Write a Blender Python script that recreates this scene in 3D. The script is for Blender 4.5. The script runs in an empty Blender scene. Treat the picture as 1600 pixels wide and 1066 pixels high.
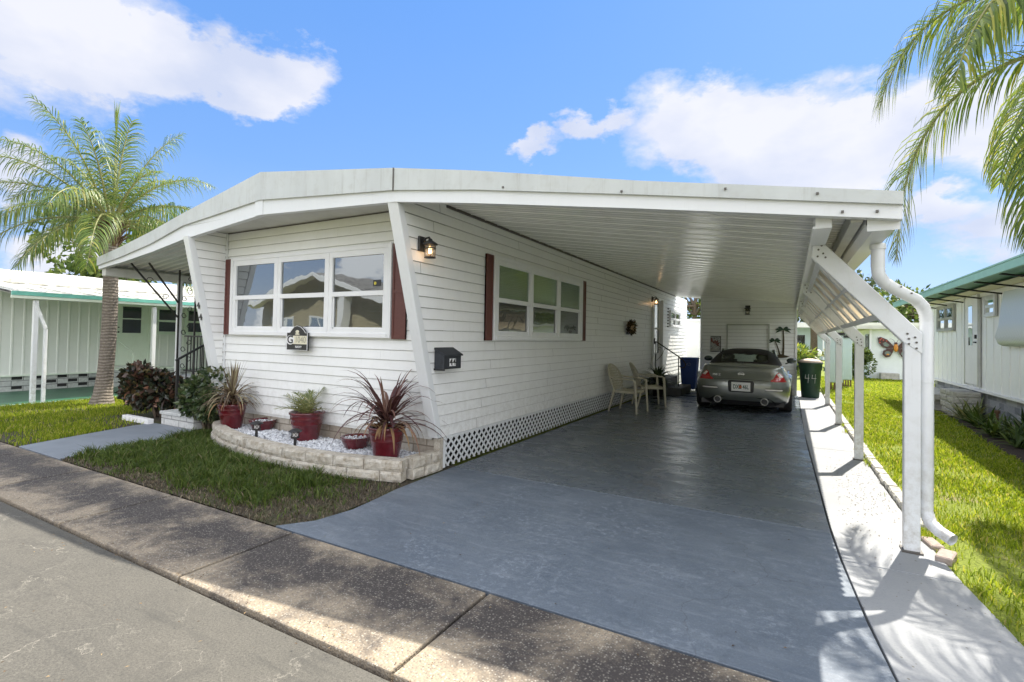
import bpy, bmesh, math, random
import numpy as np
from mathutils import Vector, Matrix, noise as mnoise
random.seed(7)
RNG = np.random.default_rng(11)
S = bpy.context.scene
COL = S.collection
R = math.radians
PI = math.pi

# ------------------------------------------------------------------ camera
cam_d = bpy.data.cameras.new('camera')
cam = bpy.data.objects.new('camera', cam_d); COL.objects.link(cam)
m3 = Matrix(((0.874248311103082, -0.006005569384688041, 0.4854418849561444),
             (0.48512659331811453, -0.027287306131350823, -0.8740180726848014),
             (0.01849537750275819, 0.9996095918209567, -0.020942419883356957)))
cam.matrix_world = Matrix.Translation((3.28404, -4.3854, 1.43)) @ m3.to_4x4()
cam_d.sensor_width = 36; cam_d.lens = 785 * 36 / 1600
cam_d.shift_y = -0.01465
cam_d.clip_start = 0.05; cam_d.clip_end = 2000
S.camera = cam
S.render.resolution_x = 1024; S.render.resolution_y = 682
# ------------------------------------------------------------------ light
SUN_DIR = Vector((0.20, 0.66, 1.0)).normalized()       # towards the sun
elev = math.asin(SUN_DIR.z); azim = math.atan2(SUN_DIR.x, SUN_DIR.y)
S.view_settings.view_transform = 'Standard'; S.view_settings.look = 'None'
S.view_settings.exposure = 1.02; S.view_settings.gamma = 1.0
S.render.engine = 'CYCLES'
S.cycles.max_bounces = 12; S.cycles.diffuse_bounces = 8; S.cycles.glossy_bounces = 6; S.cycles.transparent_max_bounces = 16
sd = bpy.data.lights.new('sun', 'SUN'); sd.energy = 4.9; sd.angle = R(0.5); sd.color = (1.0, 0.93, 0.82)
so = bpy.data.objects.new('sun', sd); COL.objects.link(so)
so.rotation_euler = SUN_DIR.to_track_quat('Z', 'Y').to_euler(); so.location = (5, 10, 20)

W = bpy.data.worlds.new('World'); S.world = W; W.use_nodes = True
wt = W.node_tree; wn = wt.nodes; wl = wt.links
for n in list(wn): wn.remove(n)
def wnode(t, **k):
    n = wn.new(t)
    for a, b in k.items(): setattr(n, a, b)
    return n
out = wnode('ShaderNodeOutputWorld'); bg = wnode('ShaderNodeBackground')
sky = wnode('ShaderNodeTexSky', sky_type='NISHITA', sun_disc=False)
sky.sun_elevation = elev; sky.sun_rotation = azim
sky.air_density = 1.0; sky.dust_density = 0.6; sky.ozone_density = 1.6
SKY_K = 0.12
bg.inputs['Strength'].default_value = SKY_K
def wmath(op, a, b=None, c=None, clamp=False):
    n = wnode('ShaderNodeMath', operation=op, use_clamp=clamp)
    for i, v in enumerate((a, b, c)):
        if v is None: continue
        if isinstance(v, (int, float)): n.inputs[i].default_value = v
        else: wl.new(v, n.inputs[i])
    return n.outputs[0]
tc = wnode('ShaderNodeTexCoord'); D = tc.outputs['Generated']
def wnoise(scale, detail, rough, vec, dist=0.0):
    n = wnode('ShaderNodeTexNoise'); n.inputs['Scale'].default_value = scale; n.inputs['Detail'].default_value = detail
    n.inputs['Roughness'].default_value = rough; n.inputs['Distortion'].default_value = dist
    wl.new(vec, n.inputs['Vector']); return n
mp = wnode('ShaderNodeMapping'); mp.inputs['Scale'].default_value = (1, 1, 1.8); wl.new(D, mp.inputs['Vector'])
na = wnoise(9.0, 8, 0.62, mp.outputs[0]); nb = wnoise(3.2, 7, 0.6, mp.outputs[0], 0.4)
# warp the direction a little so that cloud edges are ragged
sub = wnode('ShaderNodeVectorMath', operation='SUBTRACT'); wl.new(na.outputs['Color'], sub.inputs[0]); sub.inputs[1].default_value = (0.5, 0.5, 0.5)
scl = wnode('ShaderNodeVectorMath', operation='SCALE'); wl.new(sub.outputs[0], scl.inputs[0]); scl.inputs['Scale'].default_value = 0.16
add = wnode('ShaderNodeVectorMath', operation='ADD'); wl.new(D, add.inputs[0]); wl.new(scl.outputs[0], add.inputs[1])
BL = [(-0.887,0.258,0.382,0.105),(-0.848,0.334,0.412,0.103),(-0.823,0.397,0.405,0.064),(-0.763,0.501,0.409,0.058),(-0.726,0.538,0.429,0.050),(-0.779,0.496,0.384,0.038),(-0.176,0.906,0.384,0.079),(-0.084,0.928,0.364,0.087),(0.020,0.937,0.348,0.083),(0.113,0.937,0.330,0.077),(0.194,0.924,0.329,0.074),(0.249,0.926,0.283,0.067),(-0.036,0.952,0.303,0.084),(0.083,0.959,0.272,0.074),(-0.347,0.853,0.391,0.030),(-0.406,0.841,0.358,0.031),(-0.429,0.834,0.347,0.028),(-0.293,0.872,0.393,0.034),(0.256,0.953,0.163,0.056),(0.180,0.963,0.201,0.036),(-0.940,0.266,0.213,0.040),(-0.942,0.318,0.106,0.044),(-0.933,0.337,0.127,0.037)]
acc = None
BL = [(x, y, z, r*(1.12 if (r < 0.06 and x < -0.7) else 1.0)) for x, y, z, r in BL]
for x, y, z, r in BL:
    s_ = wnode('ShaderNodeVectorMath', operation='SUBTRACT'); wl.new(add.outputs[0], s_.inputs[0]); s_.inputs[1].default_value = (x, y, z)
    m_ = wnode('ShaderNodeVectorMath', operation='MULTIPLY'); wl.new(s_.outputs[0], m_.inputs[0]); m_.inputs[1].default_value = (1, 1, 1.45)
    l_ = wnode('ShaderNodeVectorMath', operation='LENGTH'); wl.new(m_.outputs[0], l_.inputs[0])
    v = wmath('SUBTRACT', 1.0, wmath('DIVIDE', l_.outputs['Value'], r * 1.45), clamp=True)
    acc = v if acc is None else wmath('ADD', acc, wmath('MULTIPLY', v, 0.8))
# clouds added out of frame to brighten the shade, mirrored in the front windows
sx = wnode('ShaderNodeSeparateXYZ'); wl.new(D, sx.inputs[0])
reg = wmath('MAXIMUM', wmath('MULTIPLY', sx.outputs['Y'], -5.0, clamp=True), wmath('MULTIPLY', wmath('SUBTRACT', sx.outputs['X'], 0.45, clamp=True), 6.0, clamp=True))
reg = wmath('MAXIMUM', reg, wmath('MULTIPLY', wmath('SUBTRACT', sx.outputs['Z'], 0.62, clamp=True), 5.0, clamp=True))
back = wmath('MULTIPLY', wmath('SUBTRACT', nb.outputs['Fac'], 0.41, clamp=True), wmath('MULTIPLY', reg, 9.0))
acc = wmath('ADD', acc, back)
dens = wmath('MULTIPLY', acc, wmath('ADD', 0.25, wmath('MULTIPLY', nb.outputs['Fac'], 1.5)))
dens = wmath('MULTIPLY', dens, 2.3, clamp=True)
dens = wmath('SMOOTH_MAX', dens, 0.0, 0.1, clamp=True)
low = wmath('SUBTRACT', 1.0, wmath('MULTIPLY', sx.outputs['Z'], 3.2), clamp=True)       # pale towards the horizon
hz = wmath('MULTIPLY', low, 0.25)
dens = wmath('MAXIMUM', wmath('MULTIPLY', dens, 0.92), hz)
hs = wnode('ShaderNodeHueSaturation'); hs.inputs['Saturation'].default_value = 1.12; hs.inputs['Value'].default_value = 1.0
wl.new(sky.outputs[0], hs.inputs['Color'])
tint = wnode('ShaderNodeMix', data_type='RGBA', blend_type='MULTIPLY'); tint.inputs[0].default_value = 1.0
wl.new(hs.outputs[0], tint.inputs[6]); tint.inputs[7].default_value = (0.92, 1.0, 1.12, 1)
cc = wnode('ShaderNodeMix', data_type='RGBA'); cshade = wnoise(5.0, 5, 0.5, mp.outputs[0])
cr = wnode('ShaderNodeMapRange'); wl.new(cshade.outputs['Fac'], cr.inputs[0]); cr.inputs[1].default_value = 0.35; cr.inputs[2].default_value = 0.62
wl.new(cr.outputs[0], cc.inputs[0])
CL = 3.9; BKL = 8.4  # visible cloud brightness, then the boosted one of the added unseen clouds
sk2 = wnode('ShaderNodeMix', data_type='RGBA'); sk2.inputs[0].default_value = 0.75; wl.new(tint.outputs[2], sk2.inputs[6])
gr = wnode('ShaderNodeMix', data_type='RGBA'); wl.new(wmath('MULTIPLY', sx.outputs['Z'], 1.5, clamp=True), gr.inputs[0]); gr.inputs[6].default_value = (1.15, 2.0, 3.7, 1); gr.inputs[7].default_value = (0.42, 1.42, 3.75, 1)
wl.new(gr.outputs[2], sk2.inputs[7]); skyc = sk2.outputs[2]
cc.inputs[6].default_value = (CL*0.74, CL*0.80, CL*0.98, 1); cc.inputs[7].default_value = (CL*1.02, CL*1.02, CL*1.08, 1)
mx = wnode('ShaderNodeMix', data_type='RGBA'); wl.new(dens, mx.inputs[0]); wl.new(skyc, mx.inputs[6]); wl.new(cc.outputs[2], mx.inputs[7])
bk = wmath('MULTIPLY', wmath('SUBTRACT', wmath('MULTIPLY', sx.outputs['Y'], -1.0), 0.12, clamp=True), 3.0, clamp=True)
bk = wmath('MAXIMUM', bk, wmath('MULTIPLY', wmath('SUBTRACT', sx.outputs['X'], 0.48, clamp=True), 5.0, clamp=True))
bk = wmath('MAXIMUM', bk, wmath('MULTIPLY', wmath('SUBTRACT', sx.outputs['Z'], 0.66, clamp=True), 5.0, clamp=True))
bd = wnode('ShaderNodeMix', data_type='RGBA'); wl.new(wmath('MULTIPLY', bk, dens), bd.inputs[0]); wl.new(mx.outputs[2], bd.inputs[6]); bd.inputs[7].default_value = (BKL, BKL, BKL*1.02, 1)
be = wnode('ShaderNodeMix', data_type='RGBA'); bxx = wmath('MULTIPLY', wmath('SUBTRACT', sx.outputs['X'], 0.48, clamp=True), 4.0, clamp=True)
wl.new(wmath('MULTIPLY', bxx, dens), be.inputs[0]); wl.new(bd.outputs[2], be.inputs[6]); be.inputs[7].default_value = (15.0, 15.0, 15.4, 1)  # added unseen clouds on the right, brighter still to lift the carport shade
wl.new(be.outputs[2], bg.inputs['Color']); wl.new(bg.outputs[0], out.inputs['Surface'])

# ------------------------------------------------------------------ materials
MATS = {}
class NT:
    def __init__(s, name):
        s.m = bpy.data.materials.new(name); s.m.use_nodes = True; s.t = s.m.node_tree
        for n in list(s.t.nodes): s.t.nodes.remove(n)
        s.o = s.n('ShaderNodeOutputMaterial'); s.p = s.n('ShaderNodeBsdfPrincipled'); s.l(s.p.outputs[0], s.o.inputs[0])
        s.geo = s.n('ShaderNodeNewGeometry'); s.pos = s.geo.outputs['Position']
        MATS[name] = s.m
    def n(s, t, **k):
        n = s.t.nodes.new(t)
        for a, b in k.items(): setattr(n, a, b)
        return n
    def l(s, a, b): s.t.links.new(a, b)
    def setp(s, **k):
        for a, b in k.items():
            i = s.p.inputs[a.replace('_', ' ')]
            if hasattr(b, 'is_linked') or hasattr(b, 'links'): s.l(b, i)
            else: i.default_value = b
    def math(s, op, a, b=None, c=None, clamp=False):
        n = s.n('ShaderNodeMath', operation=op, use_clamp=clamp)
        for i, v in enumerate((a, b, c)):
            if v is None: continue
            if isinstance(v, (int, float)): n.inputs[i].default_value = v
            else: s.l(v, n.inputs[i])
        return n.outputs[0]
    def noise(s, scale, detail=4, rough=0.55, vec=None, sc=None, dist=0.0):
        v = vec or s.pos
        if sc: v = s.map(v, sc)
        n = s.n('ShaderNodeTexNoise'); n.inputs['Scale'].default_value = scale; n.inputs['Detail'].default_value = detail
        n.inputs['Roughness'].default_value = rough; n.inputs['Distortion'].default_value = dist; s.l(v, n.inputs['Vector'])
        return n.outputs['Fac']
    def map(s, v, sc=(1, 1, 1), loc=(0, 0, 0), rot=(0, 0, 0)):
        n = s.n('ShaderNodeMapping'); n.inputs['Scale'].default_value = sc; n.inputs['Location'].default_value = loc
        n.inputs['Rotation'].default_value = rot; s.l(v, n.inputs['Vector']); return n.outputs[0]
    def vor(s, scale, feature='F1', vec=None, rnd=1.0, out='Distance'):
        n = s.n('ShaderNodeTexVoronoi', feature=feature); n.inputs['Scale'].default_value = scale
        n.inputs['Randomness'].default_value = rnd; s.l(vec or s.pos, n.inputs['Vector']); return n.outputs[out]
    def ramp(s, f, stops):
        n = s.n('ShaderNodeValToRGB'); e = n.color_ramp.elements
        while len(e) < len(stops): e.new(0.5)
        for i, (p, c) in enumerate(stops):
            e[i].position = p; e[i].color = (*c, 1) if len(c) == 3 else c
        s.l(f, n.inputs[0]); return n.outputs[0]
    def mr(s, f, a, b, c=0.0, d=1.0):
        n = s.n('ShaderNodeMapRange'); s.l(f, n.inputs[0])
        for i, v in enumerate((a, b, c, d)): n.inputs[i + 1].default_value = v
        return n.outputs[0]
    def mix(s, f, a, b, blend='MIX'):
        n = s.n('ShaderNodeMix', data_type='RGBA', blend_type=blend)
        for i, v in ((0, f), (6, a), (7, b)):
            if isinstance(v, (int, float)): n.inputs[i].default_value = v
            elif isinstance(v, tuple): n.inputs[i].default_value = (*v, 1)
            else: s.l(v, n.inputs[i])
        return n.outputs[2]
    def bump(s, h, strength=0.3, dist=0.01, prev=None):
        n = s.n('ShaderNodeBump'); n.inputs['Strength'].default_value = strength; n.inputs['Distance'].default_value = dist
        s.l(h, n.inputs['Height'])
        if prev is not None: s.l(prev, n.inputs['Normal'])
        s.l(n.outputs[0], s.p.inputs['Normal']); return n.outputs[0]
    def island(s): return s.geo.outputs['Random Per Island']
def c_(c, k): return tuple(min(1, x * k) for x in c)
def pm(name, base, rough=0.5, metal=0.0, var=0.12, vs=4.0, bump=0.0, bs=60.0, bd=0.003, spec=0.5, coat=0.0, c2=None):
    t = NT(name); f = t.noise(vs, 5, 0.6)
    f = t.mr(f, 0.3, 0.7)
    t.setp(Base_Color=t.mix(f, c_(base, 1 - var), c2 or c_(base, 1 + var)), Roughness=rough, Metallic=metal)
    t.p.inputs['Specular IOR Level'].default_value = spec
    if coat: t.p.inputs['Coat Weight'].default_value = coat; t.p.inputs['Coat Roughness'].default_value = 0.05
    if bump: t.bump(t.noise(bs, 4), bump, bd)
    return t.m
# painted aluminium and vinyl
def streaky(name, base, rough=0.45, amt=0.10, dirt=(0.45, 0.45, 0.36), dk=0.18, splash=0.0):
    t = NT(name)
    v = t.mr(t.noise(2.5, 5, 0.6, sc=(1, 1, 0.15)), 0.35, 0.75)
    g = t.mr(t.noise(9, 6, 0.65), 0.5, 0.8, 0, dk)
    run = t.mr(t.noise(26, 5, 0.7, sc=(1, 1, 0.06)), 0.56, 0.78, 0, dk*1.2)
    col = t.mix(v, c_(base, 1 - amt), base); col = t.mix(g, col, dirt); col = t.mix(run, col, c_(dirt, 0.8))
    if splash:
        z = t.n('ShaderNodeSeparateXYZ'); t.l(t.pos, z.inputs[0])
        sp = t.math('MULTIPLY', t.mr(z.outputs['Z'], 0.95, 0.0), t.mr(t.noise(13, 7, 0.75), 0.42, 0.72)); col = t.mix(t.math('MULTIPLY', sp, splash), col, (0.30, 0.26, 0.19))
    t.setp(Base_Color=col, Roughness=t.mr(t.noise(6, 5), 0.3, 0.7, rough*0.8, rough*1.25)); b = t.bump(t.noise(2.6, 3, 0.5), 0.12, 0.03); t.bump(t.noise(30, 3), 0.08, 0.002, b)
    return t.m
M_siding = streaky('vinyl_siding', (0.87, 0.88, 0.87), 0.42, 0.05, (0.55, 0.55, 0.45), 0.12, 0.55)
M_trim = streaky('white_trim', (0.74, 0.76, 0.77), 0.35, 0.04, (0.5, 0.48, 0.42), 0.10)
M_fascia = streaky('roof_fascia', (0.58, 0.61, 0.60), 0.40, 0.14, (0.34, 0.33, 0.28), 0.35)
M_postw = streaky('post_white', (0.80, 0.82, 0.84), 0.36, 0.07, (0.50, 0.48, 0.42), 0.25, 0.8)
M_frame = pm('window_vinyl', (0.80, 0.81, 0.82), 0.35, var=0.03)
M_groove = pm('lap_shadow_gap', (0.42, 0.42, 0.40), 0.8)  # darker grey paints the ledge shadow into the lap grooves
# ceiling pans: glossy white enamel with stains
t = NT('ceiling_pan')
st = t.mr(t.noise(1.6, 6, 0.65, sc=(0.25, 2.5, 1)), 0.42, 0.75)
bl = t.mr(t.noise(5, 5, 0.7, sc=(1.2, 0.6, 1)), 0.56, 0.72, 0, 0.35)
c = t.mix(st, (0.86, 0.86, 0.83), (0.76, 0.77, 0.72)); t.setp(Base_Color=t.mix(bl, c, (0.55, 0.53, 0.46)), Roughness=t.mr(t.noise(3, 4), 0.3, 0.7, 0.12, 0.26)); t.p.inputs['Specular IOR Level'].default_value = 0.8
t.bump(t.noise(2.2, 3, 0.5, sc=(0.7, 2, 1)), 0.25, 0.02)
M_ceil = t.m
t = NT('soffit_pan'); c = t.mix(t.mr(t.noise(3, 5), 0.3, 0.7), (0.55, 0.55, 0.52), (0.68, 0.68, 0.65)); t.setp(Base_Color=c, Roughness=0.5); t.bump(t.noise(60, 2, sc=(1, 3, 1)), 0.3, 0.003)
M_soff = t.m
# one worn driveway paint: apron colour lightened as sky-lit, glossier bay darkened as roof-shaded
def drive_paint(name, ca, cb, light, r0, r1, spec, lf):
    t = NT(name)
    n1 = t.mr(t.noise(0.9, 6, 0.62, dist=0.6), 0.3, 0.7); n2 = t.noise(90, 5, 0.8); n3 = t.noise(4.5, 7, 0.72, dist=1.5); n4 = t.noise(22, 6, 0.8)
    c = t.mix(n1, ca, cb)
    wear = t.math('MULTIPLY', t.mr(n4, 0.50, 0.66), t.mr(t.noise(1.4, 5, 0.6, dist=1.0), 0.42, 0.66))
    c = t.mix(t.math('MULTIPLY', wear, lf), c, light)
    sweep = t.mr(t.noise(7, 5, 0.65, sc=(0.35, 2.2, 1), dist=0.5), 0.52, 0.72, 0, 0.45); c = t.mix(sweep, c, c_(light, 0.8))
    c = t.mix(t.mr(n3, 0.56, 0.8, 0, 0.6), c, c_(ca, 0.55))
    c = t.mix(t.mr(n2, 0.55, 0.68, 0, 0.45), c, light); c = t.mix(t.mr(n2, 0.45, 0.32, 0, 0.4), c, c_(ca, 0.4))
    c = t.mix(t.mr(t.vor(4.5), 0.035, 0.02, 0, 0.8), c, (0.02, 0.02, 0.02))
    ck = t.n('ShaderNodeTexNoise'); ck.inputs['Scale'].default_value = 1.2; ck.inputs['Detail'].default_value = 6; t.l(t.pos, ck.inputs['Vector'])
    vs_ = t.n('ShaderNodeVectorMath', operation='SCALE'); t.l(ck.outputs['Color'], vs_.inputs[0]); vs_.inputs['Scale'].default_value = 1.6; va_ = t.n('ShaderNodeVectorMath', operation='ADD'); t.l(t.pos, va_.inputs[0]); t.l(vs_.outputs[0], va_.inputs[1])
    hair = t.math('MULTIPLY', t.mr(t.vor(0.45, 'DISTANCE_TO_EDGE', va_.outputs[0]), 0.0035, 0.001), t.mr(t.noise(0.9, 3), 0.5, 0.6)); c = t.mix(t.math('MULTIPLY', hair, 0.35), c, (0.03, 0.03, 0.035))
    rr = t.mr(t.noise(2.6, 7, 0.72, sc=(0.8, 1.4, 1), dist=0.8), 0.36, 0.66, r0, r1); rr = t.math('ADD', rr, t.math('MULTIPLY', wear, 0.15))
    t.setp(Base_Color=c, Roughness=rr); t.p.inputs['Specular IOR Level'].default_value = spec
    b1 = t.bump(t.noise(2.2, 5, 0.55, sc=(0.9, 1.5, 1)), 0.30, 0.03); b2 = t.bump(n4, 0.25, 0.004, b1); t.bump(n2, 0.25, 0.002, b2); return t.m
M_apron = drive_paint('driveway_paint_lit', (0.085, 0.110, 0.145), (0.135, 0.163, 0.200), (0.27, 0.31, 0.36), 0.34, 0.60, 0.5, 1.0)
M_drive = drive_paint('driveway_paint_shaded', (0.074, 0.095, 0.122), (0.118, 0.142, 0.170), (0.23, 0.26, 0.29), 0.14, 0.42, 0.65, 0.8)
# pale lane
t = NT('side_strip_concrete')
n2 = t.noise(70, 5, 0.7); n1 = t.mr(t.noise(1.3, 6, 0.65), 0.3, 0.7)
c = t.mix(n1, (0.25, 0.265, 0.285), (0.33, 0.34, 0.35)); c = t.mix(t.mr(n2, 0.5, 0.75, 0, 0.4), c, (0.16, 0.17, 0.18))
c = t.mix(t.mr(t.vor(14), 0.10, 0.06, 0, 0.7), c, (0.12, 0.10, 0.07))
t.setp(Base_Color=c, Roughness=0.75); t.bump(n2, 0.4, 0.003); M_strip = t.m
# exposed aggregate sidewalk
t = NT('aggregate_concrete')
sy = t.n('ShaderNodeSeparateXYZ'); t.l(t.pos, sy.inputs[0])
mid = t.math('SUBTRACT', 1.0, t.math('MULTIPLY', t.math('ABSOLUTE', t.math('ADD', sy.outputs['Y'], 2.27)), 2.3), clamp=True)
st = t.mr(t.math('ADD', t.noise(1.9, 7, 0.72, dist=0.4), t.math('MULTIPLY', mid, 0.24)), 0.50, 0.70); peb = t.vor(85); pc = t.vor(85, out='Color')
base = t.mix(st, (0.325, 0.268, 0.195), (0.085, 0.072, 0.068))
hue = t.n('ShaderNodeSeparateColor'); t.l(pc, hue.inputs[0])
pebc = t.ramp(hue.outputs[0], [(0.0, (0.09, 0.08, 0.07)), (0.45, (0.22, 0.2, 0.17)), (0.7, (0.42, 0.38, 0.31)), (1.0, (0.62, 0.58, 0.5))])
pm_ = t.mr(peb, 0.48, 0.3, 0, 0.62)
c = t.mix(pm_, base, pebc); c = t.mix(t.mr(st, 0, 1, 0.10, 0.62), c, t.mix(1.0, c, (0.30, 0.31, 0.33), 'MULTIPLY'))
f = t.noise(110, 4, 0.7); c = t.mix(t.mr(f, 0.5, 0.75, 0, 0.5), c, (0.06, 0.055, 0.05))
t.setp(Base_Color=c, Roughness=0.85); bb = t.bump(peb, 0.6, 0.006); t.bump(f, 0.5, 0.004, bb); M_agg = t.m
# cracked asphalt
t = NT('asphalt')
wv = t.n('ShaderNodeTexNoise'); wv.inputs['Scale'].default_value = 2.3; wv.inputs['Detail'].default_value = 7; wv.inputs['Roughness'].default_value = 0.65; t.l(t.pos, wv.inputs['Vector'])
vm = t.n('ShaderNodeVectorMath', operation='SCALE'); t.l(wv.outputs['Color'], vm.inputs[0]); vm.inputs['Scale'].default_value = 0.75
va = t.n('ShaderNodeVectorMath', operation='ADD'); t.l(t.pos, va.inputs[0]); t.l(vm.outputs[0], va.inputs[1])
cr1 = t.vor(1.15, 'DISTANCE_TO_EDGE', va.outputs[0]); cr2 = t.vor(3.6, 'DISTANCE_TO_EDGE', va.outputs[0])
msk = t.mr(t.noise(1.1, 4, 0.6), 0.44, 0.60); msk2 = t.mr(t.noise(1.7, 4, 0.6, sc=(1.3, 1, 1)), 0.50, 0.62)
ck = t.math('MULTIPLY', t.mr(cr1, 0.008, 0.0015), msk); ck2 = t.math('MULTIPLY', t.mr(cr2, 0.014, 0.003), t.math('MULTIPLY', msk2, 0.8))
ckk = t.math('MULTIPLY', t.math('MAXIMUM', ck, ck2), t.mr(t.noise(40, 3, 0.7), 0.35, 0.6, 0.25, 1.0))
g = t.noise(95, 5, 0.85); g2 = t.mr(t.noise(0.8, 6, 0.65), 0.3, 0.7)
c = t.mix(g2, (0.084, 0.082, 0.074), (0.118, 0.112, 0.098)); c = t.mix(t.mr(g, 0.45, 0.72, 0, 0.7), c, (0.185, 0.178, 0.155)); c = t.mix(t.mr(g, 0.48, 0.3, 0, 0.7), c, (0.03, 0.03, 0.03))
st_ = t.vor(120); c = t.mix(t.mr(st_, 0.30, 0.12, 0, 0.45), c, (0.22, 0.21, 0.19)); blot = t.mr(t.noise(2.6, 7, 0.75, dist=0.6), 0.52, 0.72, 0, 0.5); c = t.mix(blot, c, (0.06, 0.059, 0.055))
lines = t.mr(t.noise(9, 4, 0.7, sc=(0.12, 1.0, 1)), 0.56, 0.70, 0, 0.5); c = t.mix(lines, c, (0.06, 0.06, 0.056))
c = t.mix(ckk, c, (0.30, 0.285, 0.25)); c = t.mix(1.0, c, (0.80, 0.79, 0.77), 'MULTIPLY'); t.setp(Base_Color=c, Roughness=0.9); bb = t.bump(g, 0.5, 0.004); t.bump(ckk, -0.6, 0.01, bb); M_asph = t.m
# ground / soil under the grass
t = NT('lawn_soil')
n1 = t.noise(2.2, 6, 0.65); n2 = t.noise(45, 5, 0.75)
c = t.ramp(n2, [(0.3, (0.018, 0.015, 0.010)), (0.5, (0.06, 0.05, 0.034)), (0.75, (0.15, 0.125, 0.09))])
c = t.mix(t.mr(n1, 0.45, 0.6, 0, 0.7), c, (0.07, 0.085, 0.02)); t.setp(Base_Color=c, Roughness=0.95); t.bump(n2, 0.8, 0.02); M_soil = t.m
t = NT('far_grass'); n1 = t.noise(1.5, 8, 0.75); c = t.ramp(n1, [(0.3, (0.14, 0.18, 0.02)), (0.7, (0.28, 0.31, 0.05))]); t.setp(Base_Color=c, Roughness=0.95); t.bump(t.noise(40, 4), 0.8, 0.03); M_fargrass = t.m
def leafmat(name, stops, rough=0.55, trans=0.35, spec=0.35):
    t = NT(name); c = t.ramp(t.island(), stops); t.setp(Base_Color=c, Roughness=rough); t.p.inputs['Specular IOR Level'].default_value = spec
    tr = t.n('ShaderNodeBsdfTranslucent'); hsn = t.mix(0.5, c, t.mix(1.0, c, (1.5, 1.4, 0.5), 'MULTIPLY')); t.l(hsn, tr.inputs[0])
    mx = t.n('ShaderNodeMixShader'); mx.inputs[0].default_value = trans; t.l(t.p.outputs[0], mx.inputs[1]); t.l(tr.outputs[0], mx.inputs[2]); t.l(mx.outputs[0], t.o.inputs[0])
    return t.m
M_grass = leafmat('lawn_grass', [(0.0, (0.10, 0.16, 0.012)), (0.4, (0.21, 0.29, 0.018)), (0.8, (0.36, 0.42, 0.035)), (0.95, (0.46, 0.44, 0.10)), (1.0, (0.5, 0.42, 0.2))], 0.6, 0.5)
M_grass2 = leafmat('lawn_grass_shaded', [(0.0, (0.035, 0.065, 0.012)), (0.5, (0.075, 0.12, 0.02)), (0.93, (0.11, 0.15, 0.03)), (1.0, (0.24, 0.20, 0.12))], 0.6, 0.3)  # lawn grass again, darkened: the house shade is in its colour
M_frond = leafmat('palm_frond', [(0.0, (0.07, 0.12, 0.028)), (0.5, (0.14, 0.21, 0.04)), (0.85, (0.24, 0.30, 0.05)), (1.0, (0.45, 0.40, 0.07))], 0.42, 0.42, 0.5)
M_frond2 = leafmat('lawn_palm_frond', [(0.0, (0.045, 0.09, 0.022)), (0.5, (0.10, 0.165, 0.035)), (0.85, (0.17, 0.23, 0.05)), (1.0, (0.32, 0.30, 0.07))], 0.45, 0.38, 0.5)
M_rachis = pm('palm_rachis', (0.24, 0.24, 0.09), 0.5)
M_leaf = leafmat('tree_leaf', [(0.0, (0.035, 0.07, 0.015)), (0.6, (0.09, 0.14, 0.03)), (1.0, (0.17, 0.21, 0.05))])
M_copper = leafmat('copper_leaf', [(0.0, (0.012, 0.016, 0.010)), (0.45, (0.035, 0.045, 0.022)), (0.65, (0.060, 0.032, 0.028)), (0.88, (0.11, 0.055, 0.035)), (0.95, (0.15, 0.13, 0.05)), (1.0, (0.40, 0.18, 0.12))], 0.35, 0.12, 0.6)
M_green = leafmat('shrub_leaf', [(0.0, (0.018, 0.035, 0.012)), (0.5, (0.05, 0.085, 0.03)), (0.9, (0.10, 0.13, 0.05)), (1.0, (0.18, 0.17, 0.10))], 0.32, 0.12, 0.6)
M_ti = leafmat('dracaena_leaf', [(0.0, (0.055, 0.022, 0.025)), (0.6, (0.13, 0.055, 0.055)), (1.0, (0.24, 0.15, 0.11))], 0.4, 0.15)
M_ti2 = leafmat('striped_leaf', [(0.0, (0.07, 0.045, 0.035)), (0.5, (0.20, 0.14, 0.09)), (1.0, (0.36, 0.32, 0.20))], 0.4, 0.15)
M_dry = leafmat('dry_leaf', [(0.0, (0.16, 0.09, 0.04)), (1.0, (0.34, 0.22, 0.11))], 0.7, 0.1)
M_sago = leafmat('sago_leaf', [(0.0, (0.10, 0.13, 0.05)), (0.6, (0.22, 0.25, 0.10)), (1.0, (0.40, 0.36, 0.18))], 0.5, 0.2)
t = NT('palm_bark')
rg = t.n('ShaderNodeTexWave', wave_type='BANDS', bands_direction='Z'); rg.inputs['Scale'].default_value = 5.5; rg.inputs['Distortion'].default_value = 3.5; rg.inputs['Detail'].default_value = 3; t.l(t.pos, rg.inputs['Vector'])
c = t.mix(rg.outputs['Fac'], (0.16, 0.135, 0.11), (0.30, 0.26, 0.22)); c = t.mix(t.mr(t.noise(30, 6, 0.7), 0.45, 0.7, 0, 0.7), c, (0.07, 0.055, 0.045))
t.setp(Base_Color=c, Roughness=0.9); bb = t.bump(rg.outputs['Fac'], 0.5, 0.015); t.bump(t.noise(60, 5), 0.6, 0.008, bb); M_bark = t.m
M_boot = pm('palm_boot', (0.14, 0.085, 0.05), 0.9, var=0.4, vs=30, bump=0.6, bs=80, bd=0.01)
M_bark2 = pm('bark', (0.12, 0.09, 0.065), 0.9, var=0.35, vs=20, bump=0.6, bs=60, bd=0.01)
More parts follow.
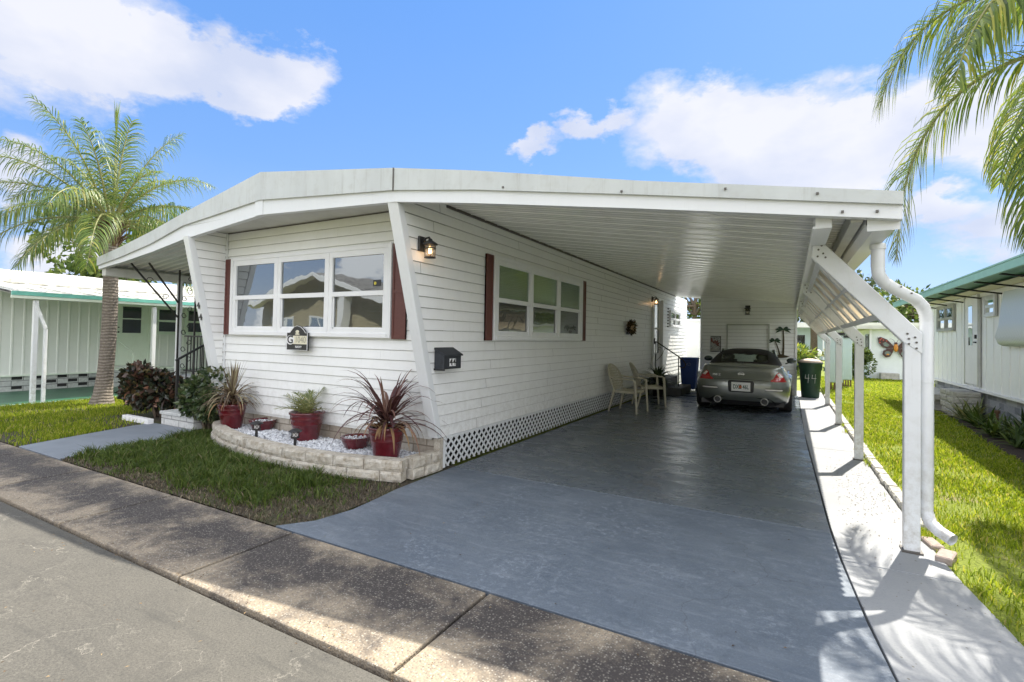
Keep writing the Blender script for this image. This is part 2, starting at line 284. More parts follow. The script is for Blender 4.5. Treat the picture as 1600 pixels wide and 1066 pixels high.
# stone
t = NT('split_stone')
n1 = t.noise(14, 6, 0.7); n2 = t.noise(60, 5, 0.75)
c = t.ramp(n1, [(0.3, (0.28, 0.235, 0.17)), (0.5, (0.48, 0.44, 0.37)), (0.7, (0.62, 0.60, 0.54))]); c = t.mix(t.mr(n2, 0.55, 0.75, 0, 0.6), c, (0.14, 0.10, 0.07))
t.setp(Base_Color=c, Roughness=0.9); bb = t.bump(n1, 0.7, 0.02); t.bump(n2, 0.6, 0.006, bb); M_stone = t.m
t = NT('gravel_stone'); c = t.ramp(t.island(), [(0.0, (0.24, 0.25, 0.27)), (0.3, (0.55, 0.57, 0.60)), (1.0, (0.85, 0.87, 0.90))]); t.setp(Base_Color=c, Roughness=0.8); M_gravel = t.m
t = NT('old_block'); n1 = t.noise(8, 6, 0.7); c = t.ramp(n1, [(0.3, (0.30, 0.29, 0.26)), (0.7, (0.55, 0.54, 0.5))]); t.setp(Base_Color=c, Roughness=0.9); t.bump(t.noise(40, 5), 0.5, 0.01); M_block = t.m
def brickmat(name, c1, c2, mortar, sx, sz, w=0.35, h=0.12, ms=0.008, bump=0.6):
    t = NT(name); cx = t.n('ShaderNodeSeparateXYZ'); t.l(t.pos, cx.inputs[0]); cb = t.n('ShaderNodeCombineXYZ')
    t.l(cx.outputs[sx], cb.inputs[0]); t.l(cx.outputs[sz], cb.inputs[1])
    b = t.n('ShaderNodeTexBrick'); t.l(cb.outputs[0], b.inputs['Vector']); b.inputs['Scale'].default_value = 1
    b.inputs['Brick Width'].default_value = w; b.inputs['Row Height'].default_value = h; b.inputs['Mortar Size'].default_value = ms
    b.inputs['Color1'].default_value = (*c1, 1); b.inputs['Color2'].default_value = (*c2, 1); b.inputs['Mortar'].default_value = (*mortar, 1); b.inputs['Bias'].default_value = 0
    n = t.noise(22, 6, 0.7); c = t.mix(t.mr(n, 0.45, 0.75, 0, 0.6), b.outputs['Color'], c_(c1, 0.45)); t.setp(Base_Color=c, Roughness=0.9)
    bb = t.bump(b.outputs['Fac'], -bump, 0.01); t.bump(n, 0.5, 0.012, bb); return t.m
M_skirtx = brickmat('skirt_stone', (0.42, 0.36, 0.29), (0.58, 0.54, 0.47), (0.24, 0.2, 0.16), 'X', 'Z', 0.38, 0.11)
M_skirty = brickmat('mosaic_block', (0.42, 0.43, 0.44), (0.10, 0.11, 0.13), (0.34, 0.34, 0.34), 'Y', 'Z', 0.24, 0.13, 0.006)
M_wblock = brickmat('white_block', (0.50, 0.52, 0.50), (0.58, 0.60, 0.57), (0.2, 0.21, 0.2), 'Y', 'Z', 0.4, 0.12)
M_wblockx = brickmat('white_step_block', (0.56, 0.56, 0.54), (0.66, 0.66, 0.64), (0.26, 0.26, 0.25), 'X', 'Z', 0.4, 0.1)
M_black = pm('black_metal', (0.018, 0.018, 0.02), 0.4, var=0.2)
M_iron = pm('painted_iron', (0.02, 0.018, 0.018), 0.45, var=0.3, vs=20)
M_brown = pm('brown_shutter', (0.115, 0.035, 0.028), 0.5, var=0.12, vs=30, bump=0.2, bs=80)
M_darkbox = pm('mailbox_black', (0.028, 0.032, 0.040), 0.55, var=0.25, vs=12, bump=0.25, bs=120)
M_white = pm('white_plain', (0.80, 0.80, 0.80), 0.5, var=0.03)
M_cream = pm('cream_plain', (0.72, 0.68, 0.52), 0.5, var=0.05)
M_red = pm('red_glaze', (0.105, 0.008, 0.014), 0.25, var=0.3, vs=8, coat=0.5)
M_potsoil = pm('potting_soil', (0.045, 0.03, 0.02), 0.95, var=0.4, vs=50, bump=0.8, bs=90, bd=0.01)
M_mint = streaky('mint_siding', (0.84, 0.86, 0.81), 0.45, 0.06, (0.4, 0.45, 0.35), 0.10)
M_mintlt = streaky('mint_door', (0.76, 0.84, 0.72), 0.4, 0.04)
M_teal = pm('teal_fascia', (0.16, 0.48, 0.40), 0.4, var=0.08)
M_greenf = pm('sage_fascia', (0.20, 0.40, 0.30), 0.45, var=0.08)
M_greenu = pm('sage_underside', (0.12, 0.28, 0.20), 0.5, var=0.08)
M_patio = pm('green_patio_paint', (0.03, 0.13, 0.07), 0.35, var=0.25, vs=2.5, bump=0.15, bs=30)
M_patioedge = pm('mint_kerb', (0.42, 0.62, 0.50), 0.6, var=0.1)
M_wside = streaky('panel_siding_white', (0.88, 0.89, 0.89), 0.45, 0.04, (0.5, 0.5, 0.45), 0.08)
t = NT('old_roof'); c = t.ramp(t.noise(3, 8, 0.7, sc=(0.6, 2.0, 1)), [(0.3, (0.34, 0.33, 0.28)), (0.5, (0.62, 0.62, 0.58)), (0.7, (0.78, 0.78, 0.75))]); t.setp(Base_Color=c, Roughness=0.6); t.bump(t.noise(12, 4), 0.4, 0.02); M_roofold = t.m
M_roofw = streaky('roof_white', (0.72, 0.72, 0.70), 0.5, 0.1)
def glassmat(name, base, refl, tintc=(0.9, 0.95, 0.95), wob=0.05, ws=2.2, rough=0.015):
    t = NT(name); t.setp(Base_Color=(*base, 1), Roughness=0.12)
    g = t.n('ShaderNodeBsdfGlossy'); g.inputs['Color'].default_value = (*tintc, 1); g.inputs['Roughness'].default_value = rough
    b = t.n('ShaderNodeBump'); b.inputs['Strength'].default_value = wob; b.inputs['Distance'].default_value = 0.05; t.l(t.noise(ws, 2, 0.4), b.inputs['Height']); t.l(b.outputs[0], g.inputs['Normal'])
    mx = t.n('ShaderNodeMixShader'); lw = t.n('ShaderNodeLayerWeight'); lw.inputs[0].default_value = 0.25
    t.l(t.mr(lw.outputs['Fresnel'], 0, 1, refl, 1.0), mx.inputs[0]); t.l(t.p.outputs[0], mx.inputs[1]); t.l(g.outputs[0], mx.inputs[2]); t.l(mx.outputs[0], t.o.inputs[0]); return t.m
M_glass = glassmat('window_glass', (0.012, 0.014, 0.016), 0.19, (0.85, 0.92, 0.95))
M_glassg = glassmat('window_glass_green_refl', (0.028, 0.060, 0.032), 0.22, (0.75, 0.92, 0.75))  # greenish reflection put into the pane colour and tint
M_glassd = glassmat('window_glass_dark', (0.010, 0.011, 0.012), 0.06, (0.8, 0.85, 0.85), wob=0.08)
M_glassp = glassmat('window_glass_pale', (0.10, 0.12, 0.13), 0.35)
M_plastic = pm('resin_chair', (0.46, 0.43, 0.33), 0.45, var=0.10, vs=9)
M_conc = pm('grey_step_paint', (0.12, 0.125, 0.13), 0.6, var=0.25, vs=6, bump=0.3, bs=50)
M_concw = pm('white_step_top', (0.50, 0.51, 0.50), 0.8, var=0.2, vs=10, bump=0.4, bs=50)
M_blue = pm('blue_bin', (0.018, 0.065, 0.28), 0.45, var=0.12)
M_binw = pm('bin_print', (0.6, 0.65, 0.75), 0.5)
M_gbin = pm('green_bin', (0.016, 0.055, 0.035), 0.5, var=0.3, vs=6)
M_tanlid = pm('pale_lid', (0.55, 0.45, 0.38), 0.6, var=0.1)
M_cab = streaky('pale_blue_cabinet', (0.46, 0.56, 0.58), 0.5, 0.08)
M_mulch = pm('mulch', (0.035, 0.022, 0.014), 0.95, var=0.5, vs=40, bump=0.9, bs=70, bd=0.02)
M_metal = pm('bare_steel', (0.55, 0.55, 0.54), 0.35, metal=0.8, var=0.1)
M_bolt = pm('bolt_head', (0.13, 0.12, 0.11), 0.5, metal=0.5)
t = NT('awning_sheet'); t.setp(Base_Color=(0.80, 0.74, 0.62, 1), Roughness=0.5); tr = t.n('ShaderNodeBsdfTranslucent'); tr.inputs[0].default_value = (0.85, 0.72, 0.52, 1)
mx = t.n('ShaderNodeMixShader'); mx.inputs[0].default_value = 0.30; t.l(t.p.outputs[0], mx.inputs[1]); t.l(tr.outputs[0], mx.inputs[2]); t.l(mx.outputs[0], t.o.inputs[0]); M_awn = t.m
t = NT('clamshell_awning'); t.setp(Base_Color=(0.62, 0.68, 0.70, 1), Roughness=0.35, Metallic=0.2); M_clam = t.m
def emis(name, col, k, base=(0.8, 0.7, 0.5)):
    t = NT(name); t.setp(Base_Color=(*base, 1), Roughness=0.3); t.p.inputs['Emission Color'].default_value = (*col, 1); t.p.inputs['Emission Strength'].default_value = k; return t.m
M_bulb = emis('lit_bulb', (1.0, 0.62, 0.25), 3.5)
t = NT('lantern_glass'); t.setp(Base_Color=(0.75, 0.65, 0.5, 1), Roughness=0.25); t.p.inputs['Transmission Weight'].default_value = 0.9; t.p.inputs['Alpha'].default_value = 0.55; M_lglass = t.m

# ------------------------------------------------------------------ mesh helpers
OFF = {}
class MB:
    def __init__(s, M=None): s.v = []; s.f = []; s.mi = []; s.M = M; s.cur = 0; s.sm = []; s.st = []
    def add(s, vs, fs, smooth=False):
        s.st.append((len(s.v), len(s.f)))
        b = len(s.v); M = s.M
        s.v += [tuple(M @ Vector(p)) for p in vs] if M is not None else [tuple(p) for p in vs]
        for f in fs: s.f.append(tuple(b + i for i in f)); s.mi.append(s.cur); s.sm.append(smooth)
    def box(s, x0, x1, y0, y1, z0, z1):
        s.add([(x0,y0,z0),(x1,y0,z0),(x1,y1,z0),(x0,y1,z0),(x0,y0,z1),(x1,y0,z1),(x1,y1,z1),(x0,y1,z1)],
              [(0,3,2,1),(4,5,6,7),(0,1,5,4),(1,2,6,5),(2,3,7,6),(3,0,4,7)])
    def obox(s, c, sx, sy, sz, rot=None):
        c = Vector(c); q = rot or Matrix.Identity(3); vs = []
        for z in (-.5, .5):
            for x, y in ((-.5,-.5),(.5,-.5),(.5,.5),(-.5,.5)): vs.append(c + q @ Vector((x*sx, y*sy, z*sz)))
        s.add(vs, [(0,3,2,1),(4,5,6,7),(0,1,5,4),(1,2,6,5),(2,3,7,6),(3,0,4,7)])
    def quad(s, *p): s.add(p, [tuple(range(len(p)))])
    def prism(s, poly, axis, a, b):
        # polygon in the two other axes, extruded along `axis` from a to b
        n = len(poly)
        def mk(p, w): return {'x': (w, p[0], p[1]), 'y': (p[0], w, p[1]), 'z': (p[0], p[1], w)}[axis]
        vs = [mk(p, a) for p in poly] + [mk(p, b) for p in poly]
        s.add(vs, [tuple(range(n))[::-1], tuple(range(n, 2*n))] + [(i, (i+1) % n, n+(i+1) % n, n+i) for i in range(n)])
    def bar(s, p0, p1, w, h, up=(0, 0, 1)):
        p0, p1 = Vector(p0), Vector(p1); d = (p1 - p0).normalized(); u = Vector(up); sd_ = d.cross(u)
        if sd_.length < 1e-4: sd_ = d.cross(Vector((0, 1, 0)))
        sd_.normalize(); u = sd_.cross(d).normalized(); vs = []
        for p in (p0, p1):
            for a, b in ((-.5,-.5),(.5,-.5),(.5,.5),(-.5,.5)): vs.append(p + sd_*a*w + u*b*h)
        s.add(vs, [(0,3,2,1),(4,5,6,7),(0,1,5,4),(1,2,6,5),(2,3,7,6),(3,0,4,7)])
    def tube(s, pts, r, n=8, caps=True, smooth=True, flat=1.0):
        pts = [Vector(p) for p in pts]; rs = r if isinstance(r, (list, tuple)) else [r]*len(pts); vs = []; pu = None
        for i, p in enumerate(pts):
            d = (pts[min(i+1, len(pts)-1)] - pts[max(i-1, 0)]).normalized()
            if pu is None:
                pu = d.cross(Vector((0, 0, 1)))
                if pu.length < 0.05: pu = Vector((1, 0, 0)) if abs(d.x) < .9 else Vector((0, 1, 0))
            pu = (pu - d*pu.dot(d)).normalized(); w = d.cross(pu)
            for k in range(n):
                a = 2*PI*k/n; vs.append(p + pu*math.cos(a)*rs[i] + w*math.sin(a)*rs[i]*flat)
        fs = []
        for i in range(len(pts)-1):
            for k in range(n): fs.append((i*n+k, i*n+(k+1) % n, (i+1)*n+(k+1) % n, (i+1)*n+k))
        s.add(vs, fs, smooth)
        if caps: s.add(vs[:n], [tuple(range(n))[::-1]]); s.add(vs[-n:], [tuple(range(n))])
    def lathe(s, prof, c=(0, 0, 0), n=20, smooth=True, jit=0.0):
        vs = []; c = Vector(c)
        for r, z in prof:
            for k in range(n):
                a = 2*PI*k/n; vs.append(c + Vector((r*math.cos(a), r*math.sin(a), z)))
        fs = [(i*n+k, i*n+(k+1) % n, (i+1)*n+(k+1) % n, (i+1)*n+k) for i in range(len(prof)-1) for k in range(n)]
        s.add(vs, fs, smooth)
    def ball(s, c, rx, ry=None, rz=None, n=10, m=7):
        ry = ry or rx; rz = rz or rx; c = Vector(c); vs = []
        for i in range(m+1):
            t_ = PI*i/m
            for k in range(n):
                a = 2*PI*k/n; vs.append(c + Vector((rx*math.sin(t_)*math.cos(a), ry*math.sin(t_)*math.sin(a), rz*math.cos(t_))))
        s.add(vs, [(i*n+k, (i+1)*n+k, (i+1)*n+(k+1) % n, i*n+(k+1) % n) for i in range(m) for k in range(n)], True)
    def build(s, name, mat, parent=None, bevel=0.0, seg=1, **tags):
        me = bpy.data.meshes.new(name); off = OFF.get(parent.name, Vector()) if parent else Vector()
        if parent is not None: v = [(a-off.x, b-off.y, c-off.z) for a, b, c in s.v]
        else: v = s.v
        me.from_pydata(v, [], s.f); me.update()
        for m in (mat if isinstance(mat, (list, tuple)) else [mat]): me.materials.append(m)
        me.polygons.foreach_set('material_index', s.mi); me.polygons.foreach_set('use_smooth', s.sm)
        o = bpy.data.objects.new(name, me); COL.objects.link(o)
        if parent is not None: o.parent = parent; OFF[o.name] = off
        else: OFF[o.name] = Vector()
        if bevel:
            b = o.modifiers.new('bevel', 'BEVEL'); b.width = bevel; b.segments = seg; b.limit_method = 'ANGLE'; b.angle_limit = R(40)
        for k, w in tags.items(): o[k] = w
        return o
def split(m, name, mat, parent, bevel=0.0, seg=1):
    # one object per added piece
    st = m.st + [(len(m.v), len(m.f))]; o = []
    for (v0, f0), (v1, f1) in zip(st[:-1], st[1:]):
        q = MB(); q.v = m.v[v0:v1]; q.f = [tuple(i-v0 for i in f) for f in m.f[f0:f1]]; q.mi = m.mi[f0:f1]; q.sm = m.sm[f0:f1]
        o.append(q.build(name, mat, parent, bevel, seg))
    return o
def thing(name, label, cat, loc=(0, 0, 0), group=None, rz=0):
    o = bpy.data.objects.new(name, None); COL.objects.link(o); o.location = loc; o.rotation_euler[2] = rz; o.empty_display_size = 0.1
    o['label'] = label; o['category'] = cat
    if group: o['group'] = group
    OFF[o.name] = Vector(loc) if not rz else Vector(); return o
def tag(o, label, cat, group=None):
    o['label'] = label; o['category'] = cat
    if group: o['group'] = group
    return o
def recenter(o):
    # put a single-mesh thing's origin at its base
    me = o.data; n = len(me.vertices); a = np.empty(n*3, 'f'); me.vertices.foreach_get('co', a); a = a.reshape(-1, 3)
    c = np.array([(a[:,0].min()+a[:,0].max())/2, (a[:,1].min()+a[:,1].max())/2, a[:,2].min()], 'f')
    me.vertices.foreach_set('co', (a-c).ravel()); me.update(); o.location = c.tolist(); return o
def struct(o): o['kind'] = 'structure'; return o
def copy_tree(o, parent=None):
    c = o.copy(); COL.objects.link(c)
    if parent is not None: c.parent = parent
    for ch in [q for q in bpy.data.objects if q.parent == o]: copy_tree(ch, c)
    return c
def frameM(O, U, N):
    U = Vector(U).normalized(); N = Vector(N).normalized()
    return Matrix(((U.x, N.x, 0, O[0]), (U.y, N.y, 0, O[1]), (0, 0, 1, O[2]), (0, 0, 0, 1)))
def text_obj(body, name, mat, parent, M, size, ext=0.002, bold=False, sx=1.0, sp=1.0):
    cu = bpy.data.curves.new(name, 'FONT'); cu.body = body; cu.size = size; cu.extrude = ext; cu.align_x = 'CENTER'; cu.align_y = 'CENTER'; cu.space_character = sp
    if bold: cu.offset = size*0.018
    tmp = bpy.data.objects.new('tmp', cu); COL.objects.link(tmp); bpy.context.view_layer.update()
    me = bpy.data.meshes.new_from_object(tmp.evaluated_get(bpy.context.evaluated_depsgraph_get())); bpy.data.objects.remove(tmp)
    off = OFF.get(parent.name, Vector()); me.transform(Matrix.Translation(-off) @ M @ Matrix.Diagonal((sx, 1, 1, 1)))
    me.materials.clear(); me.materials.append(mat); me.name = name
    o = bpy.data.objects.new(name, me); COL.objects.link(o); o.parent = parent; OFF[o.name] = off; return o
def wallM(p, n):
    # text/drawing plane: x to the viewer's right when looking against n, y up, z = n
    n = Vector(n).normalized(); x = Vector((0, 0, 1)).cross(n).normalized(); y = n.cross(x)
    return Matrix(((x.x, y.x, n.x, p[0]), (x.y, y.y, n.y, p[1]), (x.z, y.z, n.z, p[2]), (0, 0, 0, 1)))
def siding(m, af, z0, z1, step=0.114, t=0.014, gap=0.007, seams=True):
    k = 0; z = z0
    while z < z1 - 0.004:
        za, zb = z, min(z + step, z1); g = gap if k else 0.0
        a0, a1 = af(za + g); b0, b1 = af(zb)
        if a1 > a0 + 0.001 and b1 > b0 - 0.02:
            if b1 < b0: b0 = b1 = (b0+b1)/2
            m.cur = 0; m.add([(a0, t, za+g), (a1, t, za+g), (b1, 0.003, zb), (b0, 0.003, zb)], [(0, 1, 2, 3)])
            m.cur = 1; m.add([(a0, -0.002, za+g), (a1, -0.002, za+g), (a1, t, za+g), (a0, t, za+g)], [(0, 1, 2, 3)])
            if g: c0, c1 = af(za); m.add([(c0, 0.0, za), (c1, 0.0, za), (a1, -0.002, za+g), (a0, -0.002, za+g)], [(0, 1, 2, 3)])
            m.cur = 0
            if seams and a1-a0 > 2.5:
                q = a0 + ((k*1.913+0.7) % 3.66)
                while q < a1-0.2:
                    m.cur = 0; m.add([(q, t+0.0025, za+g), (q+0.30, t+0.0002, za+g), (q+0.30, 0.0032, zb), (q, 0.0055, zb)], [(0, 1, 2, 3)]); m.cur = 1; m.add([(q, t+0.0025, za+g), (q, 0.0055, zb), (q-0.004, 0.003, zb), (q-0.004, t, za+g)], [(0, 1, 2, 3)]); m.cur = 0; q += 3.66
        z += step; k += 1
SIDE = [M_siding, M_groove]

# ================================================================== GROUND
def sheet(name, poly, z, mat, **k):
    m = MB(); m.add([(x, y, z) for x, y in poly], [tuple(range(len(poly)))]); o = m.build(name, mat); return struct(o)
m = MB(); m.box(-300, 300, -300, 300, -1.0, -0.06); o = struct(m.build('ground', M_fargrass))
# soil sheets under the lawns
sheet('lawn_ground_front', [(-9.15, -1.93), (0.12, -1.93), (0.12, 0.2), (-9.15, 2.0)], -0.012, M_soil)
# lawn between the houses on the left
sheet('lawn_ground_left', [(-9.15, 0.2), (-3.9, 0.2), (-3.9, 30), (-9.15, 30)], -0.010, M_soil)
t = NT('lawn_thatch'); n1 = t.noise(60, 5, 0.75); c = t.ramp(n1, [(0.3, (0.06, 0.07, 0.012)), (0.5, (0.17, 0.22, 0.02)), (0.7, (0.30, 0.34, 0.05))]); pt_ = t.mr(t.noise(1.8, 6, 0.7), 0.58, 0.70, 0, 0.7)
c = t.mix(pt_, c, (0.26, 0.20, 0.12)); t.setp(Base_Color=c, Roughness=0.95); t.bump(n1, 0.8, 0.02); M_thatch = t.m
sheet('lawn_ground_right', [(4.12, -2.2), (30, -2.2), (30, 60), (4.12, 60)], -0.012, M_thatch)
def slab(name, poly, z0, z1, mat, bev=0.008):
    m = MB(); m.prism(poly, 'z', z0, z1); return struct(m.build(name, mat, bevel=bev, seg=2))
# street
def grid_sheet(name, x0, x1, y0, y1, nx, ny, zf, mat):
    vs = [(x0+(x1-x0)*i/nx, y0+(y1-y0)*j/ny, zf(x0+(x1-x0)*i/nx, y0+(y1-y0)*j/ny)) for j in range(ny+1) for i in range(nx+1)]
    fs = [(j*(nx+1)+i, j*(nx+1)+i+1, (j+1)*(nx+1)+i+1, (j+1)*(nx+1)+i) for j in range(ny) for i in range(nx)]
    m = MB(); m.add(vs, fs, True); return struct(m.build(name, mat))
grid_sheet('street', -60, 60, -9.5, -2.76, 120, 14, lambda x, y: -0.018 + 0.004*math.sin(x*1.3+y), M_asph)
# sidewalk slabs with real joints
jx = [-8.1, -6.2, -4.42, -2.95, -1.4, 0.18, 1.815, 3.62, 5.4, 7.2]
xs = [-60] + [-45, -30, -20, -15, -12, -10] + jx + [9, 12, 15, 20, 30, 60]
for a, b in zip(xs[:-1], xs[1:]):
    slab('sidewalk', [(a+0.010, -2.735+RNG.uniform(-.006, .006)), (b-0.010, -2.735+RNG.uniform(-.006, .006)), (b-0.010, -1.962), (a+0.010, -1.962)], -0.10, 0.0, M_agg)
slab('far_sidewalk', [(-60, -10.6), (60, -10.6), (60, -9.6), (-60, -9.6)], -0.1, 0.02, M_agg)
m = MB(); m.box(-60, 60, -2.80, -2.70, -0.09, -0.045); struct(m.build('sidewalk_bed', M_mulch))
m = MB(); m.box(-60, 60, -1.99, -1.90, -0.09, -0.03); struct(m.build('sidewalk_edge_soil', M_mulch))
# driveway: left flare as in the photo
flare = [(-0.04, -1.945), (0.12, -1.72), (0.17, -1.40), (0.14, -1.1), (0.10, -0.80), (0.09, -0.5), (0.08, -0.02)]
def seam(y): return 3.47 + max(0, (5.0 - y))*0.018 + (0.02*(max(0, 0.5-y))**2)
seam_pts = [(seam(y), y) for y in (-1.945, -1.2, -0.4, 0.5, 2, 4, 7, 11.0)]
JY = 0.12
flx_ = [p for p in flare if p[1] < JY]
sp_f = [(x-0.006, y) for x, y in [(seam(v), v) for v in (-1.945, -1.2, -0.4, JY-0.004)]]
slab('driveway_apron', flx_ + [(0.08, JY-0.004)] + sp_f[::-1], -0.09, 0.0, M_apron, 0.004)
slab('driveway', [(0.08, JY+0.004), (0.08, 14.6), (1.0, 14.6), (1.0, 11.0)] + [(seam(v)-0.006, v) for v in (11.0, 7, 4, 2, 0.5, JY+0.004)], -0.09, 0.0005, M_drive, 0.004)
ledge = [(4.30, -1.945), (4.27, -1.1), (4.19, -0.3), (4.13, 0.6), (4.10, 2.0), (4.08, 5), (4.06, 9), (4.04, 12.5)]
for k, (ya, yb) in enumerate(((-1.945, -0.40), (-0.40, 3.6), (3.6, 7.6), (7.6, 10.0))):
    def ex(y, P=ledge): 
        for (a, b), (c, d) in zip(P[:-1], P[1:]):
            if b <= y <= d: return a + (c-a)*(y-b)/(d-b)
        return P[-1][0]
    ys = np.linspace(ya+0.005, yb-0.005, 7)
    slab('side_strip', [(seam(y)+0.007, y) for y in ys[::-1]] + [(ex(y), y) for y in ys], -0.09, 0.0, M_strip, 0.005)
slab('side_strip', [(3.42, 10.01), (4.05, 10.01), (4.05, 12.6), (3.42, 12.6)], -0.09, 0.0, M_strip, 0.005)
m = MB(); m.box(3.4, 4.2, -1.95, 12.5, -0.2, -0.05); struct(m.build('strip_bed', M_mulch))
slab('rear_bounce_slab', [(0.09, 11.95), (0.99, 11.95), (0.99, 15.35), (0.09, 15.35)], -0.05, 0.006, M_strip, 0.004)  # pale sunlit slab added so the glossy ceiling mirrors a bright streak
# front path to the porch
path = [(-4.82, -1.945), (-3.70, -1.945), (-3.78, -1.5), (-3.98, -0.6), (-4.2, -0.26), (-5.3, -0.26), (-5.25, -0.6), (-5.0, -1.4)]
slab('front_path', path, -0.09, 0.004, pm('path_paint', (0.20, 0.225, 0.26), 0.6, var=0.12, vs=3, bump=0.3, bs=80), 0.006)
# mulch planting bed on the far right
sheet('planting_bed', [(5.8, 3.2), (6.6, 3.2), (6.6, 12.9), (6.9, 12.9), (6.9, 13.2), (5.9, 11), (6.05, 8.3), (5.75, 5.0)], -0.005, M_mulch)

# ================================================================== MOBILE HOME
WL = -3.97; FY = -0.03; HZ = 0.335; CZ = 2.845
home = thing('mobile_home', 'white lap-sided mobile home with ridged metal roof, slanted end fins and red-brown shutters', 'mobile home', (-2, 0, 0))
def lin(p0, p1):
    return lambda z: p0[0] + (p1[0]-p0[0])*(z-p0[1])/(p1[1]-p0[1])
# fin front edge (Y as a function of z)
finR = lin((-0.045, 0.33), (-0.755, 2.72)); finL = lin((-0.03, 0.33), (-0.56, 2.74))
# side wall (faces +X): local a = Y, b = +X
m = MB(frameM((0, 0, 0), (0, 1, 0), (1, 0, 0))); siding(m, lambda z: (finR(z)+0.03, 14.44), HZ, CZ)
m.cur = 0; m.box(-0.0, 14.44, -0.16, -0.001, 0.30, CZ)
m.build('side_wall', SIDE, home)
# front wall (faces -Y)
m = MB(frameM((WL, FY, 0), (1, 0, 0), (0, -1, 0))); siding(m, lambda z: (0.0, -WL-0.09), HZ, CZ); m.cur = 0; m.box(0, -WL-0.1, -0.14, -0.001, 0.30, CZ)
m.build('front_wall', SIDE, home)
# left wall (faces -X) and rear wall
m = MB(frameM((WL, 0, 0), (0, 1, 0), (-1, 0, 0))); siding(m, lambda z: (finL(z)+0.03, 14.44), HZ, CZ); m.cur = 0; m.box(0.1, 14.44, -0.12, -0.001, 0.3, CZ)
m.build('left_wall', SIDE, home)
m = MB(); m.box(WL+0.125, -0.165, 14.3, 14.43, 0.3, CZ); m.build('rear_wall', M_siding, home)
# inner faces of the two fins
m = MB(frameM((WL+0.07, 0, 0), (0, 1, 0), (1, 0, 0))); siding(m, lambda z: (finL(z)+0.03, FY-0.012), HZ+0.05, CZ)
m.build('left_fin', SIDE, home)
m = MB(frameM((-0.07, 0, 0), (0, 1, 0), (-1, 0, 0))); siding(m, lambda z: (finR(z)+0.03, FY-0.012), HZ+0.05, CZ); m.build('right_fin', SIDE, home)
def fin_trim(x0, x1, f, z0, z1, name):
    m = MB(); w = 0.045
    m.prism([(f(z0)-w, z0), (f(z0)+w, z0), (f(z1)+w, z1), (f(z1)-w, z1)], 'x', x0, x1); return m.build(name, M_trim, home, bevel=0.004)
fin_trim(-0.105, 0.022, finR, 0.335, 2.71, 'fin_trim'); fin_trim(WL-0.02, WL+0.09, finL, 0.335, 2.72, 'fin_trim')
m = MB()                                                     # corner post with nailing slots, siding end cap
m.box(WL+0.078, WL+0.115, FY-0.03, FY-0.014, HZ, CZ)
m.build('corner_trim', M_trim, home)
m = MB()
for i in range(15): m.box(WL+0.088, WL+0.098, FY-0.036, FY-0.031, 1.0+i*0.114, 1.0+i*0.114+0.03)
split(m, 'slot', M_groove, home)
# skirting
m = MB(); m.box(WL+0.03, -0.06, FY+0.03, FY+0.12, -0.02, 0.325); m.build('stone_skirt', M_skirtx, home)
m = MB(); m.box(-0.06, 0.02, -0.05, 0.02, -0.02, 0.325); m.build('skirt_pier', M_stone, home, bevel=0.006)
def lattice(y0, y1):
    m = MB(); x = 0.0; z0, z1 = 0.0, 0.33; h = z1-z0; s = 0.105; t = 0.016
    y = y0 - h
    while y < y1:
        for sg, xx in ((1, 0.0), (-1, 0.009)):
            ya, yb = (y, y+h) if sg == 1 else (y+h, y)
            lo, hi = 0.0, 1.0
            pts = []
            for tt in (0, 1):
                pts.append((ya + (yb-ya)*tt, z0 + h*tt))
            (a, b), (c, d) = pts
            def clip(a, b, c, d):
                for _ in range(1):
                    if a < y0: k = (y0-a)/(c-a) if c != a else 2; b = b+(d-b)*k; a = y0
                    if c < y0: k = (y0-c)/(a-c) if c != a else 2; d = d+(b-d)*k; c = y0
                    if a > y1: k = (a-y1)/(a-c) if c != a else 2; b = b+(d-b)*k; a = y1
                    if c > y1: k = (c-y1)/(c-a) if c != a else 2; d = d+(b-d)*k; c = y1
                return a, b, c, d
            a, b, c, d = clip(a, b, c, d)
            if abs(a-c) > 0.02: m.add([(xx+0.002, a-t, b), (xx+0.002, a+t, b), (xx+0.002, c+t, d), (xx+0.002, c-t, d), (xx-0.005, a-t, b), (xx-0.005, a+t, b), (xx-0.005, c+t, d), (xx-0.005, c-t, d)],
                      [(0, 1, 2, 3), (4, 7, 6, 5), (0, 3, 7, 4), (1, 5, 6, 2)])
        y += s
    m.box(-0.006, 0.018, y0-0.005, y0+0.035, 0, 0.33); m.box(-0.006, 0.016, y0+0.036, y1, 0.318, 0.332)
    return m
lattice(0.03, 8.7).build('lattice_skirt', M_trim, home)
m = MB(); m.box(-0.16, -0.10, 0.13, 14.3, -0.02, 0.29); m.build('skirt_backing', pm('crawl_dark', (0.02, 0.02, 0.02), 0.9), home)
m = MB(); m.box(WL, WL+0.09, 0.1, 14.3, -0.02, 0.29); m.box(-0.05, -0.005, 10.5, 14.4, -0.02, 0.30); m.build('side_skirt', M_wblock, home)
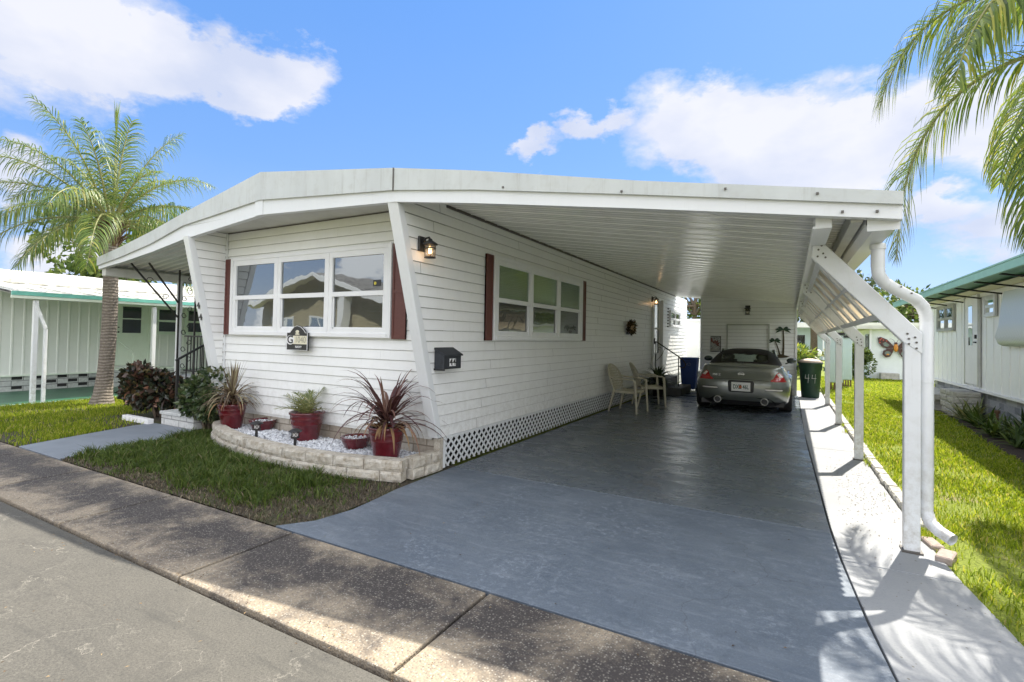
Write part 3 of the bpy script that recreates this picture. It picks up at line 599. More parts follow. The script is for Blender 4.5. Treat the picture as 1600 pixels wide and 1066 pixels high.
# ---- windows
def window(M, parent, w, z0, z1, n, gm, up_gm, frame_w=0.07, low_dark=True, screen=True, mats=M_frame):
    # local frame: a along wall, b outward
    m = MB(M); T = 0.05; d = 0.045
    m.box(-T, 0, 0.0, d, z0-T, z1+T); m.box(w, w+T, 0.0, d, z0-T, z1+T); m.box(0, w, 0.0, d-0.002, z1, z1+T); m.box(0, w, 0.0, d+0.006, z0-T, z0)
    win = m.build('window', mats, parent, bevel=0.003)
    cw = w/n; zm = z0 + (z1-z0)*0.475; bar = frame_w*0.6
    f = MB(M); p1 = MB(M); p2 = MB(M); g = MB(M); mu = MB(M)
    for i in range(1, n): mu.box(i*cw-0.010, i*cw+0.010, 0.0, 0.043, z0, z1)
    if n > 1: split(mu, 'mullion', mats, win)
    for i in range(n):
        a0, a1 = i*cw, (i+1)*cw
        f.box(a0+0.004, a0+bar, 0.005, 0.036, z0, z1); f.box(a1-bar, a1-0.004, 0.005, 0.036, z0, z1)
        f.box(a0+bar, a1-bar, 0.005, 0.034, z1-bar, z1); f.box(a0+bar, a1-bar, 0.005, 0.034, z0, z0+bar*0.75)
        f.box(a0+bar, a1-bar, 0.005, 0.040, zm-0.028, zm+0.028)
        if screen: f.box(a0+bar+0.002, a0+bar+0.02, 0.008, 0.020, z0+bar, zm-0.03); f.box(a0+bar+0.02, a1-bar-0.002, 0.008, 0.020, z0+bar*0.76, z0+bar*0.76+0.018); f.box(a1-bar-0.02, a1-bar-0.002, 0.008, 0.02, z0+bar*0.76+0.02, zm-0.03)
        (p1).quad((a0+bar, 0.016, zm+0.028), (a1-bar, 0.016, zm+0.028), (a1-bar, 0.016, z1-bar), (a0+bar, 0.016, z1-bar))
        (p2).quad((a0+bar, 0.006, z0+bar*0.7), (a1-bar, 0.006, z0+bar*0.7), (a1-bar, 0.006, zm-0.028), (a0+bar, 0.006, zm-0.028))
    f.build('sash', mats, win); p1.build('upper_pane', up_gm, win); p2.build('lower_pane', gm, win)
    return win
wf = window(frameM((-3.665, FY-0.014, 0), (1, 0, 0), (0, -1, 0)), home, 2.93, 1.435, 2.425, 3, M_glass, M_glass, 0.115)
m = MB(); m.box(-0.98, -0.86, FY-0.034, FY-0.031, 1.985, 2.06); o = m.build('security_sticker', M_black, wf)
m = MB(); m.prism([(-0.945+0.02*math.cos(a*PI/4), 2.02+0.02*math.sin(a*PI/4)) for a in range(8)], 'y', FY-0.0365, FY-0.035); m.build('sticker_disc', pm('sticker_yellow', (0.6, 0.5, 0.05), 0.5), wf)
ws_ = window(frameM((0.014, 1.02, 0), (0, 1, 0), (1, 0, 0)), home, 2.93, 1.43, 2.40, 3, M_glassd, M_glassg, 0.11)
window(frameM((0.014, 11.5, 0), (0, 1, 0), (1, 0, 0)), home, 1.5, 1.87, 2.30, 2, M_glassd, M_glassd, screen=False)
def shutter(M, w, z0, z1, name='shutter'):
    m = MB(M); m.box(0, w, 0.0, 0.022, z0, z1); 
    k = z0+0.08
    m.box(0, 0.028, 0.0, 0.030, z0, z1); m.box(w-0.028, w, 0.0, 0.030, z0, z1)
    for zz in (z0, (z0+z1)/2-0.02, z1-0.04): m.box(0.028, w-0.028, 0.0, 0.029, zz, zz+0.04)
    return m.build(name, M_brown, home, bevel=0.002)
fm = frameM((0, FY-0.014, 0), (1, 0, 0), (0, -1, 0)); sm_ = frameM((0.014, 0, 0), (0, 1, 0), (1, 0, 0))
shutter(frameM((-3.865, FY-0.014, 0), (1, 0, 0), (0, -1, 0)), 0.125, 1.385, 2.465)
shutter(frameM((-0.675, FY-0.014, 0), (1, 0, 0), (0, -1, 0)), 0.20, 1.375, 2.46)
shutter(frameM((0.014, 0.80, 0), (0, 1, 0), (1, 0, 0)), 0.155, 1.375, 2.44)
shutter(frameM((0.014, 4.03, 0), (0, 1, 0), (1, 0, 0)), 0.165, 1.375, 2.45)
# ---- carport side door
dm = frameM((0.014, 9.25, 0), (0, 1, 0), (1, 0, 0))
m = MB(dm); m.box(0.05, 0.85, 0.0, 0.02, 0.62, 2.48); door = m.build('side_door', M_white, home)
m = MB(dm); m.box(0.0, 0.05, 0, 0.05, 0.60, 2.53); m.box(0.85, 0.92, 0, 0.11, 0.60, 2.53); m.box(0.05, 0.85, 0, 0.045, 2.48, 2.53); m.build('door_casing', M_trim, door)
m = MB(dm); m.quad((0.20, 0.026, 1.75), (0.72, 0.026, 1.75), (0.72, 0.026, 2.40), (0.20, 0.026, 2.40)); m.build('upper_pane', M_glassp, door)
m = MB(dm); m.quad((0.20, 0.026, 1.05), (0.72, 0.026, 1.05), (0.72, 0.026, 1.70), (0.20, 0.026, 1.70)); m.build('lower_pane', M_glassd, door)
m = MB(dm); m.box(0.08, 0.12, 0.02, 0.07, 1.30, 1.46); m.build('door_handle', M_black, door)
# small slatted vent strip beside the far windows
m = MB(sm_)
for i in range(7): m.box(11.18, 11.26, 0.0, 0.03, 1.80+i*0.09, 1.84+i*0.09)
split(m, 'vent_slat', M_black, home)
# ---- roof with gable, fascia
ridgeX = -2.2
def roof_z(x):       # roof underside at the eaves line
    return 2.86
def ff(x): return -0.80 + 0.06*max(0, -x)        # fascia front line
# fascia profile: (x, bottom, mid, top)
FP = [(-6.95, 2.44, 2.495, 2.63), (-6.0, 2.50, 2.58, 2.74), (-5.0, 2.585, 2.70, 2.88), (-4.05, 2.69, 2.87, 3.04), (-2.2, 2.815, 2.985, 3.315), (0.0, 2.685, 2.79, 3.0)]
CP = [(0.0, 2.685, 2.79, 3.0), (0.9, 2.57, 2.68, 2.845), (2.32, 2.37, 2.465, 2.565), (3.84, 2.145, 2.225, 2.30)]
def band(m, P, lo, hi, d0, d1, z_add=0.0):
    for (a, b) in zip(P[:-1], P[1:]):
        xa, xb = a[0], b[0]; ya, yb = ff(xa), ff(xb)
        vs = []
        for x, y, p in ((xa, ya, a), (xb, yb, b)):
            vs += [(x, y+d0, p[lo]), (x, y+d1, p[lo]), (x, y+d1, p[hi]+z_add), (x, y+d0, p[hi]+z_add)]
        m.add(vs, [(0, 4, 7, 3), (1, 2, 6, 5), (0, 1, 5, 4), (3, 7, 6, 2), (0, 3, 2, 1), (4, 5, 6, 7)])
m = MB(); band(m, FP, 1, 2, 0.0, 0.07); m.build('fascia_board', M_trim, home)
m = MB(); band(m, FP, 2, 3, -0.028, 0.10); 
m.build('roof_edge', M_fascia, home)
m = MB(); m.bar((ridgeX-0.03, ff(ridgeX)-0.006, 2.81), (ridgeX-0.03, ff(ridgeX)-0.006, 2.99), 0.012, 0.14, up=(1, 0, 0)); m.build('joint_cover', M_trim, home)
# roof skin (home part)
m = MB()
for a, b in zip(FP[:-1], FP[1:]):
    ya, yb = ff(a[0])+0.05, ff(b[0])+0.05
    m.add([(a[0], ya, a[3]-0.01), (b[0], yb, b[3]-0.01), (b[0], 14.6, b[3]-0.01), (a[0], 14.6, a[3]-0.01), (a[0], ya, a[3]-0.05), (b[0], yb, b[3]-0.05), (b[0], 14.6, b[3]-0.05), (a[0], 14.6, a[3]-0.05)],
          [(0, 1, 2, 3), (4, 7, 6, 5), (0, 4, 5, 1), (3, 2, 6, 7), (0, 3, 7, 4), (1, 5, 6, 2)])
m.build('roof', M_roofw, home)
m = MB(); m.add([(WL, -0.57, 2.86), (0, -0.78, 2.86), (0, FY, 2.85), (WL, FY, 2.85)], [(0, 1, 2, 3)])
m.box(WL, 0, FY+0.15, 14.3, 2.853, 2.863); m.build('soffit', M_soff, home)
m = MB(frameM((WL+0.1, FY-0.016, 0), (1, 0, 0), (0, -1, 0))); m.box(0, 3.75, 0, 0.012, CZ-0.01, CZ); m.build('eave_trim', M_bolt, home)
# porch ceiling, left beam
def zc_l(x): return 2.86 + (x-WL)*0.115
m = MB(); y = -0.4
k = 0
while y < 6.0:
    y1 = y+0.15
    m.add([(-6.9, y, zc_l(-6.9)), (WL, y, 2.86), (WL, y+0.115, 2.86), (-6.9, y+0.115, zc_l(-6.9)), (WL, y+0.13, 2.84), (-6.9, y+0.13, zc_l(-6.9)-0.02), (WL, y1, 2.84), (-6.9, y1, zc_l(-6.9)-0.02)],
          [(0, 1, 2, 3), (3, 2, 4, 5), (5, 4, 6, 7)]); y = y1
m.build('porch_ceiling', M_ceil, home)
m = MB(); m.box(-6.93, -6.80, -0.34, 6.0, 2.33, 2.47); m.build('porch_beam', M_soff, home, bevel=0.004)
m = MB(); m.box(-7.02, -6.94, -0.36, 6.0, 2.44, 2.62); m.build('porch_gutter', M_fascia, home, bevel=0.01)
# "44" on the left fin trim
for i, zz in enumerate((1.78, 1.62)):
    yy = finL(zz); M = wallM((WL+0.045, yy-0.052, zz), (0, -1, 0)); text_obj('4', 'house_number', M_black, home, M, 0.14, 0.004, True)

# ================================================================== CARPORT
cp = thing('carport', 'white aluminium carport roof on four kneed posts attached to the mobile home', 'carport', (3.9, 0, 0))
def zs(y): return 0.160 - 0.038*min(max((y+0.74)/11.8, 0), 1.1)
def zc(x, y=11.05): return 2.845 - zs(y)*x
m = MB(); band(m, CP, 1, 2, 0.0, 0.07); m.build('fascia_board', M_trim, cp)
m = MB(); band(m, CP, 2, 3, -0.026, 0.10)
m.build('roof_edge', M_fascia, cp)
m = MB(); m.box(-0.006, 0.006, -0.835, -0.827, 2.78, 3.0); m.build('edge_seam', M_bolt, cp)
m = MB()
for x, zz in ((3.72, 2.20), (3.55, 2.215), (2.9, 2.43), (3.42, 2.335), (1.2, 2.66), (2.2, 2.50)): m.obox((x, -0.808 if zz < 2.24 else -0.832, zz), 0.014, 0.012, 0.014)
split(m, 'screw', M_bolt, cp)
YE = 12.4
m = MB(); y = -0.74
while y < YE:
    w = 0.30
    def row(a, b, za, zb):
        m.add([(0.0, a, zc(0, a)+za), (3.84, a, zc(3.84, a)+za), (3.84, b, zc(3.84, b)+zb), (0.0, b, zc(0, b)+zb)], [(0, 1, 2, 3)])
    for k in range(3):
        y0 = y + k*0.1
        q = 0.003 if k < 2 else -0.007; row(y0, y0+0.082, 0, 0); row(y0+0.082, y0+0.087, 0, q); row(y0+0.087, y0+0.095, q, q); row(y0+0.095, y0+0.1, q, 0)
    y += w
m.build('ceiling', M_ceil, cp)
m = MB()
for a, b in zip(CP[:-1], CP[1:]):
    ra, rb = a[0]*0.042, b[0]*0.042; m.add([(a[0], -0.76, a[3]-0.012), (b[0], -0.76, b[3]-0.012), (b[0], YE, b[3]-0.012+rb), (a[0], YE, a[3]-0.012+ra), (b[0], YE, b[3]-0.05+rb), (a[0], YE, a[3]-0.05+ra)], [(0, 1, 2, 3), (2, 4, 5, 3)])
m.build('roof', M_roofw, cp)
m = MB(); m.box(-0.002, 0.03, 0.0, YE, CZ-0.03, CZ-0.002); m.build('wall_flashing', M_bolt, cp)
# beam and gutter
BX = 3.46
m = MB(); m.bar((BX, -0.70, zc(BX, -0.7)-0.085), (BX, 11.0, zc(BX, 11.0)-0.085), 0.09, 0.125); m.bar((BX-0.05, -0.70, zc(BX, -0.7)-0.14), (BX-0.05, 11.0, zc(BX, 11.0)-0.14), 0.02, 0.016); m.build('beam', M_trim, cp, bevel=0.003)
m = MB(); G = [(x-0.125, z+0.01) for x, z in ((3.80, 2.22), (3.80, 2.13), (3.835, 2.09), (3.94, 2.09), (3.965, 2.14), (3.965, 2.26), (3.95, 2.26), (3.95, 2.15), (3.93, 2.105), (3.84, 2.105), (3.815, 2.14), (3.815, 2.22))]
n = len(G); m.add([(x, -0.725, z) for x, z in G] + [(x, YE, z+0.15) for x, z in G], [(i, (i+1) % n, n+(i+1) % n, n+i) for i in range(n)]); m.add([(3.68, -0.727, 2.10), (3.84, -0.727, 2.10), (3.84, -0.727, 2.27), (3.68, -0.727, 2.27)], [(0, 1, 2, 3)]); m.build('gutter', M_trim, cp)
m = MB(); m.bar((3.63, -0.72, 2.205), (3.63, YE, 2.205+0.135), 0.06, 0.085); m.build('edge_beam', streaky('grey_edge_beam', (0.5, 0.5, 0.47), 0.5, 0.1), cp)  # streaked grey, darker than the white trim
# posts
PX = 4.02; PW = 0.092
for py in (0.03, 3.11, 6.10, 9.15):
    dx_top = -0.02
    kx = PX-0.035*0
    m = MB(); q = PW/2; zk = 1.47
    m.prism([(PX-q, 0.0), (PX+q, 0.0), (PX+q, zk-0.02), (PX-q, zk-0.02)], 'y', py-0.035, py+0.035)
    post = m.build('post', M_postw, cp, bevel=0.006, seg=2)
    # sloping brace
    a = Vector((PX, 0, zk-0.02)); b = Vector((BX+0.01, 0, 2.14)); 
    m = MB(); m.prism([(PX-q-0.004, zk-0.03), (PX+q+0.006, zk-0.11), (PX+q+0.006, zk+0.035), (BX+0.045, 2.155), (BX-0.035, 2.155), (BX-0.045, 2.065)], 'y', py-0.040, py+0.040)
    m.build('brace', M_postw, post, bevel=0.005)
    m = MB(); m.box(BX-0.04, BX+0.04, py-0.038, py+0.036, 2.10, zc(BX, py)-0.148); m.build('beam_bracket', M_trim, post, bevel=0.004)
    m = MB()
    for (bx, bz) in ((PX-0.022, 1.43), (PX+0.02, 1.40), (PX-0.022, 1.465), (PX+0.02, 1.44), (PX-0.03, 1.50), (PX+0.012, 1.475), (BX-0.02, 2.16), (BX+0.0, 2.12), (BX+0.02, 2.15), (BX+0.03, 2.09), (BX-0.005, 2.07), (BX+0.045, 2.06)):
        m.tube([(bx, py-0.046, bz), (bx, py-0.039, bz)], 0.0075, 6)
    split(m, 'bolt', M_bolt, post)
    m = MB(); m.box(PX-q-0.012, PX+q+0.012, py-0.06, py+0.06, 0.001, 0.012); m.build('base_plate', M_bolt, post)
# sloping awning sheets between the posts
A0 = Vector((BX+0.03, 0, 2.10)); A1 = Vector((3.86, 0, 1.62)); dn = (A1-A0); nrm = Vector((-dn.z, 0, dn.x)).normalized()
if nrm.x < 0: nrm = -nrm
def awning(y0, y1):
    t_ = thing_part = None
    m = MB(); nx = int((y1-y0)/0.0125); rows = [0, .34, .35, .67, .68, 1.0]; lift = [0.010, 0.010, 0.004, 0.004, 0.0, 0.0]
    vs = []
    for r, l in zip(rows, lift):
        for i in range(nx+1):
            y = y0+(y1-y0)*i/nx; w = 0.013*math.sin(2*PI*(y-y0)/0.075); p = A0+dn*r+nrm*(0.035+w+l*2); vs.append((p.x, y, p.z))
    m.add(vs, [(j*(nx+1)+i, j*(nx+1)+i+1, (j+1)*(nx+1)+i+1, (j+1)*(nx+1)+i) for j in range(len(rows)-1) for i in range(nx)], True)
    aw = m.build('awning_sheet', M_awn, cp)
    m = MB(); n = 5
    for k in range(1, n):
        y = y0+(y1-y0)*k/n; a = A0+nrm*-0.005+dn*0.0; b = A0+dn*0.97+nrm*-0.005; m.bar((a.x, y, a.z), (b.x, y, b.z), 0.135, 0.02, up=nrm)
    split(m, 'slat', M_trim, aw)
    m = MB()
    for r in (0.02, 0.5, 0.97):
        a = A0+dn*r-nrm*0.022; m.bar((a.x, y0, a.z), (a.x, y1, a.z), 0.05 if r != 0.5 else 0.02, 0.006, up=nrm)
    split(m, 'purlin', M_trim, aw)
    return aw
for ya, yb in ((0.09, 3.05), (3.17, 6.04), (6.16, 9.09)): awning(ya, yb)
# downspout (post 1)
m = MB(); dsx = 4.105
pts = [(3.80, -0.19, 2.11), (3.80, -0.19, 1.95), (3.805, -0.185, 1.895), (3.84, -0.15, 1.845), (3.90, -0.10, 1.81), (4.04, 0.0, 1.735), (4.08, 0.03, 1.69), (4.10, 0.045, 1.64), (dsx, 0.05, 1.58), (dsx, 0.05, 0.36), (dsx, 0.05, 0.28), (4.12, 0.02, 0.215), (4.16, -0.03, 0.18), (4.215, -0.09, 0.155)]
def ribbed(pts, r, bends):
    P = []; RR = []
    for i, (a, b) in enumerate(zip(pts[:-1], pts[1:])):
        n_ = 6 if i in bends else 2
        for k in range(n_):
            t_ = k/n_; P.append(Vector(a).lerp(Vector(b), t_)); RR.append(r*(1.0 if (k % 2 == 0 or i not in bends) else 0.93))
    P.append(Vector(pts[-1])); RR.append(r); return P, RR
P_, R_ = ribbed(pts, 0.041, (1, 2, 3, 5, 6, 7, 9, 10, 11, 12))
m.tube(P_, R_, 10, caps=False); ds = m.build('downspout', M_postw, cp)
m = MB(); m.tube([(3.80, -0.19, 2.10), (3.80, -0.19, 2.07)], 0.047, 10)
m.tube([(dsx, 0.05, 0.58), (dsx, 0.05, 0.565)], 0.0435, 10); m.tube([(dsx, 0.05, 1.17), (dsx, 0.05, 1.16)], 0.0435, 10); split(m, 'downspout_band', M_trim, ds)
m = MB()
for p in ((3.935, -0.135, 1.815), (4.0, -0.08, 1.775), (4.06, -0.02, 1.725)): m.tube([p, (p[0]+0.002, p[1]-0.006, p[2])], 0.006, 6)
split(m, 'screw', M_bolt, ds)

# ================================================================== SHED
SY = 11.05
shed = thing('storage_shed', 'white lap-sided storage shed closing the back of the carport', 'shed', (2.2, SY, 0))
m = MB(frameM((1.0, SY, 0), (1, 0, 0), (0, -1, 0))); siding(m, lambda z: (0.03, 2.385), 0.05, 2.46, 0.10)
m.cur = 0; m.add([(0.03, 0.006, 2.45), (2.385, 0.006, 2.45), (2.385, 0.006, zc(3.385)), (0.03, 0.006, zc(1.03))], [(0, 1, 2, 3)])
m.cur = 1
for k in range(2): 
    z = 2.55+k*0.1; a = min(2.385, (2.845-z)/0.122-1.0); m.box(0.03, a, 0.006, 0.008, z, z+0.006)
m.cur = 0; m.box(0.0, 2.41, -0.1, -0.002, 0.0, 2.42); m.build('front_wall', SIDE, shed)
m = MB(); m.box(3.31, 3.40, SY+0.11, 14.0, 0, 2.40); m.build('right_wall', M_siding, shed)
m = MB(); m.box(1.0, 1.09, SY+0.11, 14.0, 0, 2.66); m.build('left_wall', M_siding, shed)
m = MB(); m.box(3.375, 3.43, SY-0.03, SY+0.10, 0, 2.425); m.box(0.985, 1.035, SY-0.03, SY+0.10, 0, 2.715); split(m, 'corner_post', M_trim, shed, 0.004)
m = MB(); m.box(1.69, 1.725, SY-0.045, SY-0.012, 0.06, 1.90); m.box(2.74, 2.775, SY-0.045, SY-0.012, 0.06, 1.90); m.box(1.725, 2.74, SY-0.043, SY-0.012, 1.87, 1.90)
pf = m.build('panel_frame', pm('panel_frame_grey', (0.45, 0.46, 0.42), 0.5), shed)  # grey, darker than the white corner trim
m = MB(); m.box(1.04, 1.69, SY-0.022, SY-0.013, 0.05, 1.05); m.build('lower_panel', M_siding, shed)

# ================================================================== LANTERNS
def lantern(loc, yaw, label, lit=True, k=1.0):
    # local: +X out of the wall
    r = thing('wall_lantern', label, 'lantern', (0, 0, 0), 'black lanterns on the outside walls')
    m = MB(); m.box(0.0, 0.022, -0.055*k, 0.055*k, -0.075*k, 0.075*k); m.build('back_plate', M_black, r, bevel=0.004)
    m = MB(); m.tube([(0.02, 0, 0.02*k), (0.06*k, 0, 0.055*k), (0.10*k, 0, 0.06*k), (0.115*k, 0, 0.035*k)], 0.011*k, 8); m.build('arm', M_black, r)
    cx = 0.115*k
    m = MB(); m.lathe([(0.0, 0.05*k), (0.018*k, 0.045*k), (0.022*k, 0.03*k), (0.05*k, 0.012*k), (0.075*k, -0.005*k), (0.075*k, -0.016*k), (0.0, -0.016*k)], (cx, 0, 0), 16); m.build('cap', M_black, r)
    m = MB(); m.lathe([(0.044*k, -0.018*k), (0.050*k, -0.02*k), (0.046*k, -0.135*k), (0.0, -0.135*k)], (cx, 0, 0), 16); m.build('glass', M_lglass, r)
    m = MB()
    for a in range(4):
        an = PI/4+a*PI/2; x, y = cx+0.053*k*math.cos(an), 0.053*k*math.sin(an); m.tube([(x, y, -0.016*k), (x*0.98+cx*0.02, y*0.94, -0.14*k)], 0.004*k, 5)
    split(m, 'cage_bar', M_black, r)
    m = MB(); m.lathe([(0.058*k, -0.045*k), (0.060*k, -0.052*k), (0.058*k, -0.058*k)], (cx, 0, 0), 16); m.lathe([(0.0, -0.15*k), (0.058*k, -0.148*k), (0.058*k, -0.138*k), (0.0, -0.136*k)], (cx, 0, 0), 16); split(m, 'cage_ring', M_black, r)
    if lit:
        m = MB(); m.ball((cx, 0, -0.055*k), 0.018*k, 0.018*k, 0.03*k); m.build('bulb', M_bulb, r)
        ld = bpy.data.lights.new('lantern_light', 'POINT'); ld.energy = 0.45; ld.color = (1.0, 0.6, 0.3); ld.shadow_soft_size = 0.03
        lo = bpy.data.objects.new('lantern_light', ld); COL.objects.link(lo); lo.parent = r; lo.location = (cx, 0, -0.09*k)
    r.location = loc; r.rotation_euler[2] = yaw; return r
lantern((0.016, -0.42, 2.345), 0, 'lit black lantern beside the slanted front corner, over the mailbox', True, 1.0)
lantern((0.016, 9.22, 2.50), 0, 'lit black lantern beside the carport side door', True, 1.0)
lantern((2.23, SY-0.016, 2.33), -PI/2, 'black lantern centred high on the shed wall above the car', False, 1.15)

# ================================================================== MAILBOX, PLAQUE, WREATH
mb_ = thing('mailbox', 'black wall mailbox with a sloping lid and the number 44', 'mailbox', (0.016, 0, 1.07))
x0 = 0.016; ya, yb = -0.17, 0.15
m = MB(); m.prism([(x0, 1.07), (x0+0.125, 1.075), (x0+0.125, 1.215), (x0, 1.275)], 'y', ya+0.004, yb-0.004); m.build('box', M_darkbox, mb_, bevel=0.004)
m = MB(); m.prism([(x0, 1.277), (x0+0.145, 1.210), (x0+0.145, 1.225), (x0+0.01, 1.300), (x0, 1.300)], 'y', ya-0.006, yb+0.008); m.build('lid', M_darkbox, mb_, bevel=0.004)
m = MB(); m.box(x0, x0+0.14, ya-0.003, ya+0.0035, 1.06, 1.08); m.build('scroll_foot', M_black, mb_)
plates = MB(); 
for yy in (-0.042, 0.018): plates.box(x0+0.125, x0+0.127, yy-0.026, yy+0.026, 1.105, 1.185)
for o, yy in zip(split(plates, 'number_tile', M_white, mb_), (-0.042, 0.018)): text_obj('4', 'digit', M_black, o, wallM((x0+0.1275, yy, 1.146), (1, 0, 0)), 0.10, 0.0008, True)
pq = thing('name_plaque', 'black and cream arched address plaque under the front window', 'plaque', (-2.2, FY-0.03, 1.22))
py = FY-0.075; cx = -2.20
arch = [(-0.20, 0.0), (0.20, 0.0), (0.20, 0.225), (0.16, 0.225), (0.125, 0.265), (0.07, 0.30), (0.0, 0.315), (-0.06, 0.30), (-0.11, 0.255), (-0.14, 0.225), (-0.20, 0.225)]
Z0 = 1.205
m = MB(); m.box(cx-0.12, cx+0.12, py, FY-0.012, Z0+0.05, Z0+0.10); m.build('mounting_block', M_black, pq)
m = MB(); m.prism([(cx+x, Z0+z) for x, z in arch], 'y', py-0.022, py); m.build('board', M_black, pq, bevel=0.002)
m = MB(); N_ = len(arch)
for i in range(N_):
    a, b = arch[i], arch[(i+1) % N_]; m.bar((cx+a[0]*0.975, py-0.024, Z0+a[1]*0.975+0.003), (cx+b[0]*0.975, py-0.024, Z0+b[1]*0.975+0.003), 0.004, 0.009, up=(0, 1, 0))
m.build('border', M_white, pq)
m = MB(); m.box(cx-0.075, cx+0.185, py-0.025, py-0.0225, Z0+0.078, Z0+0.185); pl = m.build('number_field', M_cream, pq)
text_obj('1040', 'house_number', pm('plaque_grey', (0.35, 0.33, 0.27), 0.5), pq, wallM((cx+0.065, py-0.026, Z0+0.132), (0, -1, 0)), 0.115, 0.001, False, 0.9)
text_obj('NAVY', 'plaque_text', M_white, pq, wallM((cx+0.03, py-0.024, Z0+0.042), (0, -1, 0)), 0.042, 0.001, True, 1.1)
m = MB()      # oval G emblem
m.prism([(cx-0.125+0.075*math.cos(a*PI/12), Z0+0.13+0.060*math.sin(a*PI/12)) for a in range(24)], 'y', py-0.0265, py-0.0225); em = m.build('emblem', M_white, pq)
text_obj('G', 'emblem_letter', M_black, pq, wallM((cx-0.125, py-0.0275, Z0+0.13), (0, -1, 0)), 0.14, 0.001, True, 1.15)
m = MB(); m.ball((cx+0.0, py-0.022, Z0+0.235), 0.035, 0.006, 0.022); m.ball((cx+0.0, py-0.022, Z0+0.205), 0.045, 0.006, 0.012); split(m, 'relief_figure', M_cream, pq)

def leaf_quad(m, p, d, up, L, w, fold=0.25):
    d = Vector(d).normalized(); s_ = d.cross(Vector(up)); 
    if s_.length < 1e-3: s_ = Vector((1, 0, 0))
    s_.normalize(); n = s_.cross(d); p = Vector(p)
    a = p+d*L*0.45+s_*w*0.5+n*w*fold*0.5; b = p+d*L*0.45-s_*w*0.5+n*w*fold*0.5; m.add([p, a, p+d*L, b], [(0, 1, 2), (0, 2, 3)])
def rdir(): 
    v = Vector((random.gauss(0, 1), random.gauss(0, 1), random.gauss(0, 1))); return v.normalized()
wr = thing('wall_basket', 'round basket of dried flowers hanging on the side wall under the carport', 'basket', (0.03, 7.0, 1.66))
m = MB(); m.tube([(0.05, 7.0+0.13*math.cos(a*PI/8), 1.69+0.075*math.sin(a*PI/8)) for a in range(17)], 0.022, 6); m.build('hoop', M_boot, wr)
m = MB()
for i in range(260): 
    a = random.random()*2*PI; r = random.random()**.5; p = (0.04+0.07*random.random(), 7.0+0.30*r*math.cos(a), 1.69+0.125*r*math.sin(a)); d = Vector((0.5, math.cos(a), math.sin(a)))+rdir()*0.7
    leaf_quad(m, p, d, rdir(), random.uniform(.06, .12), .03)
m.build('dried_leaves', leafmat('wreath_leaf', [(0, (.02, .03, .015)), (.5, (.06, .05, .025)), (.8, (.14, .05, .03)), (1, (.3, .22, .12))], 0.8, 0.1), wr)
m = MB()
for i in range(12): m.ball((0.11, 7.0+random.uniform(-.10, .10), 1.68+random.uniform(-.05, .05)), 0.024, n=7, m=5)
split(m, 'dried_flower', pm('dry_flower', (0.45, 0.30, 0.18), 0.8, var=0.4, vs=10), wr)

# ================================================================== CHAIRS
def chair(label):
    r = thing('garden_chair', label, 'chair', (0, 0, 0), 'beige resin chairs against the side wall')
    # local: faces +Y, width X, seat 0.42
    m = MB(); n = 8; vs = []
    for j in range(n+1):
        for i in range(n+1):
            u = i/n*2-1; v = j/n; w = 0.225+0.03*v; vs.append((u*w, -0.20+v*0.42, 0.43-0.03*math.sin(PI*v)*(1-u*u)-0.02*(1-v)))
    top = len(vs); vs += [(x, y, z-0.02) for x, y, z in vs]
    fs = [(j*(n+1)+i, j*(n+1)+i+1, (j+1)*(n+1)+i+1, (j+1)*(n+1)+i) for j in range(n) for i in range(n)]; fs += [tuple(top+q for q in f[::-1]) for f in fs]
    m.add(vs, fs, True); m.box(-0.245, 0.245, 0.205, 0.225, 0.375, 0.425); m.box(-0.24, -0.225, -0.18, 0.20, 0.375, 0.42); m.box(0.225, 0.24, -0.18, 0.20, 0.375, 0.42); m.build('seat', M_plastic, r)
    def bp(u, v):     # back surface
        return Vector((u, -0.20-0.17*v-0.05*(1-(u/0.26)**2)*0.8, 0.42+0.50*v))
    m = MB(); rim = []
    for k in range(25):
        a = PI*(-0.15+1.30*k/24); rim.append(bp(0.245*math.cos(a), 0.45+0.52*math.sin(a)))
    m.tube(rim, 0.017, 6, flat=1.4); m.build('back_rim', M_plastic, r)
    m = MB()
    for k in range(9):
        u = -0.2+0.05*k; h = 0.45+0.50*math.sqrt(max(0, 1-(u/0.245)**2)); m.bar(bp(u, 0.0), bp(u, h), 0.030, 0.008, up=(0, 1, 0))
    for k in range(8):
        v = 0.12+0.1*k; s_ = math.sin(math.acos(min(1, abs(v-0.45)/0.52))) if v > .45 else 1; m.tube([bp(-0.235*s_, v), bp(-0.1*s_, v), bp(0.1*s_, v), bp(0.235*s_, v)], 0.008, 4)
    m.build('back_mesh', M_plastic, r)
    for s_ in (-1, 1):
        m = MB(); m.tube([(s_*0.245, -0.30, 0.68), (s_*0.275, -0.18, 0.655), (s_*0.285, 0.05, 0.65), (s_*0.28, 0.19, 0.645), (s_*0.27, 0.235, 0.62)], [0.02, 0.026, 0.03, 0.032, 0.028], 8, flat=0.5); m.build('armrest', M_plastic, r)
        m = MB(); m.tube([(s_*0.27, 0.235, 0.63), (s_*0.265, 0.25, 0.42), (s_*0.27, 0.28, 0.0)], [0.028, 0.026, 0.020], 6); m.build('leg', M_plastic, r)
        m = MB(); m.tube([(s_*0.235, -0.20, 0.43), (s_*0.245, -0.26, 0.2), (s_*0.255, -0.31, 0.0)], [0.03, 0.025, 0.020], 6); m.build('leg', M_plastic, r)
    return r
ch = chair('beige resin armchair nearest the camera, seen from its side'); ch.location = (0.50, 5.42, 0.0); ch.rotation_euler[2] = R(-98)
ch2 = copy_tree(ch); ch2['label'] = 'beige resin armchair with its round back towards the camera, before the potted plant'; ch2.location = (0.62, 6.55, 0); ch2.rotation_euler[2] = R(-62)

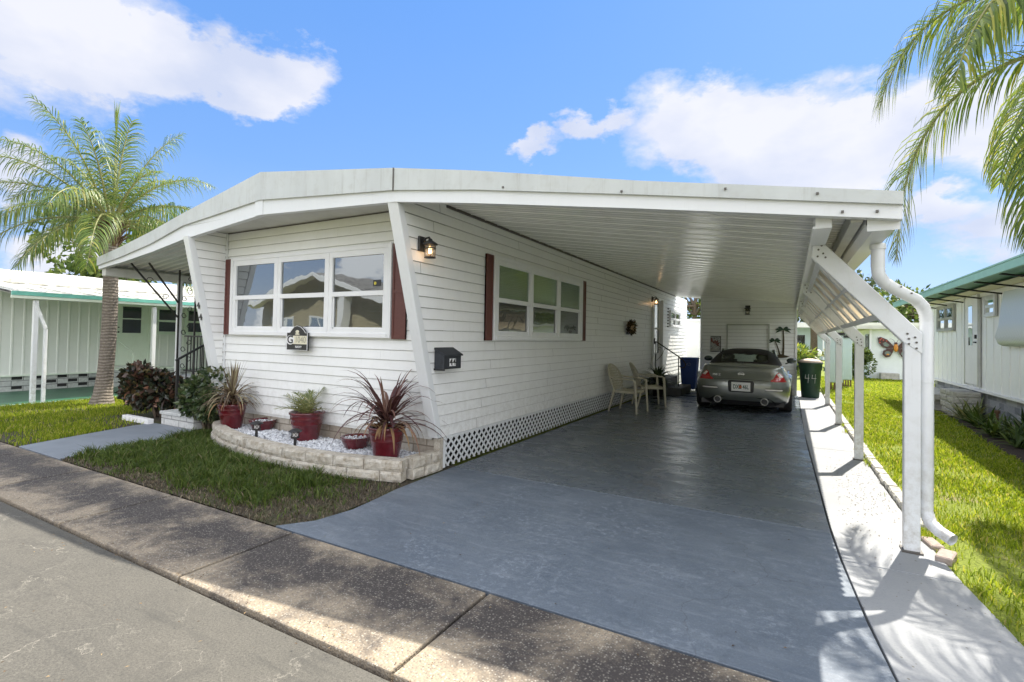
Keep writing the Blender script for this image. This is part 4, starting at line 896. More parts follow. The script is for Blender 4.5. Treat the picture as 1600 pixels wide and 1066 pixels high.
# ================================================================== SIDE STEPS
st = thing('entry_steps', 'grey painted concrete steps with an iron handrail at the side door', 'steps', (0.3, 9.5, 0))
m = MB(); m.box(0.03, 0.50, 8.9, 10.3, 0.0, 0.42); m.build('upper_step', M_conc, st, bevel=0.01)
m = MB(); m.box(0.505, 0.86, 8.9, 10.3, 0.0, 0.19); m.build('lower_step', M_conc, st, bevel=0.01)
m = MB(); m.tube([(0.03, 9.35, 1.36), (0.12, 9.35, 1.36), (0.68, 9.45, 0.98), (0.80, 9.47, 0.88), (0.86, 9.48, 0.78), (0.83, 9.48, 0.70), (0.76, 9.47, 0.68), (0.70, 9.46, 0.72)], 0.016, 8); m.build('handrail', M_iron, st)
m = MB(); m.tube([(0.68, 9.45, 0.19), (0.68, 9.45, 0.97)], 0.014, 6); m.tube([(0.10, 9.36, 0.42), (0.10, 9.36, 1.36)], 0.014, 6); split(m, 'rail_post', M_iron, st)
m = MB(); m.tube([(0.12, 9.36, 0.85), (0.25, 9.38, 1.0), (0.33, 9.39, 1.18)], 0.007, 6); m.tube([(0.2+0.04*math.cos(a*.6), 9.38, 1.18+0.04*math.sin(a*.6)) for a in range(9)], 0.007, 6); split(m, 'scroll', M_iron, st)

# ---- potted spider plant
def blade(m, base, az, el, L, w, droop, n=7, curl=0.0, twist=0.0):
    p = Vector(base); d = Vector((math.cos(az)*math.cos(el), math.sin(az)*math.cos(el), math.sin(el))); pts = []; s0 = Vector((-math.sin(az), math.cos(az), 0)); az_ = az
    seg = L/n; vs = []
    for i in range(n+1):
        t_ = i/n; ww = w*(0.55+0.9*t_ if t_ < 0.35 else 0.865*(1-((t_-0.35)/0.65)**1.6))*0.5+0.0006
        s1 = s0; up = s1.cross(d); 
        vs += [p - s1*ww, p - up*ww*0.35, p + s1*ww]
        p = p + d*seg; d = (d + Vector((0, 0, -1))*droop*seg*(0.4+1.6*t_) + s0*curl*seg).normalized()
    fs = []
    for i in range(n): a = 3*i; fs += [(a, a+1, a+4, a+3), (a+1, a+2, a+5, a+4)]
    m.add(vs, fs, True)
pp = thing('potted_plant', 'dark green strappy plant in a dark pot next to the side steps', 'potted plant', (0.42, 8.35, 0))
m = MB(); m.lathe([(0.0, 0.0), (0.12, 0.0), (0.17, 0.30), (0.185, 0.32), (0.165, 0.32), (0.155, 0.28), (0, 0.28)], (0.44, 8.15, 0.04), 20); m.build('pot', M_black, pp)
m = MB()
for i in range(110): blade(m, (0.44, 8.15, 0.34), random.random()*2*PI, R(random.uniform(15, 80)), random.uniform(.40, .72), .045, 3.2)
m.build('foliage', M_green, pp)

# ================================================================== BINS
bb = thing('recycling_bin', 'dark blue wheeled recycling bin between the steps and the shed', 'bin', (0.84, 10.62, 0))
def tapered(m, cx, cy, w0, d0, w1, d1, z0, z1):
    m.add([(cx-w0/2, cy-d0/2, z0), (cx+w0/2, cy-d0/2, z0), (cx+w0/2, cy+d0/2, z0), (cx-w0/2, cy+d0/2, z0), (cx-w1/2, cy-d1/2, z1), (cx+w1/2, cy-d1/2, z1), (cx+w1/2, cy+d1/2, z1), (cx-w1/2, cy+d1/2, z1)],
          [(0, 3, 2, 1), (4, 5, 6, 7), (0, 1, 5, 4), (1, 2, 6, 5), (2, 3, 7, 6), (3, 0, 4, 7)])
m = MB(); tapered(m, 0.76, 10.62, 0.36, 0.36, 0.46, 0.44, 0.04, 0.88); m.build('body', M_blue, bb, bevel=0.02, seg=2)
m = MB(); tapered(m, 0.76, 10.62, 0.49, 0.47, 0.45, 0.42, 0.882, 0.93); m.build('lid', M_blue, bb, bevel=0.012, seg=2)
m = MB(); m.box(0.56, 0.96, 10.375, 10.392, 0.80, 0.86); m.build('front_rim', M_blue, bb)
for wx in (0.60, 0.92):
    m = MB(); m.tube([(wx-0.02, 10.80, 0.08), (wx+0.02, 10.80, 0.08)], 0.08, 14); m.build('wheel', M_black, bb)
m = MB()
for k in range(6): 
    a = k*1.05; m.bar((0.775+0.05*math.cos(a), 10.404, 0.745+0.035*math.sin(a)), (0.775+0.05*math.cos(a+.6), 10.403, 0.745+0.035*math.sin(a+.6)), 0.004, 0.014, up=(0, 1, 0))
m.build('recycling_mark', M_binw, bb)
gb = thing('trash_can', 'dark green tapered trash can painted 44 at the back right corner of the carport', 'trash can', (3.73, 10.78, 0))
m = MB(); m.lathe([(0.0, 0.0), (0.195, 0.0), (0.205, 0.03), (0.245, 0.70), (0.262, 0.72), (0.268, 0.86), (0.285, 0.87), (0.285, 0.895), (0.26, 0.90)], (3.73, 10.78, 0), 32); m.build('body', M_gbin, gb)
m = MB(); m.lathe([(0.275, 0.90), (0.285, 0.915), (0.20, 0.975), (0.06, 1.0), (0.0, 1.0)], (3.73, 10.78, 0), 28); m.build('lid', M_tanlid, gb)
for sx in (-0.27, 0.27):
    m = MB(); m.tube([(3.73+sx, 10.74, 0.80), (3.73+sx*1.12, 10.72, 0.78), (3.73+sx*1.12, 10.72, 0.70), (3.73+sx, 10.74, 0.70)], 0.014, 6); m.build('handle', M_gbin, gb)
def stroke44(parent, cx, y, z, h, mat):
    m = MB()
    for ox in (-0.075, 0.075):
        x = cx+ox; m.bar((x-0.035, y, z+h*0.42), (x-0.045, y, z-h*0.02), 0.006, 0.024, up=(0, 1, 0)); m.bar((x-0.05, y, z-h*0.01), (x+0.05, y, z+h*0.03), 0.006, 0.022, up=(0, 1, 0)); m.bar((x+0.030, y, z+h*0.48), (x+0.018, y, z-h*0.52), 0.006, 0.024, up=(0, 1, 0))
    return split(m, 'painted_stroke', mat, parent)
stroke44(gb, 3.73, 10.78-0.232, 0.50, 0.23, M_white)

# ================================================================== WALL ART ON THE SHED
pa = thing('framed_picture', 'rectangular picture of red leaves, black and white, left of the panel on the shed wall', 'picture', (1.40, SY-0.02, 1.10))
m = MB(); m.box(1.265, 1.545, SY-0.035, SY-0.016, 1.10, 1.55); m.build('frame', M_black, pa, bevel=0.004)
t = NT('leaf_print'); d_ = t.map(t.pos, (7, 1, 14), rot=(0, 0.8, 0)); n = t.noise(1.6, 3, 0.6, vec=d_, dist=1.5)
c = t.ramp(n, [(0.36, (0.03, 0.03, 0.03)), (0.46, (0.55, 0.55, 0.52)), (0.54, (0.05, 0.05, 0.05)), (0.62, (0.6, 0.6, 0.56))]); q = t.noise(6, 2, vec=t.pos); c = t.mix(t.mr(q, 0.6, 0.65), c, (0.20, 0.06, 0.05)); t.setp(Base_Color=c, Roughness=0.4)
m = MB(); m.box(1.28, 1.53, SY-0.038, SY-0.0355, 1.115, 1.535); m.build('print', t.m, pa)
m = MB()
for k in range(5):
    a = -0.9+k*0.75; p = Vector((1.40, SY-0.041, 1.33)); d = Vector((math.sin(a), 0, math.cos(a))); s_ = Vector((d.z, 0, -d.x)); L = 0.14; m.add([p, p+d*L*.5+s_*.025, p+d*L, p+d*L*.5-s_*.025], [(0, 1, 2, 3)])
split(m, 'red_leaf', pm('print_red', (0.16, 0.04, 0.03), 0.5), pa)
pw = thing('palm_wall_ornament', 'flat metal ornament of two dark palm trees on the right of the shed wall', 'wall ornament', (3.02, SY-0.03, 1.0))
M_pwg = pm('ornament_green', (0.03, 0.06, 0.035), 0.4, var=0.5, vs=15, metal=0.4); M_pwb = pm('ornament_bronze', (0.07, 0.055, 0.03), 0.45, var=0.4, vs=18, metal=0.4)
m = MB(); m.prism([(2.86, 1.03), (2.90, 0.99), (3.05, 0.985), (3.18, 1.0), (3.26, 1.03), (3.17, 1.055), (3.06, 1.09), (2.98, 1.065), (2.90, 1.06)], 'y', SY-0.032, SY-0.018); m.build('island', M_pwb, pw)
def flatpalm(bx, bz, tx, tz, r, w):
    m = MB(); q = [((bx, bz), w*1.3), (((bx*2+tx)/3+0.012, (bz*2+tz)/3), w), (((bx+2*tx)/3+0.012, (bz+2*tz)/3), w*.85), ((tx, tz), w*.7)]
    L = [(a-ww, z) for (a, z), ww in q]; Rr = [(a+ww, z) for (a, z), ww in q][::-1]; m.prism(L+Rr, 'y', SY-0.034, SY-0.019); m.build('trunk', M_pwb, pw)
    for k in range(7):
        a = R(-115+k*38.3); m = MB(); L = []; U = []; n = 6
        for i in range(n+1):
            t_ = i/n; x = tx+math.sin(a)*r*t_; z = tz+math.cos(a)*r*t_*0.62-0.32*r*t_*t_+0.10*r*t_; wd = 0.030*math.sin(PI*min(1, t_*0.9+0.1))+0.003; L.append((x, z-wd)); U.append((x, z+wd*0.8))
        m.prism(L+U[::-1], 'y', SY-0.042-0.003*(k % 3), SY-0.036-0.003*(k % 3)); m.build('frond', M_pwg, pw)
flatpalm(3.10, 1.05, 3.10, 1.76, 0.20, 0.020); flatpalm(3.03, 1.05, 2.90, 1.46, 0.16, 0.015)

# ================================================================== CAR
car = thing('parked_car', 'grey metallic two-seat soft-top sports car parked with its tail to the street', 'car', (0, 0, 0))
half = [(0, 0), (0.2, 0.005), (0.40, 0.022), (0.58, 0.058), (0.72, 0.118), (0.82, 0.22), (0.875, 0.40), (0.902, 0.62), (0.9075, 0.85), (0.895, 1.15), (0.870, 1.6), (0.862, 2.2), (0.868, 2.8), (0.890, 3.2), (0.895, 3.45), (0.87, 3.75), (0.78, 4.02), (0.60, 4.20), (0.35, 4.28), (0, 4.31)]
def catmull(P, n):
    P = [Vector((a, b)) for a, b in P]; o = []
    for i in range(len(P)-1):
        p0 = P[max(i-1, 0)]; p1 = P[i]; p2 = P[i+1]; p3 = P[min(i+2, len(P)-1)]
        if i == 0: p0 = Vector((-P[1].x, P[1].y))
        for k in range(n):
            t_ = k/n; o.append(0.5*((2*p1)+(-p0+p2)*t_+(2*p0-5*p1+4*p2-p3)*t_*t_+(-p0+3*p1-3*p2+p3)*t_**3))
    o.append(P[-1]); return o
HC = catmull(half, 5); NH = len(HC)
ring = [(p.x, p.y) for p in HC] + [(-p.x, p.y) for p in HC[-2:0:-1]]; NR = len(ring)
def nrm2(i):
    a = Vector(ring[(i-1) % NR]); b = Vector(ring[(i+1) % NR]); d = (b-a).normalized(); return Vector((d.y, -d.x))
NRM = [nrm2(i) for i in range(NR)]
def hf(y):   # belt height profile
    K = [(0, 0.925), (0.3, 0.935), (0.8, 0.93), (1.4, 0.88), (2.2, 0.84), (3.0, 0.82), (3.6, 0.74), (4.0, 0.64), (4.31, 0.52)]
    for (a, b), (c, d) in zip(K[:-1], K[1:]):
        if a <= y <= c: return b+(d-b)*(y-a)/(c-a)
    return K[-1][1]
def sill(y):
    z = 0.235 if (y < 0.25) else 0.19
    for yw in (0.80, 3.45):
        q = abs(y-yw)
        if q < 0.375: z = max(z, 0.325+math.sqrt(0.375**2-q*q)*0.93)
    return z
LV = [(0.0, 0.055, 0), (0.06, 0.03, 0), (0.18, 0.012, 0), (0.36, 0.0, 0), (0.50, 0.004, 0), (0.60, 0.018, 0), (0.70, 0.045, 0), (0.80, 0.085, 0), (0.90, 0.125, 0), (0.955, 0.14, 0), (0.99, 0.155, 0), (1.0, 0.18, 0)]
body = MB(); vs = []
for lt, ins, _ in LV:
    for i, (x, y) in enumerate(ring):
        z0 = sill(y); z1 = hf(y); z = 0.20+(z1-0.20)*lt; z = max(z, z0+(z1-z0)*lt*0.55 if z0 > 0.25 else z0+(z1-z0)*lt)
        rear = max(0.0, 1-y/0.5) if y < 0.5 else 0.0
        ii = ins*(1.0+0.10*rear)
        if lt > 0.85: ii *= 1.0 - 0.28*rear          # lip of the deck lid
        n = NRM[i]; vs.append((x-n.x*ii, y-n.y*ii, z))
base = len(vs)-NR
rings_top = 5
for k in range(1, rings_top+1):
    f = 1-k/rings_top; 
    for i in range(NR):
        x, y, z = vs[base+i]; yy = min(max(y, 0.22+0.05*k), 4.15-0.05*k) if k > 0 else y; yy = y+(yy-y)*min(1, k/2)
        z_ = hf(yy)+0.035*(1-f*f)*(1.0 if yy > 0.5 else 0.55)+ (0.012 if k == 1 and y < 0.3 else 0); vs.append((x*f, yy, z_))
fs = [(j*NR+i, j*NR+(i+1) % NR, (j+1)*NR+(i+1) % NR, (j+1)*NR+i) for j in range(len(LV)-1+rings_top) for i in range(NR)]
body.add(vs, fs, True)
t = NT('grey_car_paint'); t.setp(Base_Color=(0.22, 0.235, 0.22, 1), Metallic=0.75, Roughness=0.28); t.p.inputs['Coat Weight'].default_value = 1.0; t.p.inputs['Coat Roughness'].default_value = 0.03; M_paint = t.m
cb_ = body.build('body', M_paint, car)
BV = [Vector(v) for v in vs]
from mathutils.bvhtree import BVHTree
bvh = BVHTree.FromPolygons(BV, fs)
def rp(x, z, off=0.006):     # point on the tail at (x, z)
    h = bvh.ray_cast(Vector((x, -1, z)), Vector((0, 1, 0)))
    return (h[0]+h[1]*(off if h[1].y < 0 else -off), h[1]) if h[0] else (Vector((x, 0.1, z)), Vector((0, -1, 0)))
def patch(name, poly, mat, parent, off=0.006, n=8, depth=0.01, bevel=0):
    # fan-tessellated decal that follows the tail surface, with a real edge
    m = MB(); cx = sum(p[0] for p in poly)/len(poly); cz = sum(p[1] for p in poly)/len(poly); per = []
    for i in range(len(poly)):
        a, b = poly[i], poly[(i+1) % len(poly)]
        for k in range(4): per.append((a[0]+(b[0]-a[0])*k/4, a[1]+(b[1]-a[1])*k/4))
    N = len(per); vs = []
    for r in range(n+1):
        f = r/n
        for x, z in per: vs.append(rp(cx+(x-cx)*f, cz+(z-cz)*f, off)[0])
    fs = [(r*N+i, r*N+(i+1) % N, (r+1)*N+(i+1) % N, (r+1)*N+i) for r in range(n) for i in range(N)]
    e = [rp(x, z, -depth)[0] for x, z in per]; b = len(vs); vs += e; fs += [(n*N+i, n*N+(i+1) % N, b+(i+1) % N, b+i) for i in range(N)]
    m.add(vs, fs, True); return m.build(name, mat, parent)
M_tail = pm('tail_lamp_red', (0.42, 0.012, 0.016), 0.12, var=0.25, vs=14, coat=1.0); M_lens = pm('clear_lens', (0.75, 0.72, 0.70), 0.1, var=0.05)
for s_ in (-1, 1):
    P = [(s_*0.80, 0.635), (s_*0.53, 0.635), (s_*0.515, 0.655), (s_*0.58, 0.70), (s_*0.625, 0.79), (s_*0.665, 0.82), (s_*0.75, 0.73)]
    if s_ < 0: P = P[::-1]
    tl = patch('tail_light', P, M_tail, car)
    Q = [(s_*0.68, 0.715), (s_*0.635, 0.775), (s_*0.665, 0.80), (s_*0.735, 0.725)]; patch('indicator_lens', Q if s_ > 0 else Q[::-1], M_lens, tl, 0.010)
    Q = [(s_*0.30, 0.475), (s_*0.66, 0.47), (s_*0.68, 0.49), (s_*0.66, 0.515), (s_*0.30, 0.52)] if s_ > 0 else [(-0.78+0.0, 0.475), (-0.45, 0.475), (-0.43, 0.495), (-0.45, 0.52), (-0.78, 0.52), (-0.80, 0.50)]
    Q = [(s_*0.44, 0.450), (s_*0.72, 0.450), (s_*0.75, 0.477), (s_*0.72, 0.505), (s_*0.44, 0.505), (s_*0.42, 0.477)]
    q = patch('reflector', Q if s_ > 0 else Q[::-1], M_black, car, 0.004); Q2 = [(x*0.98+s_*0.01, 0.475+(z-0.475)*0.55) for x, z in Q]; patch('reflector_lens', Q2 if s_ > 0 else Q2[::-1], M_lens, q, 0.008)
pr = patch('plate_recess', [(-0.205, 0.405), (0.205, 0.405), (0.228, 0.43), (0.238, 0.60), (0.215, 0.635), (-0.215, 0.635), (-0.238, 0.60), (-0.228, 0.43)], M_black, car, 0.006)
pc = rp(0, 0.52, 0.016)[0]; pn = Vector((0, -1, 0)); 
m = MB(); m.box(-0.172, 0.172, pc.y-0.006, pc.y, 0.43, 0.605); lp = m.build('licence_plate', M_white, car, bevel=0.002)
text_obj('DXZ 46L', 'plate_text', pm('plate_green', (0.04, 0.10, 0.08), 0.5), lp, wallM((0, pc.y-0.007, 0.512), (0, -1, 0)), 0.115, 0.0008, True, 0.64)
m = MB(); m.ball((-0.01, pc.y-0.008, 0.515), 0.030, 0.002, 0.030); m.build('plate_orange', pm('plate_orange_paint', (0.55, 0.14, 0.04), 0.5), lp)
# badge: ring with bar, script
bq = rp(0.0, 0.76, 0.008)[0]
m = MB(); m.tube([(0.048*math.cos(a*PI/10), bq.y, bq.z+0.040*math.sin(a*PI/10)) for a in range(21)], 0.007, 6); m.build('badge_ring', M_metal, car)
m = MB(); m.bar((-0.062, bq.y-0.004, bq.z), (0.062, bq.y-0.004, bq.z), 0.008, 0.018); m.build('badge_bar', M_metal, car)
tq = rp(-0.50, 0.725, 0.012)
text_obj('350 Z', 'boot_script', M_metal, car, wallM((-0.46, rp(-0.46, 0.73, 0.012)[0].y-0.01, 0.735), (-0.12, -1, 0)), 0.06, 0.002, True, 1.1)
# boot-lid shut line and lower lip
m = MB(); pts = [rp(x, 0.665-0.02*(x/0.46)**2, 0.001)[0] for x in np.linspace(-0.50, 0.50, 21)]; m.tube(pts, 0.004, 5); m.build('shut_line', M_black, car)
m = MB(); m.tube([rp(x, 0.90, 0.004)[0]+Vector((0, 0, 0.012)) for x in np.linspace(-0.62, 0.62, 21)], 0.012, 6); m.build('deck_lip', M_paint, car)
# diffuser and exhausts
m = MB(); vs2 = []
prof = [(-0.80, 0.245), (-0.62, 0.225), (-0.5, 0.30), (-0.35, 0.31), (0.35, 0.31), (0.5, 0.30), (0.62, 0.225), (0.80, 0.245)]
for i, (x, z) in enumerate(prof): 
    p = rp(x, max(z, 0.26), 0.008)[0]; vs2 += [(x, p.y, z), (x*0.97, p.y+0.10, 0.15)]
m.add(vs2, [(2*i, 2*i+2, 2*i+3, 2*i+1) for i in range(len(prof)-1)]); m.box(-0.76, 0.76, 0.20, 4.1, 0.14, 0.235); m.build('diffuser', M_black, car)
for ex_ in (-0.43, 0.42):
    m = MB(); m.tube([(ex_, -0.02, 0.245), (ex_, 0.25, 0.245)], 0.068, 18, caps=False); m.tube([(ex_, -0.015, 0.245), (ex_, 0.25, 0.245)], 0.057, 18, caps=False); m.tube([(ex_+0.0625*math.cos(a*PI/9), -0.02, 0.245+0.0625*math.sin(a*PI/9)) for a in range(19)], 0.006, 6)
    e_ = m.build('exhaust_tip', M_metal, car)
    m = MB(); m.tube([(ex_, 0.05, 0.245), (ex_, 0.06, 0.245)], 0.0565, 14); m.build('tip_core', M_black, e_)
# soft top
def roofsec(y):
    K = [(0.62, 0.60, 0.93, 0.68), (0.80, 0.60, 0.985, 0.705), (1.10, 0.595, 1.11, 0.72), (1.40, 0.59, 1.205, 0.73), (1.75, 0.58, 1.25, 0.735), (2.10, 0.57, 1.255, 0.735), (2.35, 0.56, 1.24, 0.735)]
    for a, b in zip(K[:-1], K[1:]):
        if a[0] <= y <= b[0]:
            t_ = (y-a[0])/(b[0]-a[0]); return [a[i]+(b[i]-a[i])*t_ for i in range(4)]
    return K[-1]
def sect(y, n=20):
    _, ws, zt, wb = roofsec(y); zb = min(zt-0.004, 0.88+0.03*(y < 1.2)); o = []
    for i in range(n+1):
        a = PI*i/n; c_a, s_a = math.cos(a), math.sin(a); e = 0.55
        x = math.copysign(abs(c_a)**e, c_a); z = abs(s_a)**e
        w = wb+(ws-wb)*z; o.append((x*w, y, zb+(zt-zb)*z))
    return o
ys = list(np.linspace(0.62, 2.35, 19)); top = []
for y in ys: top += sect(y)
def in_window(x, y): 
    return False
fs3 = []; n_ = 20
for j in range(len(ys)-1):
    for i in range(n_):
        a = top[j*21+i]; b = top[(j+1)*21+i+1]; mx_, my_ = (a[0]+b[0])/2, (a[1]+b[1])/2
        if 0.80 < my_ < 1.24 and abs(mx_) < 0.45: continue
        fs3.append((j*21+i, j*21+i+1, (j+1)*21+i+1, (j+1)*21+i))
m = MB(); m.add(top, fs3, True); t = NT('soft_top_fabric'); t.setp(Base_Color=(0.018, 0.016, 0.018, 1), Roughness=0.85); t.bump(t.noise(300, 2), 0.3, 0.001); stp = m.build('soft_top', t.m, car)
t = NT('rear_window_glass'); tb = t.n('ShaderNodeBsdfTransparent'); tb.inputs[0].default_value = (0.72, 0.80, 0.74, 1); gl = t.n('ShaderNodeBsdfGlossy'); gl.inputs['Roughness'].default_value = 0.03; gl.inputs[0].default_value = (0.6, 0.6, 0.6, 1)
mx = t.n('ShaderNodeMixShader'); mx.inputs[0].default_value = 0.12; t.l(tb.outputs[0], mx.inputs[1]); t.l(gl.outputs[0], mx.inputs[2]); t.l(mx.outputs[0], t.o.inputs[0]); M_cargl = t.m
gy = [y for y in ys if 0.76 < y < 1.32]; gv = []
for y in gy: 
    s2 = sect(y); gv += [(x, y, z-0.006) for (x, _, z) in s2 if abs(x) < 0.50]
cnt = len(gv)//len(gy)
m = MB(); m.add(gv, [(j*cnt+i, j*cnt+i+1, (j+1)*cnt+i+1, (j+1)*cnt+i) for j in range(len(gy)-1) for i in range(cnt-1)], True); m.build('rear_window', M_cargl, stp)
# windscreen, side glass pillars
m = MB(); m.add([(-0.63, 2.37, 0.90), (0.63, 2.37, 0.90), (0.53, 2.36, 1.225), (-0.53, 2.36, 1.225), (-0.66, 3.05, 0.86), (0.66, 3.05, 0.86)], [(3, 2, 5, 4)]); m.build('windscreen', M_cargl, car)
m = MB()
for s_ in (-1, 1): m.bar((s_*0.55, 2.34, 1.215), (s_*0.67, 3.06, 0.85), 0.05, 0.04)
split(m, 'pillar', M_paint, car)
m = MB(); m.box(-0.62, 0.62, 1.2, 3.0, 0.80, 0.845); m.build('cockpit_floor', M_black, car)
for s_ in (-0.34, 0.34):
    m = MB(); m.add([(s_-0.22, 1.50, 0.6), (s_+0.22, 1.50, 0.6), (s_+0.17, 1.36, 1.02), (s_-0.17, 1.36, 1.02), (s_-0.22, 1.62, 0.6), (s_+0.22, 1.62, 0.6), (s_+0.17, 1.48, 1.02), (s_-0.17, 1.48, 1.02)], [(0, 1, 2, 3), (4, 7, 6, 5), (0, 3, 7, 4), (1, 5, 6, 2), (3, 2, 6, 7)]); m.ball((s_, 1.40, 1.07), 0.13, 0.06, 0.09, 14, 8); m.build('seat', M_black, car)
m = MB(); m.ball((0.02, 2.40, 1.13), 0.12, 0.03, 0.04, 12, 6); m.build('interior_mirror', M_black, car)
for s_ in (-1, 1):
    m = MB(); m.ball((s_*0.925, 2.70, 0.975), 0.105, 0.06, 0.068, 16, 10); m.bar((s_*0.80, 2.70, 0.90), (s_*0.90, 2.70, 0.94), 0.05, 0.03); mm = m.build('door_mirror', pm('mirror_shell', (0.03, 0.045, 0.05), 0.25, coat=0.6), car)
for yw in (0.80, 3.45):
    for s_ in (-1, 1):
        xo, xi = s_*0.905, s_*0.665
        m = MB(); n = 28; prof = [(0.235, xo*0.985), (0.30, xo), (0.325, xo*0.975), (0.328, (xo+xi)/2), (0.325, xi+s_*0.02), (0.30, xi), (0.20, xi)]; vv = []
        for r_, x in prof:
            for k in range(n): a = 2*PI*k/n; vv.append((x, yw+r_*math.cos(a), 0.325+r_*math.sin(a)))
        m.add(vv, [(j*n+k, j*n+(k+1) % n, (j+1)*n+(k+1) % n, (j+1)*n+k) for j in range(len(prof)-1) for k in range(n)], True)
        wh = thing_ = m.build('wheel', pm('tyre_rubber', (0.018, 0.018, 0.018), 0.8) if 'tyre_rubber' not in MATS else MATS['tyre_rubber'], car)
        m = MB(); rr = []
        for r_, x in ((0.235, xo*0.985), (0.225, xo*0.95), (0.215, xo*0.90)):
            for k in range(n): a = 2*PI*k/n; rr.append((x, yw+r_*math.cos(a), 0.325+r_*math.sin(a)))
        m.add(rr, [(j*n+k, j*n+(k+1) % n, (j+1)*n+(k+1) % n, (j+1)*n+k) for j in range(2) for k in range(n)], True)
        for k in range(6): a = k*PI/3; m.bar((xo*0.95, yw, 0.325), (xo*0.96, yw+0.22*math.cos(a), 0.325+0.22*math.sin(a)), 0.02, 0.045, up=(1, 0, 0))
        m.build('rim', M_metal, wh)
m = MB(); m.tube([(0.0, 0.55, 0.965), (0.0, 0.44, 0.985)], 0.02, 8, flat=0.6); m.build('brake_light_pod', M_black, car)
car.location = (2.42, 6.58, 0.0); car.rotation_euler[2] = R(1.0)

# ================================================================== RAISED BED
def bed_line():
    P = [(-3.72, -0.10), (-3.62, -0.34), (-3.2, -0.58), (-2.6, -0.76), (-1.9, -0.86), (-1.2, -0.88), (-0.55, -0.80), (0.02, -0.64), (0.06, -0.06)]
    return P
def walk(P, step):
    segs = []; 
    for a, b in zip(P[:-1], P[1:]): segs.append((Vector((*a, 0)), Vector((*b, 0))))
    pts = []; carry = 0
    for a, b in segs:
        L = (b-a).length; d = carry
        while d < L: pts.append(a.lerp(b, d/L)); d += step
        carry = d-L
    return pts
def smooth_line(P, n=8):
    P = [Vector((a, b)) for a, b in P]; o = []
    for i in range(len(P)-1):
        p0 = P[max(i-1, 0)]; p1 = P[i]; p2 = P[i+1]; p3 = P[min(i+2, len(P)-1)]
        for k in range(n):
            t_ = k/n; o.append(tuple(0.5*((2*p1)+(-p0+p2)*t_+(2*p0-5*p1+4*p2-p3)*t_*t_+(-p0+3*p1-3*p2+p3)*t_**3)))
    o.append(tuple(P[-1])); return o
front_arc = smooth_line(bed_line()[:-1]); 
bed = thing('raised_bed', 'curved two-course raised bed of split stone blocks in front of the mobile home', 'planter', (-1.8, -0.5, 0))
def rough_block(a, b, z0, z1, depth, mat, parent, name='block'):
    a = Vector((a[0], a[1], 0)); b = Vector((b[0], b[1], 0)); d = (b-a); L = d.length; d.normalize(); nn = Vector((d.y, -d.x, 0)); a = a+d*0.005; L -= 0.010
    nx, nz = 7, 4; vs = []; seed = random.random()*100
    for f in (0, 1):
        for j in range(nz+1):
            for i in range(nx+1):
                u, v = i/nx, j/nz; p = a+d*L*u-nn*(0 if f == 0 else depth)+Vector((0, 0, z0+(z1-z0)*v))
                if f == 0:
                    e = min(u, 1-u, v*0.7, (1-v)*0.7); r = mnoise.noise(Vector((p.x*14+seed, p.y*14, p.z*18)))*0.010; p = p+nn*(min(e*0.12, 0.010)-0.008+r)
                vs.append(p)
    q = (nx+1)*(nz+1); fs = []
    for j in range(nz):
        for i in range(nx): k = j*(nx+1)+i; fs.append((k, k+1, k+nx+2, k+nx+1)); fs.append((q+k, q+k+nx+1, q+k+nx+2, q+k+1))
    for i in range(nx): fs.append((i, q+i, q+i+1, i+1)); k = nz*(nx+1)+i; fs.append((k, k+1, q+k+1, q+k))
    for j in range(nz): k = j*(nx+1); fs.append((k, k+nx+1, q+k+nx+1, q+k)); k += nx; fs.append((k, q+k, q+k+nx+1, k+nx+1))
    m = MB(); m.add(vs, fs); return m.build(name, mat, parent)
def course(line, z0, z1, step, off, depth, first=None):
    pts = walk(line, step); pts2 = []
    start = Vector((*line[0], 0)); end = Vector((*line[-1], 0))
    P = walk(line, 0.01); n = max(1, int(step/0.01)); idx = [0]+list(range(int(off/0.01) if off else n, len(P), n))
    if len(P)-1-idx[-1] < n*0.35 and len(idx) > 1: idx[-1] = len(P)-1
    else: idx.append(len(P)-1)
    for a, b in zip(idx[:-1], idx[1:]): rough_block(P[a], P[b], z0, z1, depth, M_stone, bed)
def offs(line, o): return [(x, y-o) for x, y in line]
course(front_arc, 0.0, 0.098, 0.36, 0.20, 0.13); course([(x*0.995, y+0.012) for x, y in front_arc], 0.102, 0.205, 0.36, 0, 0.14)
course([(0.04, -0.498), (0.065, -0.07)], 0.0, 0.098, 0.30, 0.18, 0.12); course([(0.03, -0.482), (0.055, -0.07)], 0.102, 0.205, 0.28, 0, 0.13)
